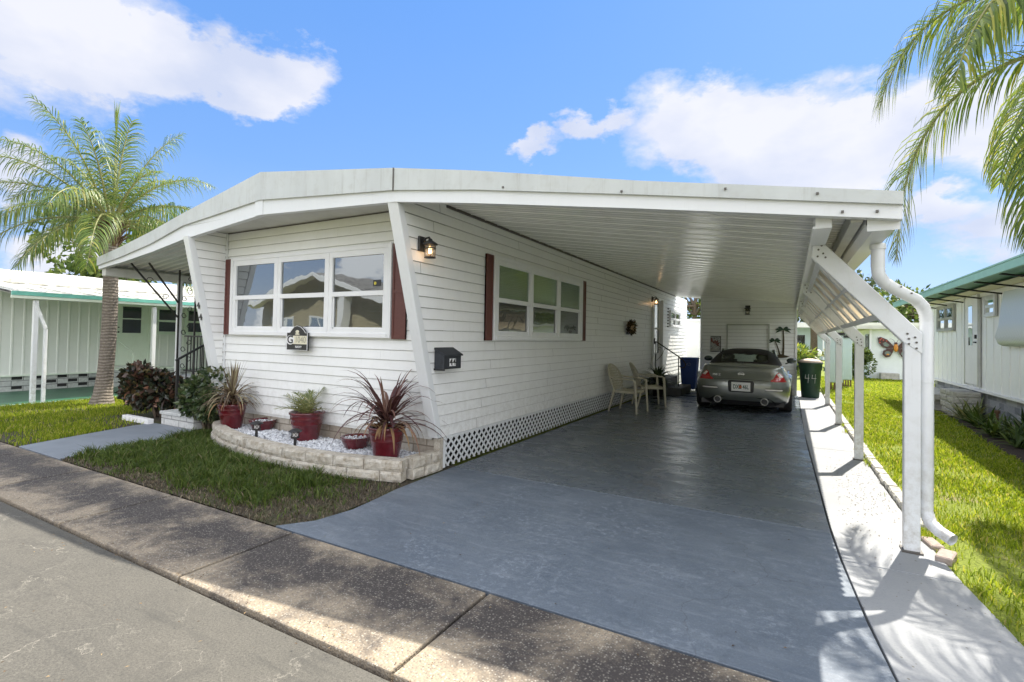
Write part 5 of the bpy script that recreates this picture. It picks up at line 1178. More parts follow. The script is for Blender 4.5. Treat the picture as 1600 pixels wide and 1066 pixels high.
# gravel: white stones
def inside(poly, x, y):
    c = False; n = len(poly)
    for i in range(n):
        (x1, y1), (x2, y2) = poly[i], poly[(i+1) % n]
        if (y1 > y) != (y2 > y) and x < (x2-x1)*(y-y1)/(y2-y1)+x1: c = not c
    return c
inner = [(x*0.985-0.02, y+0.10) for x, y in front_arc] + [(-0.06, -0.5), (-0.05, -0.02), (-3.72, -0.02)]
m = MB(); m.add([(x, y, 0.125) for x, y in inner], [tuple(range(len(inner)))]); o = m.build('bed_soil', M_gravel); struct(o)
m = MB(); ico = bmesh.new(); bmesh.ops.create_icosphere(ico, subdivisions=1, radius=1.0); iv = [v.co.copy() for v in ico.verts]; iff = [tuple(v.index for v in f.verts) for f in ico.faces]; ico.free()
cnt = 0
while cnt < 5200:
    x = random.uniform(-3.8, 0.0); y = random.uniform(-0.85, -0.03)
    if not inside(inner, x, y): continue
    r = random.uniform(0.008, 0.019)*(1.0 if x > -2.5 else 1.1); q = Matrix.Rotation(random.random()*6, 3, rdir()); c0 = Vector((x, y, 0.128+random.random()*0.010)); sc = Vector((r*random.uniform(.8, 1.5), r, r*random.uniform(.5, .8)))
    m.add([c0+q @ Vector((v.x*sc.x, v.y*sc.y, v.z*sc.z))*random.uniform(.85, 1.15) for v in iv], iff); cnt += 1
o = recenter(m.build('white_gravel', M_gravel)); o['kind'] = 'stuff'

# ---- pots
GZ = 0.135
def pot(r, c, h, rt, rb, soil=True):
    x, y, z = c; m = MB()
    m.lathe([(0, z), (rb*0.97, z), (rb, z+0.01), (rb*1.02, z+h*0.12), (rb+(rt-rb)*0.55, z+h*0.55), (rb+(rt-rb)*0.6+0.004, z+h*0.57), (rb+(rt-rb)*0.62, z+h*0.60), (rb+(rt-rb)*0.78, z+h*0.74), (rb+(rt-rb)*0.80+0.004, z+h*0.76), (rb+(rt-rb)*0.82, z+h*0.79), (rt*0.97, z+h*0.90), (rt*1.03, z+h*0.92), (rt*1.04, z+h*0.985), (rt*1.0, z+h), (rt*0.93, z+h*0.98), (rt*0.88, z+h*0.86), (0, z+h*0.86)], c=(x, y, 0), n=36)
    m.build('pot', M_red, r)
    if soil: m = MB(); m.lathe([(0, z+h*0.90), (rt*0.6, z+h*0.89), (rt*0.9, z+h*0.868)], c=(x, y, 0), n=20); m.build('soil', M_potsoil, r)
def strappy(c, zb, label, mat, n, L, w, seedv, el=(15, 78), droop=2.0, extra_dry=0, r=0.18, upright=0):
    random.seed(seedv); x, y = c; t_ = thing('potted_plant', label, 'potted plant', (x, y, zb)); pot(t_, (x, y, zb), 0.335, r, r*0.70); z = zb+0.30
    m = MB()
    for i in range(3 if upright == 0 else 2):
        a = random.random()*6.28; m.tube([(x+0.03*math.cos(a), y+0.03*math.sin(a), z-0.02), (x+0.05*math.cos(a), y+0.05*math.sin(a), z+0.10)], [0.016, 0.02], 6)
    m.build('cane', M_boot, t_)
    m = MB()
    for i in range(n):
        e = R(random.uniform(*el)); a = i*2.399+random.uniform(-.3, .3); l = random.uniform(*L); zz = z+random.uniform(0.04, 0.16); blade(m, (x+0.03*math.cos(a), y+0.03*math.sin(a), zz), a, e, l, w*random.uniform(.8, 1.15), random.uniform(droop*0.6, droop*1.3), 8, random.uniform(-.5, .5))
    for i in range(upright): a = random.random()*6.28; blade(m, (x, y, z+0.12), a, R(random.uniform(68, 86)), random.uniform(.36, .52), w*1.25, 0.4, 8)
    m.build('foliage', mat, t_)
    if extra_dry:
        m = MB()
        for i in range(extra_dry): a = random.random()*6.28; blade(m, (x+r*0.55*math.cos(a), y+r*0.55*math.sin(a), z+0.02), a, R(random.uniform(10, 45)), random.uniform(.26, .46), w*0.9, 9.0, 9)
        m.build('dry_foliage', M_dry, t_)
    return t_
strappy((-0.42, -0.38), GZ, 'purple spiky dracaena in a red pot at the right end of the raised bed', M_ti, 84, (.42, .80), .036, 5, (8, 74), 2.7, 22, 0.19)
strappy((-3.24, -0.30), GZ, 'spiky reddish plant with an upright tuft in a red pot, leftmost in the raised bed', M_ti2, 95, (.28, .50), .026, 8, (-5, 60), 4.5, 14, 0.175, upright=22)
random.seed(21)
sg = thing('potted_plant', 'yellow-green sago palm in a red pot in the middle of the raised bed', 'potted plant', (-1.86, -0.22, GZ)); pot(sg, (-1.86, -0.22, GZ), 0.34, 0.20, 0.14)
def frond(ml, mr_, base, az, el, L, n, leaf, w, droop, hang=0.3, fan=1.0, sag_end=1.0, rr=0.012, vshape=0.35, tipkeep=0.4):
    p = Vector(base); d = Vector((math.cos(az)*math.cos(el), math.sin(az)*math.cos(el), math.sin(el))); s0 = Vector((-math.sin(az), math.cos(az), 0)); seg = L/n; pts = [p.copy()]
    for i in range(n):
        t_ = i/n; s1 = (s0-d*s0.dot(d)).normalized(); up = s1.cross(d).normalized()
        if up.z < 0: up = -up
        if t_ > 0.12:
            ll = leaf*(0.55+0.6*math.sin(PI*min(1, (t_-0.12)/0.88*0.85+0.1)))*random.uniform(.85, 1.1)*(1.0 if t_ < .8 else 1-(t_-.8)/.2*(1-tipkeep))
            for s_ in (-1, 1):
                for rep_ in range(2 if fan > 1.5 else 1):
                    ld = (s1*s_*1.0+d*(0.45+0.9*t_)+up*random.uniform(-vshape*0.6, vshape)).normalized(); q = p+d*seg*random.random(); k = 4 if leaf > .3 else 2; vv = []; ld2 = ld.copy(); sl = ll/k; qn = ld.cross(up).normalized()
                    for a in range(k+1):
                        ww = w*(0.6 if a == 0 else (1.0 if a < k*0.6 else (0.65 if a < k else 0.05)))*0.5; vv += [q-qn*ww, q+qn*ww]; q = q+ld2*sl; ld2 = (ld2+Vector((0, 0, -hang*sl/leaf*(1+a*0.8)))).normalized()
                    ml.add(vv, [(2*a, 2*a+1, 2*a+3, 2*a+2) for a in range(k)])
        p = p+d*seg; d = (d+Vector((0, 0, -droop*seg*(0.5+sag_end*t_)))).normalized(); pts.append(p.copy())
    mr_.tube(pts, [rr*(1-0.85*i/n) for i in range(n+1)], 5, caps=False)
ml, mr2 = MB(), MB()
for k, (az, el) in enumerate(((100, 80), (60, 68), (140, 66), (190, 40), (210, 52), (-10, 45), (10, 30), (230, 30), (-60, 50), (-90, 35), (170, 55))): frond(ml, mr2, (-1.86, -0.22, GZ+0.30), R(az), R(el), random.uniform(.26, .38), 22, 0.115, 0.011, 2.2, 0.2, vshape=0.5)
ml.build('foliage', M_sago, sg); mr2.build('leaf_stalk', M_rachis, sg)
m = MB(); 
for i in range(12): a = random.random()*6.28; blade(m, (-1.86, -0.22, GZ+0.31), a, R(20), random.uniform(.12, .22), .02, 9.0, 6)
m.build('dry_foliage', M_dry, sg)
for (x, y, lb) in ((-2.83, -0.13, 'low red bowl with pebbles, between the left and middle pots'), (-1.02, -0.23, 'low red bowl with pebbles, beside the purple dracaena pot')):
    bw = thing('planter_bowl', lb, 'bowl', (x, y, GZ), 'low red bowls in the raised bed'); m = MB(); h = 0.135; r = 0.165
    m.lathe([(0, GZ), (r*0.68, GZ), (r*0.74, GZ+0.02), (r*0.93, GZ+h*0.62), (r*0.95, GZ+h*0.66), (r*0.96, GZ+h*0.72), (r*1.02, GZ+h*0.92), (r*1.05, GZ+h*0.95), (r*1.03, GZ+h), (r*0.95, GZ+h*0.98), (r*0.9, GZ+h*0.8), (0, GZ+h*0.8)], (x, y, 0), 32); m.build('bowl', M_red, bw)
    m = MB()
    for i in range(60):
        a = random.random()*6.28; rr = r*0.8*random.random()**.5; c0 = Vector((x+rr*math.cos(a), y+rr*math.sin(a), GZ+h*0.84)); k = random.uniform(.008, .014); m.add([c0+v*k for v in iv], iff)
    o = m.build('pebbles', M_gravel, bw); o['kind'] = 'stuff'
for x, y, lb in ((-2.27, -0.60, 'black solar path light nearest the spiky plant pot'), (-1.50, -0.66, 'black solar path light in front of the middle red pot')):
    sl = thing('solar_light', lb, 'garden light', (x, y, GZ), 'black solar lights in the raised bed')
    m = MB(); m.tube([(x, y, GZ-0.02), (x, y, GZ+0.13)], 0.016, 8); m.build('stake', M_black, sl)
    m = MB(); m.tube([(x, y, GZ+0.13), (x, y, GZ+0.145)], 0.045, 12); m.build('lamp_base', M_black, sl)
    m = MB()
    for k in range(6):
        a = k*PI/3; x1, y1 = x+0.042*math.cos(a), y+0.042*math.sin(a); a2 = a+PI/3; x2, y2 = x+0.048*math.cos(a2), y+0.048*math.sin(a2); m.tube([(x1, y1, GZ+0.145), (x2, y2, GZ+0.20)], 0.003, 4); m.tube([(x2-0.006*math.cos(a2), y2-0.006*math.sin(a2), GZ+0.145), (x1+0.006*math.cos(a), y1+0.006*math.sin(a), GZ+0.20)], 0.003, 4)
    m.build('cage', M_black, sl)
    m = MB(); m.lathe([(0, GZ+0.235), (0.03, GZ+0.232), (0.065, GZ+0.212), (0.072, GZ+0.203), (0.066, GZ+0.199), (0, GZ+0.20)], (x, y, 0), 16); m.build('cap', M_black, sl)
    m = MB(); m.tube([(x, y, GZ+0.146), (x, y, GZ+0.198)], 0.030, 10); m.build('lens', M_lens, sl)

# ================================================================== PORCH, STEPS, IRON WORK
ps = thing('porch_steps', 'white block porch and steps left of the raised bed', 'steps', (-5, 0.5, 0))
m = MB(); m.box(-5.08, -4.22, -0.255, 0.20, 0, 0.155); a_ = m.build('step', M_wblockx, ps)
m = MB(); m.box(-5.10, -4.20, -0.275, 0.20, 0.157, 0.205); m.build('step_top', M_concw, ps, bevel=0.006)
m = MB(); m.box(-5.20, -4.22, 0.205, 0.60, 0, 0.40); m.build('step', M_wblockx, ps); m = MB(); m.box(-5.21, -4.2, 0.207, 0.60, 0.402, 0.42); m.build('step_top', M_concw, ps)
m = MB(); m.box(-6.35, -3.99, 0.605, 5.0, 0, 0.60); m.build('porch_base', M_wblockx, ps); m = MB(); m.box(-6.38, -3.985, 0.607, 5.0, 0.602, 0.63); m.build('porch_floor', M_concw, ps)
rl = thing('porch_railing', 'black iron handrail and baluster railing around the porch', 'railing', (-5.2, 0.5, 0.2))
m = MB(); m.bar((-5.17, 0.0, 0.205), (-5.17, 0.0, 0.96), 0.035, 0.035, up=(0, 1, 0)); m.bar((-5.17, 0.62, 0.63), (-5.17, 0.62, 1.33), 0.035, 0.035, up=(0, 1, 0)); split(m, 'rail_post', M_iron, rl)
m = MB(); m.bar((-5.17, -0.03, 0.955), (-5.17, 0.66, 1.345), 0.035, 0.028); m.build('handrail', M_iron, rl)
m = MB(); m.bar((-5.17, 0.62, 0.74), (-5.17, 0.02, 0.40), 0.022, 0.022); m.bar((-5.19, 0.64, 1.33), (-6.2, 0.64, 1.33), 0.03, 0.025); m.bar((-5.19, 0.64, 0.72), (-6.2, 0.64, 0.72), 0.022, 0.022); m.bar((-4.05, 0.66, 0.80), (-4.9, 0.66, 0.66), 0.02, 0.02) if False else None; split(m, 'rail', M_iron, rl)
m = MB()
for k in range(9): x = -5.30-k*0.10; m.bar((x, 0.64, 0.72), (x, 0.64, 1.33), 0.014, 0.014, up=(0, 1, 0))
for k in range(4): y = 0.13+k*0.12; m.bar((-5.17, y, 0.44+0.567*(y)), (-5.17, y, 0.96+0.565*y), 0.014, 0.014, up=(0, 1, 0))
split(m, 'baluster', M_iron, rl)
ic = thing('iron_column', 'black wrought-iron scroll column with two braces under the porch roof', 'column', (-6.2, 0.65, 0.63))
m = MB(); m.bar((-6.2, 0.52, 0.63), (-6.2, 0.52, 2.50), 0.024, 0.024, up=(0, 1, 0)); m.bar((-6.2, 0.80, 0.63), (-6.2, 0.80, 2.50), 0.024, 0.024, up=(0, 1, 0)); split(m, 'bar', M_iron, ic)
m = MB()
for zz in (0.85, 1.15, 1.45, 1.75, 2.05, 2.30):
    for sg_ in (-1, 1):
        m.tube([(-6.2, 0.66+sg_*(0.065-0.045*math.cos(a*.55))*(1-a*0.045), zz+sg_*0.06+0.055*math.sin(a*.55)*(1-a*.05)) for a in range(13)], 0.006, 5)
split(m, 'scroll', M_iron, ic)
m = MB(); m.bar((-6.2, 0.51, 1.66), (-6.05, -0.30, 2.50), 0.022, 0.022); m.bar((-6.2, 0.51, 1.92), (-5.88, -0.12, 2.52), 0.022, 0.022); split(m, 'brace', M_iron, ic)
m = MB()
for (y_, z_) in ((0.25, 2.0), (0.0, 2.26)):
    m.tube([(-6.1, y_+0.055*math.cos(a*.6)*(1-a*.05), z_+0.055*math.sin(a*.6)*(1-a*.05)) for a in range(12)], 0.006, 5)
split(m, 'brace_scroll', M_iron, ic)
m = MB(); m.bar((-6.72, 0.80, 0.0), (-6.72, 0.80, 2.36), 0.075, 0.075, up=(0, 1, 0)); o = m.build('porch_post', M_postw, home, bevel=0.006)

# ================================================================== SHRUBS
def shrub(name, label, c, rad, n, mat, lf, seedv, stems=8, group=None, cat='shrub', lw=0.5):
    random.seed(seedv); t_ = thing(name, label, cat, (c[0], c[1], 0), group); m = MB(); mc = MB()
    lobes = [(Vector((random.uniform(-.55, .55)*rad[0], random.uniform(-.55, .55)*rad[1], rad[2]*random.uniform(.65, 1.35))), random.uniform(.38, .62)) for _ in range(9)]
    for i in range(n):
        lo, lr = random.choice(lobes); d = rdir(); r = lr*random.uniform(.70, 1.0) if random.random() < .8 else lr*random.random()
        p = Vector((c[0]+lo.x+d.x*r*rad[0], c[1]+lo.y+d.y*r*rad[1], lo.z+d.z*r*rad[2]*0.9))
        if p.z < 0.04: p.z = 0.04+random.random()*0.1
        leaf_quad(m, p, d*0.8+rdir()*0.7+Vector((0, 0, -0.15)), rdir(), lf*random.uniform(.7, 1.25), lf*lw*random.uniform(.8, 1.2))
    m.build('foliage', mat, t_)
    for i in range(stems): a = random.random()*6.28; mc.tube([(c[0]+0.05*math.cos(a), c[1]+0.05*math.sin(a), 0), (c[0]+rad[0]*.5*math.cos(a), c[1]+rad[1]*.5*math.sin(a), rad[2]*1.2)], [0.018, 0.006], 5)
    mc.build('stems', M_bark2, t_); return t_
shrub('copperleaf_shrub', 'dark bronze-leaved shrub with reddish new leaves beside the porch handrail', (-5.80, 0.06), (0.62, 0.36, 0.50), 3000, M_copper, 0.105, 31, 10, lw=0.75)
shrub('green_shrub', 'glossy dark green shrub between the porch steps and the raised bed', (-4.06, -0.14), (0.36, 0.30, 0.50), 2200, M_green, 0.085, 32, 8, lw=0.7)
m = MB()
for k in range(6):
    x = -5.93+k*0.115; m.tube([(x, -0.34-0.02*k*0+0.0, 0.0), (x, -0.34, 0.07)], 0.060, 10); 
m.box(-5.98, -5.20, -0.385, -0.30, 0.0, 0.075); o = m.build('scalloped_edging', M_white, None, bevel=0.004); tag(recenter(o), 'white scalloped edging strip in front of the bronze-leaved shrub', 'edging')

# ================================================================== PALMS
def palm(label, base, top, rad, fronds, L, leaf, w, seedv, boots=True, nl=48, droop=0.55, name='palm_tree', bn=40, custom=None, hang=1.4, span=100):
    random.seed(seedv); t_ = thing(name, label, 'palm tree', base); b = Vector(base); tp = Vector(top); n = 16; pts = []; rs = []
    for i in range(n+1):
        u = i/n; p = b.lerp(tp, u)+Vector((0.05*math.sin(u*3), 0.03*math.sin(u*4), 0)); pts.append(p); rs.append(rad*(1.35-0.9*min(u*6, 1)*0.35-0.12*u)*(1.25 if u < .03 else 1.0))
    m = MB(); m.tube(pts, rs, 20); m.build('trunk', M_bark, t_)
    if boots:
        m = MB()
        for i in range(bn):
            a = i*2.4; z = -0.05-0.42*(1-i/bn); p = pts[-1]+Vector((math.cos(a), math.sin(a), 0))*rad*0.8+Vector((0, 0, z)); d = Vector((math.cos(a)*0.5, math.sin(a)*0.5, 0.8)).normalized(); m.tube([p, p+d*0.16, p+d*0.27+Vector((math.cos(a), math.sin(a), 0))*0.05], [0.05, 0.04, 0.012], 5, flat=0.45)
        m.build('crown_boots', M_boot, t_)
        
    ml, mr3 = MB(), MB(); c = pts[-1]+Vector((0, 0, 0.05))
    F = custom or [(i*2.399+random.uniform(-.25, .25), R(82-span*(i/fronds)**0.85+random.uniform(-6, 6)), L*random.uniform(.85, 1.08)) for i in range(fronds)]
    for az, el, LL, *dd in F: frond(ml, mr3, c+Vector((math.cos(az), math.sin(az), 0))*rad*0.5, az, el, LL, nl, leaf, w, dd[0] if dd else droop*random.uniform(.8, 1.2), hang*random.uniform(.7, 1.3), fan=2 if nl > 30 else 1, rr=0.026, vshape=0.7)
    ml.build('fronds', M_frond if custom else M_frond2, t_); mr3.build('frond_stems', M_rachis, t_); return t_
lp_ = palm('tall feather palm on the lawn between the mobile home and the mint house', (-8.12, 0.2, -0.02), (-8.2, 0.3, 3.45), 0.125, 32, 2.2, 0.50, 0.0145, 41, droop=0.70, nl=42, hang=2.2, span=90)
ml = MB(); m = MB(); m.tube([(-8.2, 0.3, 3.5), (-8.17, 0.3, 4.7), (-8.16, 0.3, 5.55)], [0.02, 0.012, 0.004], 5); m.build('spear_leaf', M_rachis, lp_)
for i in range(16): blade(ml, (-8.17, 0.3, 5.0+random.random()*0.35), random.random()*6.28, R(84), 0.55, 0.02, 0.1, 4)
ml.build('spear_leaflets', M_frond, lp_)
# right palm: trunk outside the frame, fronds hang into it
cr = Vector((5.70, 1.20, 3.60)); rp_c = [(R(156), R(40), 2.8, 1.75), (R(222), R(40), 2.5, 1.1), (R(228), R(8), 2.4, 1.4), (R(172), R(66), 2.5, 1.6), (R(200), R(74), 2.2, 1.3), (R(238), R(62), 2.5, 1.1)]
for az, el in ((258, 30), (280, 60), (300, 20), (320, 50), (340, 10), (0, 40), (20, 65), (40, 20), (60, 50), (80, 10), (100, 45), (115, 70), (250, -15), (90, -20), (10, -20)): rp_c.append((R(az), R(el), random.uniform(2.2, 2.6), 1.1))
palm('feather palm on the right lawn whose fronds hang over the carport corner', (5.80, 1.25, 0), tuple(cr), 0.14, 0, 2.4, 0.56, 0.0135, 43, nl=88, droop=0.72, custom=rp_c, bn=30, hang=2.8)

# ================================================================== LEFT NEIGHBOUR
nh = thing('mint_house', 'pale mint ribbed-siding mobile home with a teal-edged roof, left of the palm', 'mobile home', (-12, 5, 0))
NX = -11.8; Y0, Y1 = -1.0, 16.0
def ribwall(M, a0, a1, z0, z1, step, rib, name, mat, parent):
    m = MB(M); a = a0; vs = []; prof = []
    while a < a1-1e-6:
        prof += [(a, 0.0), (a+step-rib, 0.0), (a+step-rib*0.8, 0.014), (a+step-rib*0.2, 0.014)]; a += step
    prof.append((a1, 0.0)); n = len(prof); m.add([(p, b, z0) for p, b in prof]+[(p, b, z1) for p, b in prof], [(i, i+1, n+i+1, n+i) for i in range(n-1)])
    return m.build(name, mat, parent)
nw = ribwall(frameM((NX, 0, 0), (0, 1, 0), (1, 0, 0)), Y0, Y1, 0.37, 2.35, 0.20, 0.05, 'wall', M_mint, nh)
m = MB(); m.box(NX-3.6, NX-0.02, Y0+0.01, Y1-0.01, 0.35, 2.34); m.build('house_body', M_mint, nh)
m = MB(); m.box(NX-3.6, NX-0.03, Y0+0.02, Y1-0.02, 0.0, 0.349); m.build('skirt', M_wblock, nh)
m = MB(); random.seed(3)
for r_ in range(3):
    for k in range(60):
        y = Y0+0.2+k*0.40+(r_ % 2)*0.20
        if y < Y1-0.3 and not (1.55 < y < 4.6) and random.random() < 0.8: m.box(NX-0.034, NX-0.0285, y, y+0.18, 0.05+r_*0.105, 0.12+r_*0.105)
split(m, 'skirt_vent', M_black, nh)
m = MB(); m.box(NX-0.02, NX+0.03, Y0, Y1, 0.335, 0.37); m.build('base_trim', M_mintlt, nh)
m = MB(); m.add([(-9.25, Y0+0.2, 2.10), (-9.25, Y1+.4, 2.10), (-11.9, Y1+.4, 2.42), (-11.9, Y0+0.2, 2.42), (-9.25, Y0+0.2, 2.06), (-9.25, Y1+.4, 2.06), (-11.9, Y1+.4, 2.36), (-11.9, Y0+0.2, 2.36)], [(0, 1, 2, 3), (4, 7, 6, 5)]); 
for k in range(60): y = Y0+0.3+k*0.40; m.bar((-9.30, y, 2.115), (-11.88, y, 2.43), 0.03, 0.03)
m.build('awning_roof', M_roofold, nh)
m = MB(); m.add([(-11.6, Y0-0.3, 2.43), (-11.6, Y1+.3, 2.43), (-13.7, Y1+.3, 2.86), (-13.7, Y0-0.3, 2.86), (-15.8, Y1+.3, 2.43), (-15.8, Y0-.3, 2.43)], [(0, 1, 2, 3), (3, 2, 4, 5)]); m.box(-11.72, -11.62, Y0-.3, Y1+.3, 2.40, 2.50); m.build('roof', M_roofold, nh)
m = MB(); m.box(-9.25, -9.20, Y0+0.2, Y1+.4, 2.03, 2.105); m.build('teal_fascia', M_teal, nh); m = MB(); m.box(-9.262, -9.215, Y0+0.2, Y1+.4, 1.975, 2.028); m.build('gutter', M_mintlt, nh)
dmn = frameM((NX+0.014, 1.85, 0), (0, 1, 0), (1, 0, 0))
m = MB(dmn); m.box(0.05, 0.80, 0, 0.03, 0.50, 2.06); dr = m.build('door', M_mintlt, nh, bevel=0.004); m = MB(dmn); m.box(-0.01, 0.05, 0, 0.05, 0.48, 2.10); m.box(0.80, 0.86, 0, 0.05, 0.48, 2.10); m.box(0.05, 0.8, 0, 0.05, 2.06, 2.10); m.build('door_frame', M_mintlt, dr)
m = MB(dmn); m.quad((0.20, 0.034, 1.72), (0.62, 0.034, 1.72), (0.62, 0.034, 2.02), (0.20, 0.034, 2.02)); m.quad((0.20, 0.034, 1.34), (0.62, 0.034, 1.34), (0.62, 0.034, 1.69), (0.20, 0.034, 1.69)); split(m, 'pane', M_glassd, dr)
m = MB(dmn); m.ball((0.11, 0.05, 1.36), 0.022); m.ball((0.11, 0.05, 1.48), 0.018); split(m, 'handle', M_black, dr)
for (ya, w_) in ((2.86, 0.56), (3.62, 0.70), (6.0, 1.6)): window(frameM((NX+0.014, ya, 0), (0, 1, 0), (1, 0, 0)), nh, w_, 1.36, 2.03, 1 if w_ < 1 else 2, M_glassd, M_glassd, mats=M_mintlt, screen=False)
for (yy, sgn) in ((-0.42, 1), (1.62, 1), (3.9, 1)):
    m = MB(); m.bar((-9.33, yy, 0), (-9.33, yy, 1.95), 0.075, 0.075, up=(0, 1, 0)); pst = m.build('awning_post', M_postw, nh, bevel=0.004)
    if yy in (-0.42,): m = MB(); m.bar((-9.28, yy+0.14, 0.0), (-9.28, yy+0.14, 1.40), 0.075, 0.05, up=(0, 1, 0)); m.build('downspout', M_postw, pst, bevel=0.006); m = MB(); m.bar((-9.28, yy+0.14, 1.41), (-9.30, yy-0.02, 1.90), 0.07, 0.05, up=(0, 1, 0)); m.build('downspout_elbow', M_postw, pst, bevel=0.006)
m = MB(); m.box(NX+0.04, NX+0.75, 1.75, 3.0, 0, 0.42); m.build('entry_step', M_wblock, nh); m = MB(); m.box(NX+0.03, NX+0.77, 1.73, 3.02, 0.421, 0.45); m.build('step_top', M_mintlt, nh)
m = MB(); m.bar((NX+0.78, 2.0, 0.0), (NX+0.78, 2.0, 0.83), 0.05, 0.05, up=(0, 1, 0)); m.tube([(NX+0.05, 1.85, 1.25), (NX+0.78, 2.0, 0.85)], 0.012, 6); m.tube([(NX+0.78-0.05*math.cos(a*.5), 1.99, 0.68+0.06*math.sin(a*.5)) for a in range(13)], 0.008, 5); split(m, 'handrail', M_mintlt, nh)
m = MB(); m.prism([(-9.23, Y0-1), (-9.23, Y1), (-12, Y1), (-12, Y0-1)], 'z', -0.05, 0.006); struct(m.build('patio', M_patio)); m = MB(); m.box(-9.228, -9.13, Y0-1, Y1, -0.05, 0.010); struct(m.build('patio_kerb', M_patioedge))

# ================================================================== RIGHT NEIGHBOUR
RX = 6.6
rn = thing('green_eaved_house', 'white panel-sided mobile home with a wide green eave, on the right', 'mobile home', (8.5, 8, 0))
ribwall(frameM((RX, 0, 0), (0, 1, 0), (-1, 0, 0)), -1.0, 12.8, 0.55, 2.47, 0.40, 0.03, 'wall', M_wside, rn)
m = MB(); m.box(RX+0.02, RX+4.0, -1.0, 12.79, 0.50, 2.47); m.build('house_body', M_wside, rn)
m = MB(); m.box(RX+0.03, RX+3.98, -0.95, 12.75, -0.02, 0.499); m.build('skirt', M_skirty, rn)
m = MB(); m.box(RX-0.045, RX+0.02, -1.0, 12.82, 0.505, 0.548); m.build('sill_trim', M_white, rn)
m = MB(); m.box(RX-0.03, RX-0.016, -1.0, 12.8, 2.38, 2.46); m.build('eave_batten', M_white, rn)
EX = 5.82
m = MB(); m.add([(EX, -1.4, 2.49), (EX, 13.0, 2.49), (RX+0.05, 13.0, 2.56), (RX+0.05, -1.4, 2.56), (EX, -1.4, 2.52), (EX, 13.0, 2.52), (RX+0.3, 13.0, 2.60), (RX+0.3, -1.4, 2.60)], [(0, 1, 2, 3), (4, 7, 6, 5), (1, 5, 6, 2)]); m.build('eave_sheet', M_greenu, rn)
m = MB(); m.add([(RX-0.28, -1.0, 2.487), (RX-0.28, 12.9, 2.487), (RX-0.01, 12.9, 2.47), (RX-0.01, -1.0, 2.47)], [(0, 1, 2, 3)]); 
m.build('inner_soffit', M_cream, rn)
m = MB(); m.box(EX-0.05, EX, -1.45, 13.05, 2.43, 2.54); m.build('fascia', M_greenf, rn); m = MB(); m.box(EX-0.06, EX-0.0, -1.45, 13.05, 2.542, 2.565); m.build('drip_edge', M_greenf, rn)
m = MB(); m.add([(RX, -1.3, 2.60), (RX, 13, 2.60), (RX+2, 13, 2.95), (RX+2, -1.3, 2.95), (RX+4.2, 13, 2.55), (RX+4.2, -1.3, 2.55)], [(0, 1, 2, 3), (3, 2, 4, 5)]); m.build('roof', M_roofw, rn)
m = MB()
for k in range(9): y = 12.3-k*1.15; m.tube([(EX+0.10, y, 2.475), (RX-0.02, y, 2.36)], 0.016, 6)
split(m, 'eave_rod', M_iron, rn)
rfm = lambda y: frameM((RX-0.014, y, 0), (0, 1, 0), (-1, 0, 0))
window(rfm(10.72), rn, 1.38, 1.80, 2.34, 2, M_glassp, M_glassd, mats=MATS['lap_shadow_gap'], screen=False)
window(rfm(8.0), rn, 0.50, 2.02, 2.33, 1, M_glassp, M_glassp, mats=MATS['bare_steel'], screen=False)
dm2 = rfm(8.92); m = MB(dm2); m.box(0, 0.86, 0, 0.03, 0.62, 2.42); d2 = m.build('door', M_white, rn, bevel=0.004); m = MB(dm2); m.box(-0.045, -0.002, 0, 0.05, 0.6, 2.45); m.box(0.862, 0.90, 0, 0.04, 0.6, 2.45); m.build('door_frame', MATS['bare_steel'], d2)
m = MB(dm2); m.quad((0.36, 0.034, 1.86), (0.62, 0.034, 1.86), (0.62, 0.034, 2.25), (0.36, 0.034, 2.25)); m.quad((0.36, 0.034, 1.42), (0.62, 0.034, 1.42), (0.62, 0.034, 1.82), (0.36, 0.034, 1.82)); split(m, 'pane', M_glassd, d2)
m = MB(dm2); m.box(0.08, 0.13, 0.03, 0.06, 1.56, 1.64); m.box(0.06, 0.16, 0.04, 0.07, 1.47, 1.50); split(m, 'handle', M_black, d2)
# clamshell window awning (folded down)
m = MB(); n = 140; prof = [(0.02, 2.38), (0.06, 2.1), (0.09, 1.8), (0.14, 1.58), (0.10, 1.46), (0.03, 1.42)]; vs = []
for b, z in prof:
    for i in range(n+1): y = 5.6+1.95*i/n; w = 0.010*math.sin(i*PI/2.5); vs.append((RX-0.02-b-w, y, z))
m.add(vs, [(j*(n+1)+i, j*(n+1)+i+1, (j+1)*(n+1)+i+1, (j+1)*(n+1)+i) for j in range(len(prof)-1) for i in range(n)], True); m.build('window_awning', M_clam, rn)
# flagstone planter steps
sp_ = thing('stone_planter', 'grey stacked-stone planter and steps below the door of the green-eaved house', 'planter', (6.2, 10.6, 0))
random.seed(12)
for r_, (z0, z1) in enumerate(((0.0, 0.11), (0.115, 0.225), (0.23, 0.34))):
    y = 9.7+(r_ % 2)*0.1
    while y < 12.3: 
        L = random.uniform(.40, .62); rough_block((5.98, min(y+L, 12.5)), (5.98, y), z0, z1, 0.55, M_block, sp_, 'stone'); y += L+0.008
for r_, (z0, z1) in enumerate(((0.0, 0.12), (0.125, 0.25), (0.255, 0.38), (0.385, 0.49))):
    y = 8.75+(r_ % 2)*0.12
    while y < 9.6: L = random.uniform(.36, .5); rough_block((6.12, min(y+L, 11.4)), (6.12, y), z0, z1, 0.42, M_block, sp_, 'stone'); y += L+0.008
    rough_block((6.12, 8.72), (6.56, 8.72), z0, z1, 0.3, M_block, sp_, 'stone')
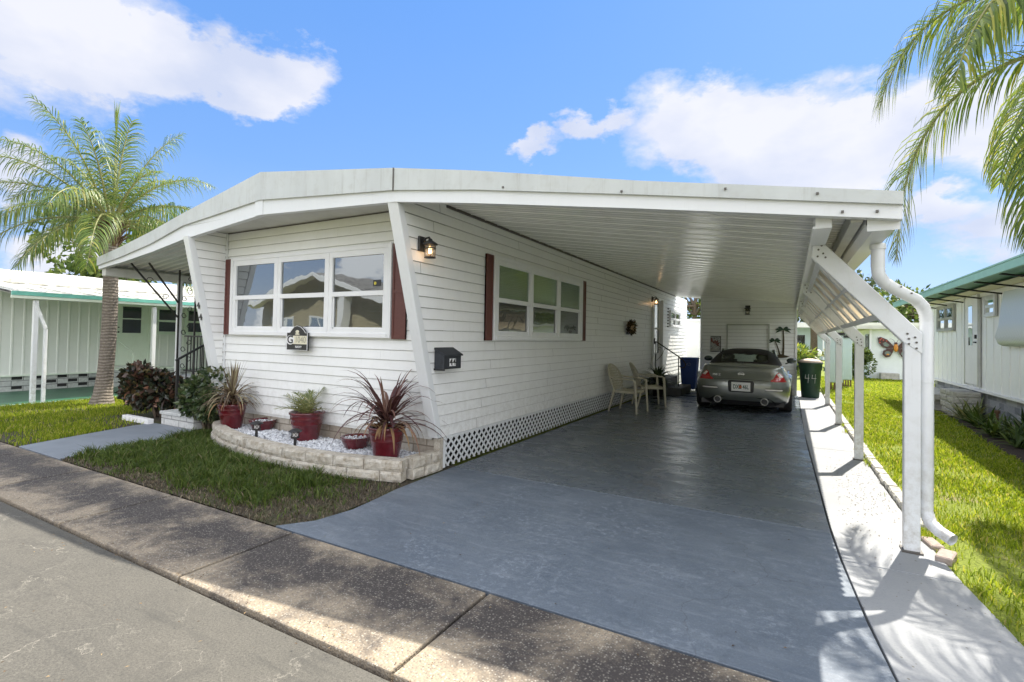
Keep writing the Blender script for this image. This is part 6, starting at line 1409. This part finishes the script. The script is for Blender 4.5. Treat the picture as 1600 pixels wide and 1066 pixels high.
# plants in the mulch bed
def bedplant(c, n, L, w, label, mat, el, seedv, droop=2.2):
    random.seed(seedv); t_ = thing('bed_plant', label, 'plant', (c[0], c[1], 0), 'low plants in the mulch bed on the right'); m = MB()
    for i in range(n): a = random.random()*6.28; blade(m, (c[0]+random.uniform(-.12, .12), c[1]+random.uniform(-.12, .12), 0.01), a, R(random.uniform(*el)), random.uniform(*L), w, droop, 5)
    m.build('foliage', mat, t_); mc = MB(); mc.tube([(c[0], c[1], 0), (c[0], c[1], 0.08)], 0.02, 5); mc.build('crown', M_bark2, t_)
bedplant((6.25, 8.15), 60, (.3, .55), .06, 'yellow-green broad-leaved plant beside the stone planter', M_sago, (20, 80), 1)
bedplant((6.20, 7.2), 60, (.28, .5), .05, 'bright green fern-like plant, second in the mulch bed from the stone planter', M_leaf, (10, 70), 2)
bedplant((6.15, 6.2), 70, (.28, .5), .05, 'low bright green plant in the middle of the mulch bed', M_leaf, (10, 70), 3)
bedplant((6.15, 5.3), 60, (.3, .5), .05, 'leafy green plant in the mulch bed nearest the right edge of the photo', M_leaf, (10, 75), 4)
bedplant((6.42, 5.8), 60, (.3, .6), .07, 'taller reddish-green croton against the block skirting', M_green, (35, 85), 5, 1.0)
m = MB(); pts = [(6.30, 6.9, 0), (6.30, 6.9, 0.32)]; m.tube(pts, 0.02, 6); m.tube([(6.30, 6.9, 0.30), (6.30, 6.9, 0.35)], 0.04, 8); o = m.build('garden_stake', M_boot); tag(recenter(o), 'short brown stake light standing in the mulch bed', 'garden light')

# ================================================================== FAR BUILDINGS RIGHT
bb2 = thing('white_outbuilding', 'low white flat-roofed building at the far end of the right lawn', 'building', (9, 22, 0))
m = MB(); m.box(6.15, 14.5, 20.5, 31, 0, 2.0); m.build('wall', pm('outbuilding_wall', (0.74, 0.79, 0.79), 0.6, var=0.05, bump=0.2), bb2)
m = MB(); m.box(5.6, 14.8, 20.1, 31.3, 2.0, 2.14); m.build('roof', pm('roof_edge_grey', (0.5, 0.5, 0.47), 0.6), bb2)
m = MB(); m.box(6.12, 6.148, 21.3, 22.3, 0.8, 1.8); m.build('window', M_glassd, bb2)
m = MB(); m.tube([(6.10, 20.40, 1.98), (6.10, 20.42, 0.12), (5.98, 20.35, 0.06)], 0.035, 8); m.build('downspout', M_trim, bb2)
m = MB(); m.box(6.4, 7.0, 20.1, 20.48, 0.0, 0.26); o = m.build('concrete_block', M_block, None, bevel=0.01); tag(recenter(o), 'grey concrete block by the base of the low white building', 'block')
bf = thing('butterfly_ornament', 'large black, red and orange butterfly ornament on the low white building', 'wall ornament', (6.9, 20.44, 0.9))
bx, bz = 6.92, 1.29; M_bfb = pm('butterfly_dark', (0.05, 0.012, 0.012), 0.35, var=0.5, vs=8); M_bfo = pm('butterfly_orange', (0.55, 0.22, 0.03), 0.4); M_bfp = pm('butterfly_glass', (0.13, 0.17, 0.15), 0.3, var=0.4, vs=10)
for s_ in (-1, 1):
    up = [(0.06, 0.03), (0.28, 0.30), (0.50, 0.40), (0.58, 0.36), (0.60, 0.42) if s_ < 0 else (0.57, 0.38), (0.56, 0.18), (0.46, 0.02), (0.28, -0.06), (0.06, -0.03)]
    m = MB(); m.prism([(bx+s_*a, bz+b) for a, b in up], 'y', 20.40, 20.43); wg = m.build('wing', M_bfb, bf)
    m = MB(); m.prism([(bx+s_*a, bz+b) for a, b in ((0.20, 0.08), (0.33, 0.20), (0.42, 0.14), (0.38, 0.04), (0.26, 0.0))], 'y', 20.385, 20.398); m.build('wing_panel', M_bfp, wg)
    m = MB()
    for a, b in ((0.50, 0.28), (0.46, 0.33), (0.40, 0.27), (0.52, 0.17), (0.30, 0.24)): m.ball((bx+s_*a, 20.395, bz+b), 0.028, 0.006, 0.028, 8, 5)
    split(m, 'wing_spot', pm('butterfly_red', (0.5, 0.10, 0.07), 0.4) if 'butterfly_red' not in MATS else MATS['butterfly_red'], wg)
    m = MB(); m.prism([(bx+s_*a, bz+b) for a, b in ((0.06, -0.05), (0.28, -0.08), (0.40, -0.16), (0.43, -0.30), (0.32, -0.42), (0.18, -0.38), (0.10, -0.22))], 'y', 20.40, 20.43); lw_ = m.build('wing', M_bfb, bf)
    m = MB(); m.prism([(bx+s_*(0.26+0.10*math.cos(a*PI/5)), bz-0.25+0.09*math.sin(a*PI/5)) for a in range(10)], 'y', 20.385, 20.398); m.build('wing_panel', M_bfp, lw_)
    m = MB(); m.ball((bx+s_*0.26, 20.385, bz-0.30), 0.05, 0.006, 0.03, 8, 5); m.build('wing_spot', M_bfo, lw_)
    m = MB(); m.tube([(bx+s_*0.02, 20.40, bz+0.14), (bx+s_*0.07, 20.39, bz+0.28), (bx+s_*0.16, 20.39, bz+0.33), (bx+s_*0.2, 20.39, bz+0.30)], 0.006, 5); m.build('antenna', M_bfb, bf)
m = MB(); m.ball((bx, 20.38, bz-0.02), 0.075, 0.04, 0.17, 12, 8); m.build('body', M_bfo, bf); m = MB(); m.ball((bx, 20.38, bz+0.15), 0.06, 0.04, 0.05); m.build('head', M_bfb, bf)
# pale blue storage cabinets behind the posts
for (x0, x1, y0, y1, zt, lb) in ((4.22, 4.66, 13.6, 14.3, 1.66, 'pale blue upright storage cabinet nearest the carport posts'), (4.68, 5.02, 15.2, 15.9, 1.60, 'pale blue upright storage cabinet, the farther one behind the posts')):
    cbt = thing('storage_cabinet', lb, 'cabinet', ((x0+x1)/2, y0, 0), 'pale blue storage cabinets beyond the carport')
    m = MB(); m.box(x0, x1, y0, y1, 0.22, zt); m.build('cabinet_body', M_cab, cbt, bevel=0.02, seg=2)
    m = MB(); m.box(x0-0.04, x1+0.04, y0-0.05, y1+0.04, zt+0.002, zt+0.07); m.build('cabinet_top', M_black, cbt)
    m = MB()
    for k in range(5): xx = x0+(x1-x0)*(k+0.5)/5; m.box(xx-0.02, xx+0.02, y0-0.0, y0+0.03, 0.0, 0.218)
    split(m, 'foot_slat', M_boot, cbt)
# far carport-like building and street beyond
fb = thing('far_carport_house', 'long pale blue-white house far behind the shed, on the far street', 'house', (4, 44, 0))
m = MB(); m.box(-6, 14, 44, 50, 0, 2.6); m.build('wall', M_cab, fb); m = MB(); m.box(-7, 15, 42.4, 50.5, 2.6, 3.0); m.build('roof', M_roofw, fb)
m = MB()
for k in range(7): m.box(-5+k*2.8, -4.1+k*2.8, 43.97, 43.995, 1.0, 2.0)
split(m, 'window', M_glassd, fb)
m = MB()
for k in range(5): m.box(-6.5+k*4, -6.4+k*4, 42.6, 42.7, 0, 2.6)
split(m, 'roof_post', M_trim, fb)
m = MB(); m.box(-30, 40, 34, 41.5, -0.1, -0.02); struct(m.build('far_street', M_strip))
for k, (x, y) in enumerate(((4.05, 33), (4.75, 33))):
    sgn = thing('lawn_ornament', ['small white round-headed lawn ornament, left of the pair beyond the green can', 'small white round-headed lawn ornament, right of the pair beyond the green can'][k], 'lawn ornament', (x, y, 0), 'white lawn ornaments by the far street')
    m = MB(); m.tube([(x, y, 0), (x, y, 0.5)], 0.04, 6); m.build('stem', M_cream, sgn); m = MB(); m.ball((x, y, 0.72), 0.26, 0.12, 0.26); m.build('head', M_white, sgn)
# trees
def tree(label, base, h, crown_r, n, seedv, mat=M_leaf, lf=0.28, tr=0.18, lift=0.45, name='broadleaf_tree', group=None, cat='tree'):
    random.seed(seedv); t_ = thing(name, label, cat, base, group); b = Vector(base); m = MB()
    top = b+Vector((random.uniform(-.3, .3), 0, h*0.62)); m.tube([b, b.lerp(top, .5)+Vector((.1, 0, 0)), top], [tr, tr*.8, tr*.5], 9)
    C = b+Vector((0, 0, h*(0.5+lift*0.45))); lobes = []
    for i in range(14):
        d = rdir(); p = C+Vector((d.x*crown_r*.72, d.y*crown_r*.72, d.z*h*0.22)); lobes.append((p, crown_r*random.uniform(.25, .48))); m.tube([top.lerp(b, random.uniform(0, .25)), top.lerp(p, .5)+Vector((0, 0, .1)), p], [tr*.35, tr*.22, tr*.06], 6, caps=False)
    m.build('trunk', M_bark2, t_); ml = MB()
    for i in range(n):
        p, r = random.choice(lobes); d = rdir(); q = p+d*r*random.uniform(.5, 1.0)**.5; leaf_quad(ml, q, d+rdir()*.8, rdir(), lf*random.uniform(.6, 1.3), lf*.55)
    ml.build('crown', mat, t_); return t_
tree('bushy green tree behind the palm and the mint house', (-15.2, 3.2, 0), 5.0, 1.9, 3800, 51, lf=0.20)
tree('round green tree seen through the gap beside the shed', (-1.2, 22, 0), 5.2, 2.4, 3200, 52, lf=0.22)
for k, (x, y, h, r, lb) in enumerate(((1.5, 55, 8, 4.5, 'dark oak furthest left behind the far house'), (7, 54, 7.5, 4.0, 'dark spreading oak behind the far house, right of the furthest left one'), (12.5, 50, 6.6, 3.8, 'tall green tree behind the roof of the low white building'), (18, 46, 6.2, 3.4, 'green tree beyond the low white building, nearest the green eave'), (24, 52, 6.5, 4.0, 'green tree hidden partly by the green-eaved house'))):
    tree(lb, (x, y, 0), h, r, 2600, 60+k, M_green if k < 2 else M_leaf, 0.5, 0.3, group='trees beyond the far street')
m = MB(); pt = thing('bare_trunk_tree', 'thin dark palm trunk standing behind the green trash can', 'palm tree', (4.45, 30, 0)); m.tube([(4.45, 30, 0), (4.47, 30, 1.5), (4.42, 30, 3.6)], [0.22, 0.18, 0.15], 10); m.build('trunk', M_bark2, pt); ml, mr3 = MB(), MB(); random.seed(4)
for i in range(14): frond(ml, mr3, (4.42, 30, 3.6), i*2.4, R(random.uniform(-10, 60)), 1.7, 24, 0.45, 0.05, 0.7, 1.0)
ml.build('fronds', M_frond, pt); mr3.build('frond_stems', M_rachis, pt)
shrub('leafy_shrub', 'bright green leafy palm-like shrub between the shed corner and the green can', (3.75, 19.5), (0.45, 0.5, 0.75), 900, M_frond, 0.26, 71, 6, lw=0.25)
hd = shrub('hibiscus_hedge', 'glossy green hibiscus hedge with a red flower, left of the low white building', (5.55, 19.6), (0.62, 0.7, 0.80), 2600, M_leaf, 0.12, 72, 10, lw=0.6)
m = MB(); 
for k in range(5): a = k*1.257; m.ball((5.02+0.07*math.cos(a), 19.0, 1.12+0.05*math.sin(a)), 0.07, 0.04, 0.05, 8, 5)
m.build('red_flower', pm('flower_red', (0.7, 0.05, 0.02), 0.5), hd)
shrub('yellow_shrub', 'small yellow-green shrub beyond the thin trunk', (5.9, 36), (0.9, 0.9, 0.6), 500, M_sago, 0.25, 73, 4)
# white fence in the gap beside the shed
gf = thing('vinyl_fence', 'white vinyl fence panel closing the gap between home and shed', 'fence', (0.3, 15.5, 0))
m = MB(); m.box(-3.0, 3.2, 15.5, 15.55, 0.0, 2.12); m.build('fence_panel', M_wside, gf); m = MB(); m.box(-3.0, 3.2, 15.45, 15.58, 2.122, 2.22); m.build('top_rail', M_white, gf)
m = MB(); m.box(-3.1, -2.98, 15.44, 15.6, 0, 2.3); m.box(3.2, 3.32, 15.44, 15.6, 0, 2.3); split(m, 'fence_post', M_white, gf)
br = thing('wall_brush', 'small blue-headed brush hanging on the white fence', 'brush', (0.42, 15.4, 1.5)); m = MB(); m.bar((0.36, 15.43, 1.98), (0.48, 15.43, 1.62), 0.05, 0.02, up=(0, 1, 0)); m.build('handle', pm('brush_blue', (0.25, 0.42, 0.6), 0.5), br); m = MB(); m.box(0.44, 0.54, 15.40, 15.44, 1.52, 1.64); m.build('brush_head', M_black, br)

# ================================================================== HOUSE ACROSS THE STREET (seen reflected)
oh = thing('facing_house', 'tan gabled house across the street, mirrored in the front windows', 'house', (-16, -14, 0))
M_tan = pm('tan_siding', (0.34, 0.30, 0.20), 0.7, var=0.12, bump=0.3, bs=20)
HX, HY = -20.2, -12.0
m = MB(frameM((HX, HY, 0), (1, 0, 0), (0, 1, 0))); siding(m, lambda z: (0, 8.6), 0.3, 2.85, 0.15)
for k in range(9): z = 2.85+k*0.15; a = k*0.47; m.quad((a, 0.01, z), (8.6-a, 0.01, z), (8.6-a-0.47, 0.003, z+0.15), (a+0.47, 0.003, z+0.15))
m.build('front_wall', [M_tan, M_groove], oh)
m = MB(); m.box(HX, HX+8.6, HY-9, HY-0.02, 0, 2.85); m.build('house_body', M_tan, oh)
t = NT('dark_shingle'); c = t.ramp(t.vor(5, out='Distance'), [(0.2, (0.03, 0.03, 0.03)), (0.6, (0.2, 0.19, 0.18))]); t.setp(Base_Color=c, Roughness=0.9); M_sh = t.m
xa, xm, xb, za, zm_ = HX-0.6, HX+4.3, HX+9.2, 2.72, 4.25
m = MB(); m.add([(xa, HY+0.7, za), (xm, HY+0.7, zm_), (xb, HY+0.7, za), (xa, HY-9.4, za), (xm, HY-9.4, zm_), (xb, HY-9.4, za)], [(0, 1, 4, 3), (1, 2, 5, 4)]); m.build('roof', M_sh, oh)
m = MB(); m.add([(xa+.1, HY+0.68, za-0.06), (xm, HY+0.68, zm_-0.06), (xb-.1, HY+0.68, za-0.06), (xa+.1, HY+.02, za-0.06), (xm, HY+.02, zm_-0.06), (xb-.1, HY+.02, za-0.06)], [(0, 1, 4, 3), (1, 2, 5, 4)]); m.build('soffit', M_cream, oh)
m = MB(); m.bar((xa, HY+0.72, za-0.07), (xm, HY+0.72, zm_-0.07), 0.05, 0.22); m.bar((xm, HY+0.72, zm_-0.07), (xb, HY+0.72, za-0.07), 0.05, 0.22); split(m, 'bargeboard', M_white, oh)
for x in (0.8, 3.4): window(frameM((HX+x, HY+0.02, 0), (1, 0, 0), (0, 1, 0)), oh, 1.4, 0.9, 2.1, 2, M_glassd, M_glassd, screen=False)
m = MB(); m.box(HX+5.9, HX+6.3, HY+0.25, HY+0.65, 0, 3.1); m.build('porch_column', M_white, oh)
oh2 = thing('facing_house', 'grey-shingled stone-fronted house across the street, opposite the carport', 'house', (8, -19, 0)); m = MB(); m.box(2.5, 15, -24, -17, 0, 3.0); m.build('wall', M_stone, oh2)
m = MB(); m.add([(2.0, -16.2, 2.9), (15.5, -16.2, 2.9), (15.5, -20.5, 4.8), (2.0, -20.5, 4.8), (2.0, -24.8, 2.9), (15.5, -24.8, 2.9)], [(0, 1, 2, 3), (3, 2, 5, 4)]); m.build('roof', M_sh, oh2)
m = MB(); m.box(2, 15.5, -16.24, -16.18, 2.75, 2.92); m.build('fascia', M_white, oh2)
for x in (4, 8.5, 12): window(frameM((x, -16.98, 0), (1, 0, 0), (0, 1, 0)), oh2, 1.6, 1.0, 2.2, 2, M_glassd, M_glassd, screen=False)

# ================================================================== KERB STONES, BRICK
random.seed(9); m = MB(); y = 0.55; lg = thing('lawn_edging', 'row of small rough stones edging the right lawn along the pale strip', 'edging', (4.15, 3, 0))
k_ = 0
while y < 11:
    L = random.uniform(.14, .24) if y < 5 else .4; x = ex(y, ledge)+0.045; rough_block((x-0.04+random.uniform(-.006, .006), y+L), (x-0.04, y), -0.02, 0.045+random.uniform(0, .012), 0.085, M_block, lg, 'edging_stone'); y += L+0.012; k_ += 1
m = MB(); m.obox((4.20, 0.0, 0.005), 0.19, 0.09, 0.06, Matrix.Rotation(R(70), 3, 'Z')); o = m.build('loose_brick', pm('old_pink_brick', (0.33, 0.27, 0.24), 0.9, var=0.2, vs=30, bump=0.4), None, bevel=0.008); tag(recenter(o), 'loose pinkish brick lying under the downspout outlet', 'brick')
m = MB(); m.obox((4.175, 0.24, 0.0), 0.19, 0.08, 0.055, Matrix.Rotation(R(100), 3, 'Z')); o = m.build('loose_brick', MATS['old_pink_brick'], None, bevel=0.008); tag(recenter(o), 'loose brick right behind the front carport post', 'brick')

# fallen leaves and seeds on the paving
random.seed(99); m = MB()
for i in range(900):
    r_ = random.random()
    if r_ < 0.45: x, y = random.uniform(3.65, 4.1), random.gauss(1.6, 0.9)
    elif r_ < 0.7: x, y = random.uniform(-6, 4), random.gauss(-2.72, 0.05)
    elif r_ < 0.85: x, y = random.uniform(0.2, 3.5), random.uniform(-1.9, 6)
    else: x, y = random.uniform(-4, 3), random.uniform(-3.8, -1.96)
    leaf_quad(m, (x, y, 0.004), (math.cos(i), math.sin(i*1.7), 0.05), (0, 0, 1), random.uniform(.008, .022), random.uniform(.004, .010), 0.6)
o = recenter(m.build('fallen_leaves', leafmat('litter', [(0, (.05, .035, .02)), (.6, (.14, .09, .05)), (1, (.3, .22, .12))], 0.8, 0.1))); o['kind'] = 'stuff'
# ================================================================== GRASS
def grass(name, n, sampler, hmin, hmax, w, mat, lean=0.5, seedv=1):
    g = np.random.default_rng(seedv); P = sampler(g, n); n = len(P); h = g.uniform(hmin, hmax, n)*P[:, 2]; a = g.uniform(0, 2*PI, n); ln = g.uniform(0.1, lean, n)*h; ww = g.uniform(.7, 1.3, n)*w*P[:, 3]
    b = g.uniform(0, 2*PI, n); dx, dy = np.cos(a), np.sin(a); sx_, sy_ = np.cos(b), np.sin(b); V = np.empty((n, 5, 3), 'f')
    z0 = -0.012
    V[:, 0] = np.stack([P[:, 0]-sx_*ww/2, P[:, 1]-sy_*ww/2, np.full(n, z0)], 1); V[:, 1] = np.stack([P[:, 0]+sx_*ww/2, P[:, 1]+sy_*ww/2, np.full(n, z0)], 1)
    mx_, my_ = P[:, 0]+dx*ln*.35, P[:, 1]+dy*ln*.35; V[:, 2] = np.stack([mx_+sx_*ww*.42, my_+sy_*ww*.42, h*.6], 1); V[:, 3] = np.stack([mx_-sx_*ww*.42, my_-sy_*ww*.42, h*.6], 1)
    V[:, 4] = np.stack([P[:, 0]+dx*ln, P[:, 1]+dy*ln, h], 1)
    me = bpy.data.meshes.new(name); me.vertices.add(n*5); me.vertices.foreach_set('co', V.ravel()); base = (np.arange(n)*5)[:, None]
    q = (base+np.array([0, 1, 2, 3])[None]).astype('i'); t3 = (base+np.array([3, 2, 4])[None]).astype('i'); loops = np.concatenate([q, t3], 1).ravel(); me.loops.add(len(loops)); me.loops.foreach_set('vertex_index', loops)
    st_ = np.empty((n, 2), 'i'); st_[:, 0] = np.arange(n)*7; st_[:, 1] = st_[:, 0]+4; me.polygons.add(n*2); me.polygons.foreach_set('loop_start', st_.ravel()); me.polygons.foreach_set('loop_total', np.tile([4, 3], n).astype('i'))
    me.update(calc_edges=True); me.validate(); me.materials.append(mat); o = bpy.data.objects.new(name, me); COL.objects.link(o); o['kind'] = 'stuff'; return o
def pnoise(x, y, s, seed=0.0): return np.array([mnoise.noise(Vector((a*s+seed, b*s-seed, seed))) for a, b in zip(x, y)])
flx = np.array([p[1] for p in flare]); fly = np.array([p[0] for p in flare])
arcx = np.array([p[0] for p in front_arc]); arcy = np.array([p[1] for p in front_arc])
def s_front(g, n):
    x = g.uniform(-3.9, 0.16, n); y = g.uniform(-1.95, -0.15, n)
    ok = (x < np.interp(y, flx, fly)-0.02) & (y < np.interp(x, arcx, arcy)-0.03)
    ok &= x > np.interp(y, [-1.95, -1.5, -0.6, -0.26], [-3.70, -3.78, -3.98, -4.2])-0.01
    x, y = x[ok], y[ok]; nz = pnoise(x, y, 1.7, 3.1)*0.6+pnoise(x, y, 5.5, 1.0)*0.5
    edge = np.minimum(1.0, (y+1.95)/0.22)*0.5+0.5; right = np.clip((0.10-x)/0.9, 0, 1)
    dens = np.clip((nz+0.50)*1.9, 0, 1)*(0.25+0.75*right)*np.clip(edge, 0, 1); dens *= np.where(np.hypot(x+1.25, (y+1.08)*1.6) < 0.22, 0.15, 1.0); dens *= np.clip((y+1.93+pnoise(x, y, 2.5, 9)*0.25)/0.35, 0.06, 1); dens *= np.clip(((-0.25-x)+pnoise(x, y, 3.5, 4)*0.5)/0.6+0.15, 0.10, 1)
    ok = g.random(len(x)) < dens; hh = (0.55+0.45*np.clip(dens[ok]*1.1, 0, 1))*(1.0+0.8*pnoise(x[ok], y[ok], 7.0, 2.2)); return np.stack([x[ok], y[ok], hh, np.ones(ok.sum())], 1)
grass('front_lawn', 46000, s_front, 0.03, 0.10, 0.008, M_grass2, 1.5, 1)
def s_thatch(g, n):
    x = g.uniform(-3.8, 0.15, n); y = g.uniform(-1.95, -0.2, n); ok = (x < np.interp(y, flx, fly)-0.01) & (y < np.interp(x, arcx, arcy)-0.01) & (x > np.interp(y, [-1.95, -1.5, -0.6, -0.26], [-3.70, -3.78, -3.98, -4.2])); x, y = x[ok], y[ok]
    return np.stack([x, y, np.ones(len(x)), np.ones(len(x))], 1)
grass('dry_thatch', 16000, s_thatch, 0.008, 0.02, 0.006, leafmat('lawn_thatch_dry', [(0, (0.05, 0.038, 0.025)), (0.6, (0.12, 0.095, 0.065)), (1, (0.24, 0.20, 0.14))], 0.8, 0.1), 4.0, 8)
def s_left(g, n):
    x = g.uniform(-9.12, -4.6, n); y = g.uniform(-1.95, 7.0, n)
    pathL = np.interp(y, [-1.95, -1.4, -0.6, -0.26], [-4.82, -5.0, -5.25, -5.3]); ok = (x < pathL-0.01) & ~((x > -6.4) & (y > -0.3)) & ~((y > 0.55) & (x > -6.4))
    x, y = x[ok], y[ok]; dens = np.clip((pnoise(x, y, 1.3, 7)+0.8)*1.2, 0.1, 1)*np.where((x > -6.6) & (y > -0.75), 0.3, 1); ok = g.random(len(x)) < dens*np.exp(-np.maximum(y-1, 0)*0.25)
    return np.stack([x[ok], y[ok], np.ones(ok.sum()), 1.2+0.1*(np.maximum(0, y[ok]))], 1)
grass('left_lawn', 75000, s_left, 0.025, 0.06, 0.008, M_grass, 1.2, 2)
ledx = np.array([p[1] for p in ledge]); ledy = np.array([p[0] for p in ledge])
def s_right(g, n):
    u = g.random(n); y = -1.95+22.4*u**1.9; x = g.uniform(4.1, 8.4, n)
    ok = (x > np.interp(y, ledx, ledy)+np.where(y > 0.5, 0.10, 0.0)-0.01) & ~((x > 6.5) & (y < 12.9)) & ~((x > np.interp(y, [3, 5, 8.3, 11, 13], [5.75, 5.8, 6.05, 5.95, 6.5])) & (y > 3.1) & (y < 13)) & ~((x > 6.1) & (y > 20.4))
    x, y = x[ok], y[ok]; dens = np.clip((pnoise(x, y, 1.2, 17)+0.75)*1.3, 0.15, 1); dens *= np.where(np.hypot(x-4.55, y-0.15) < 0.35, 0.35, 1)
    dens *= np.clip((x-np.interp(y, ledx, ledy))/0.25, 0.35, 1)
    ok = g.random(len(x)) < dens; sc = 1+0.10*np.maximum(0, y[ok]); hv = 1.0+0.9*pnoise(x[ok], y[ok], 2.3, 3)+0.5*pnoise(x[ok], y[ok], 8, 6); return np.stack([x[ok], y[ok], np.clip(hv, 0.3, 2), sc], 1)
grass('right_lawn', 210000, s_right, 0.018, 0.045, 0.0065, M_grass, 1.6, 3)
def s_tuft(g, n):
    y = g.uniform(-1.9, 6, n); x = np.interp(y, ledx, ledy)+g.normal(0.02, 0.03, n); ok = pnoise(x, y, 3.0, 5) > 0.1; return np.stack([x[ok], y[ok], np.ones(ok.sum()), np.ones(ok.sum())], 1)
grass('edge_weeds', 3500, s_tuft, 0.03, 0.07, 0.007, M_grass, 1.2, 4)
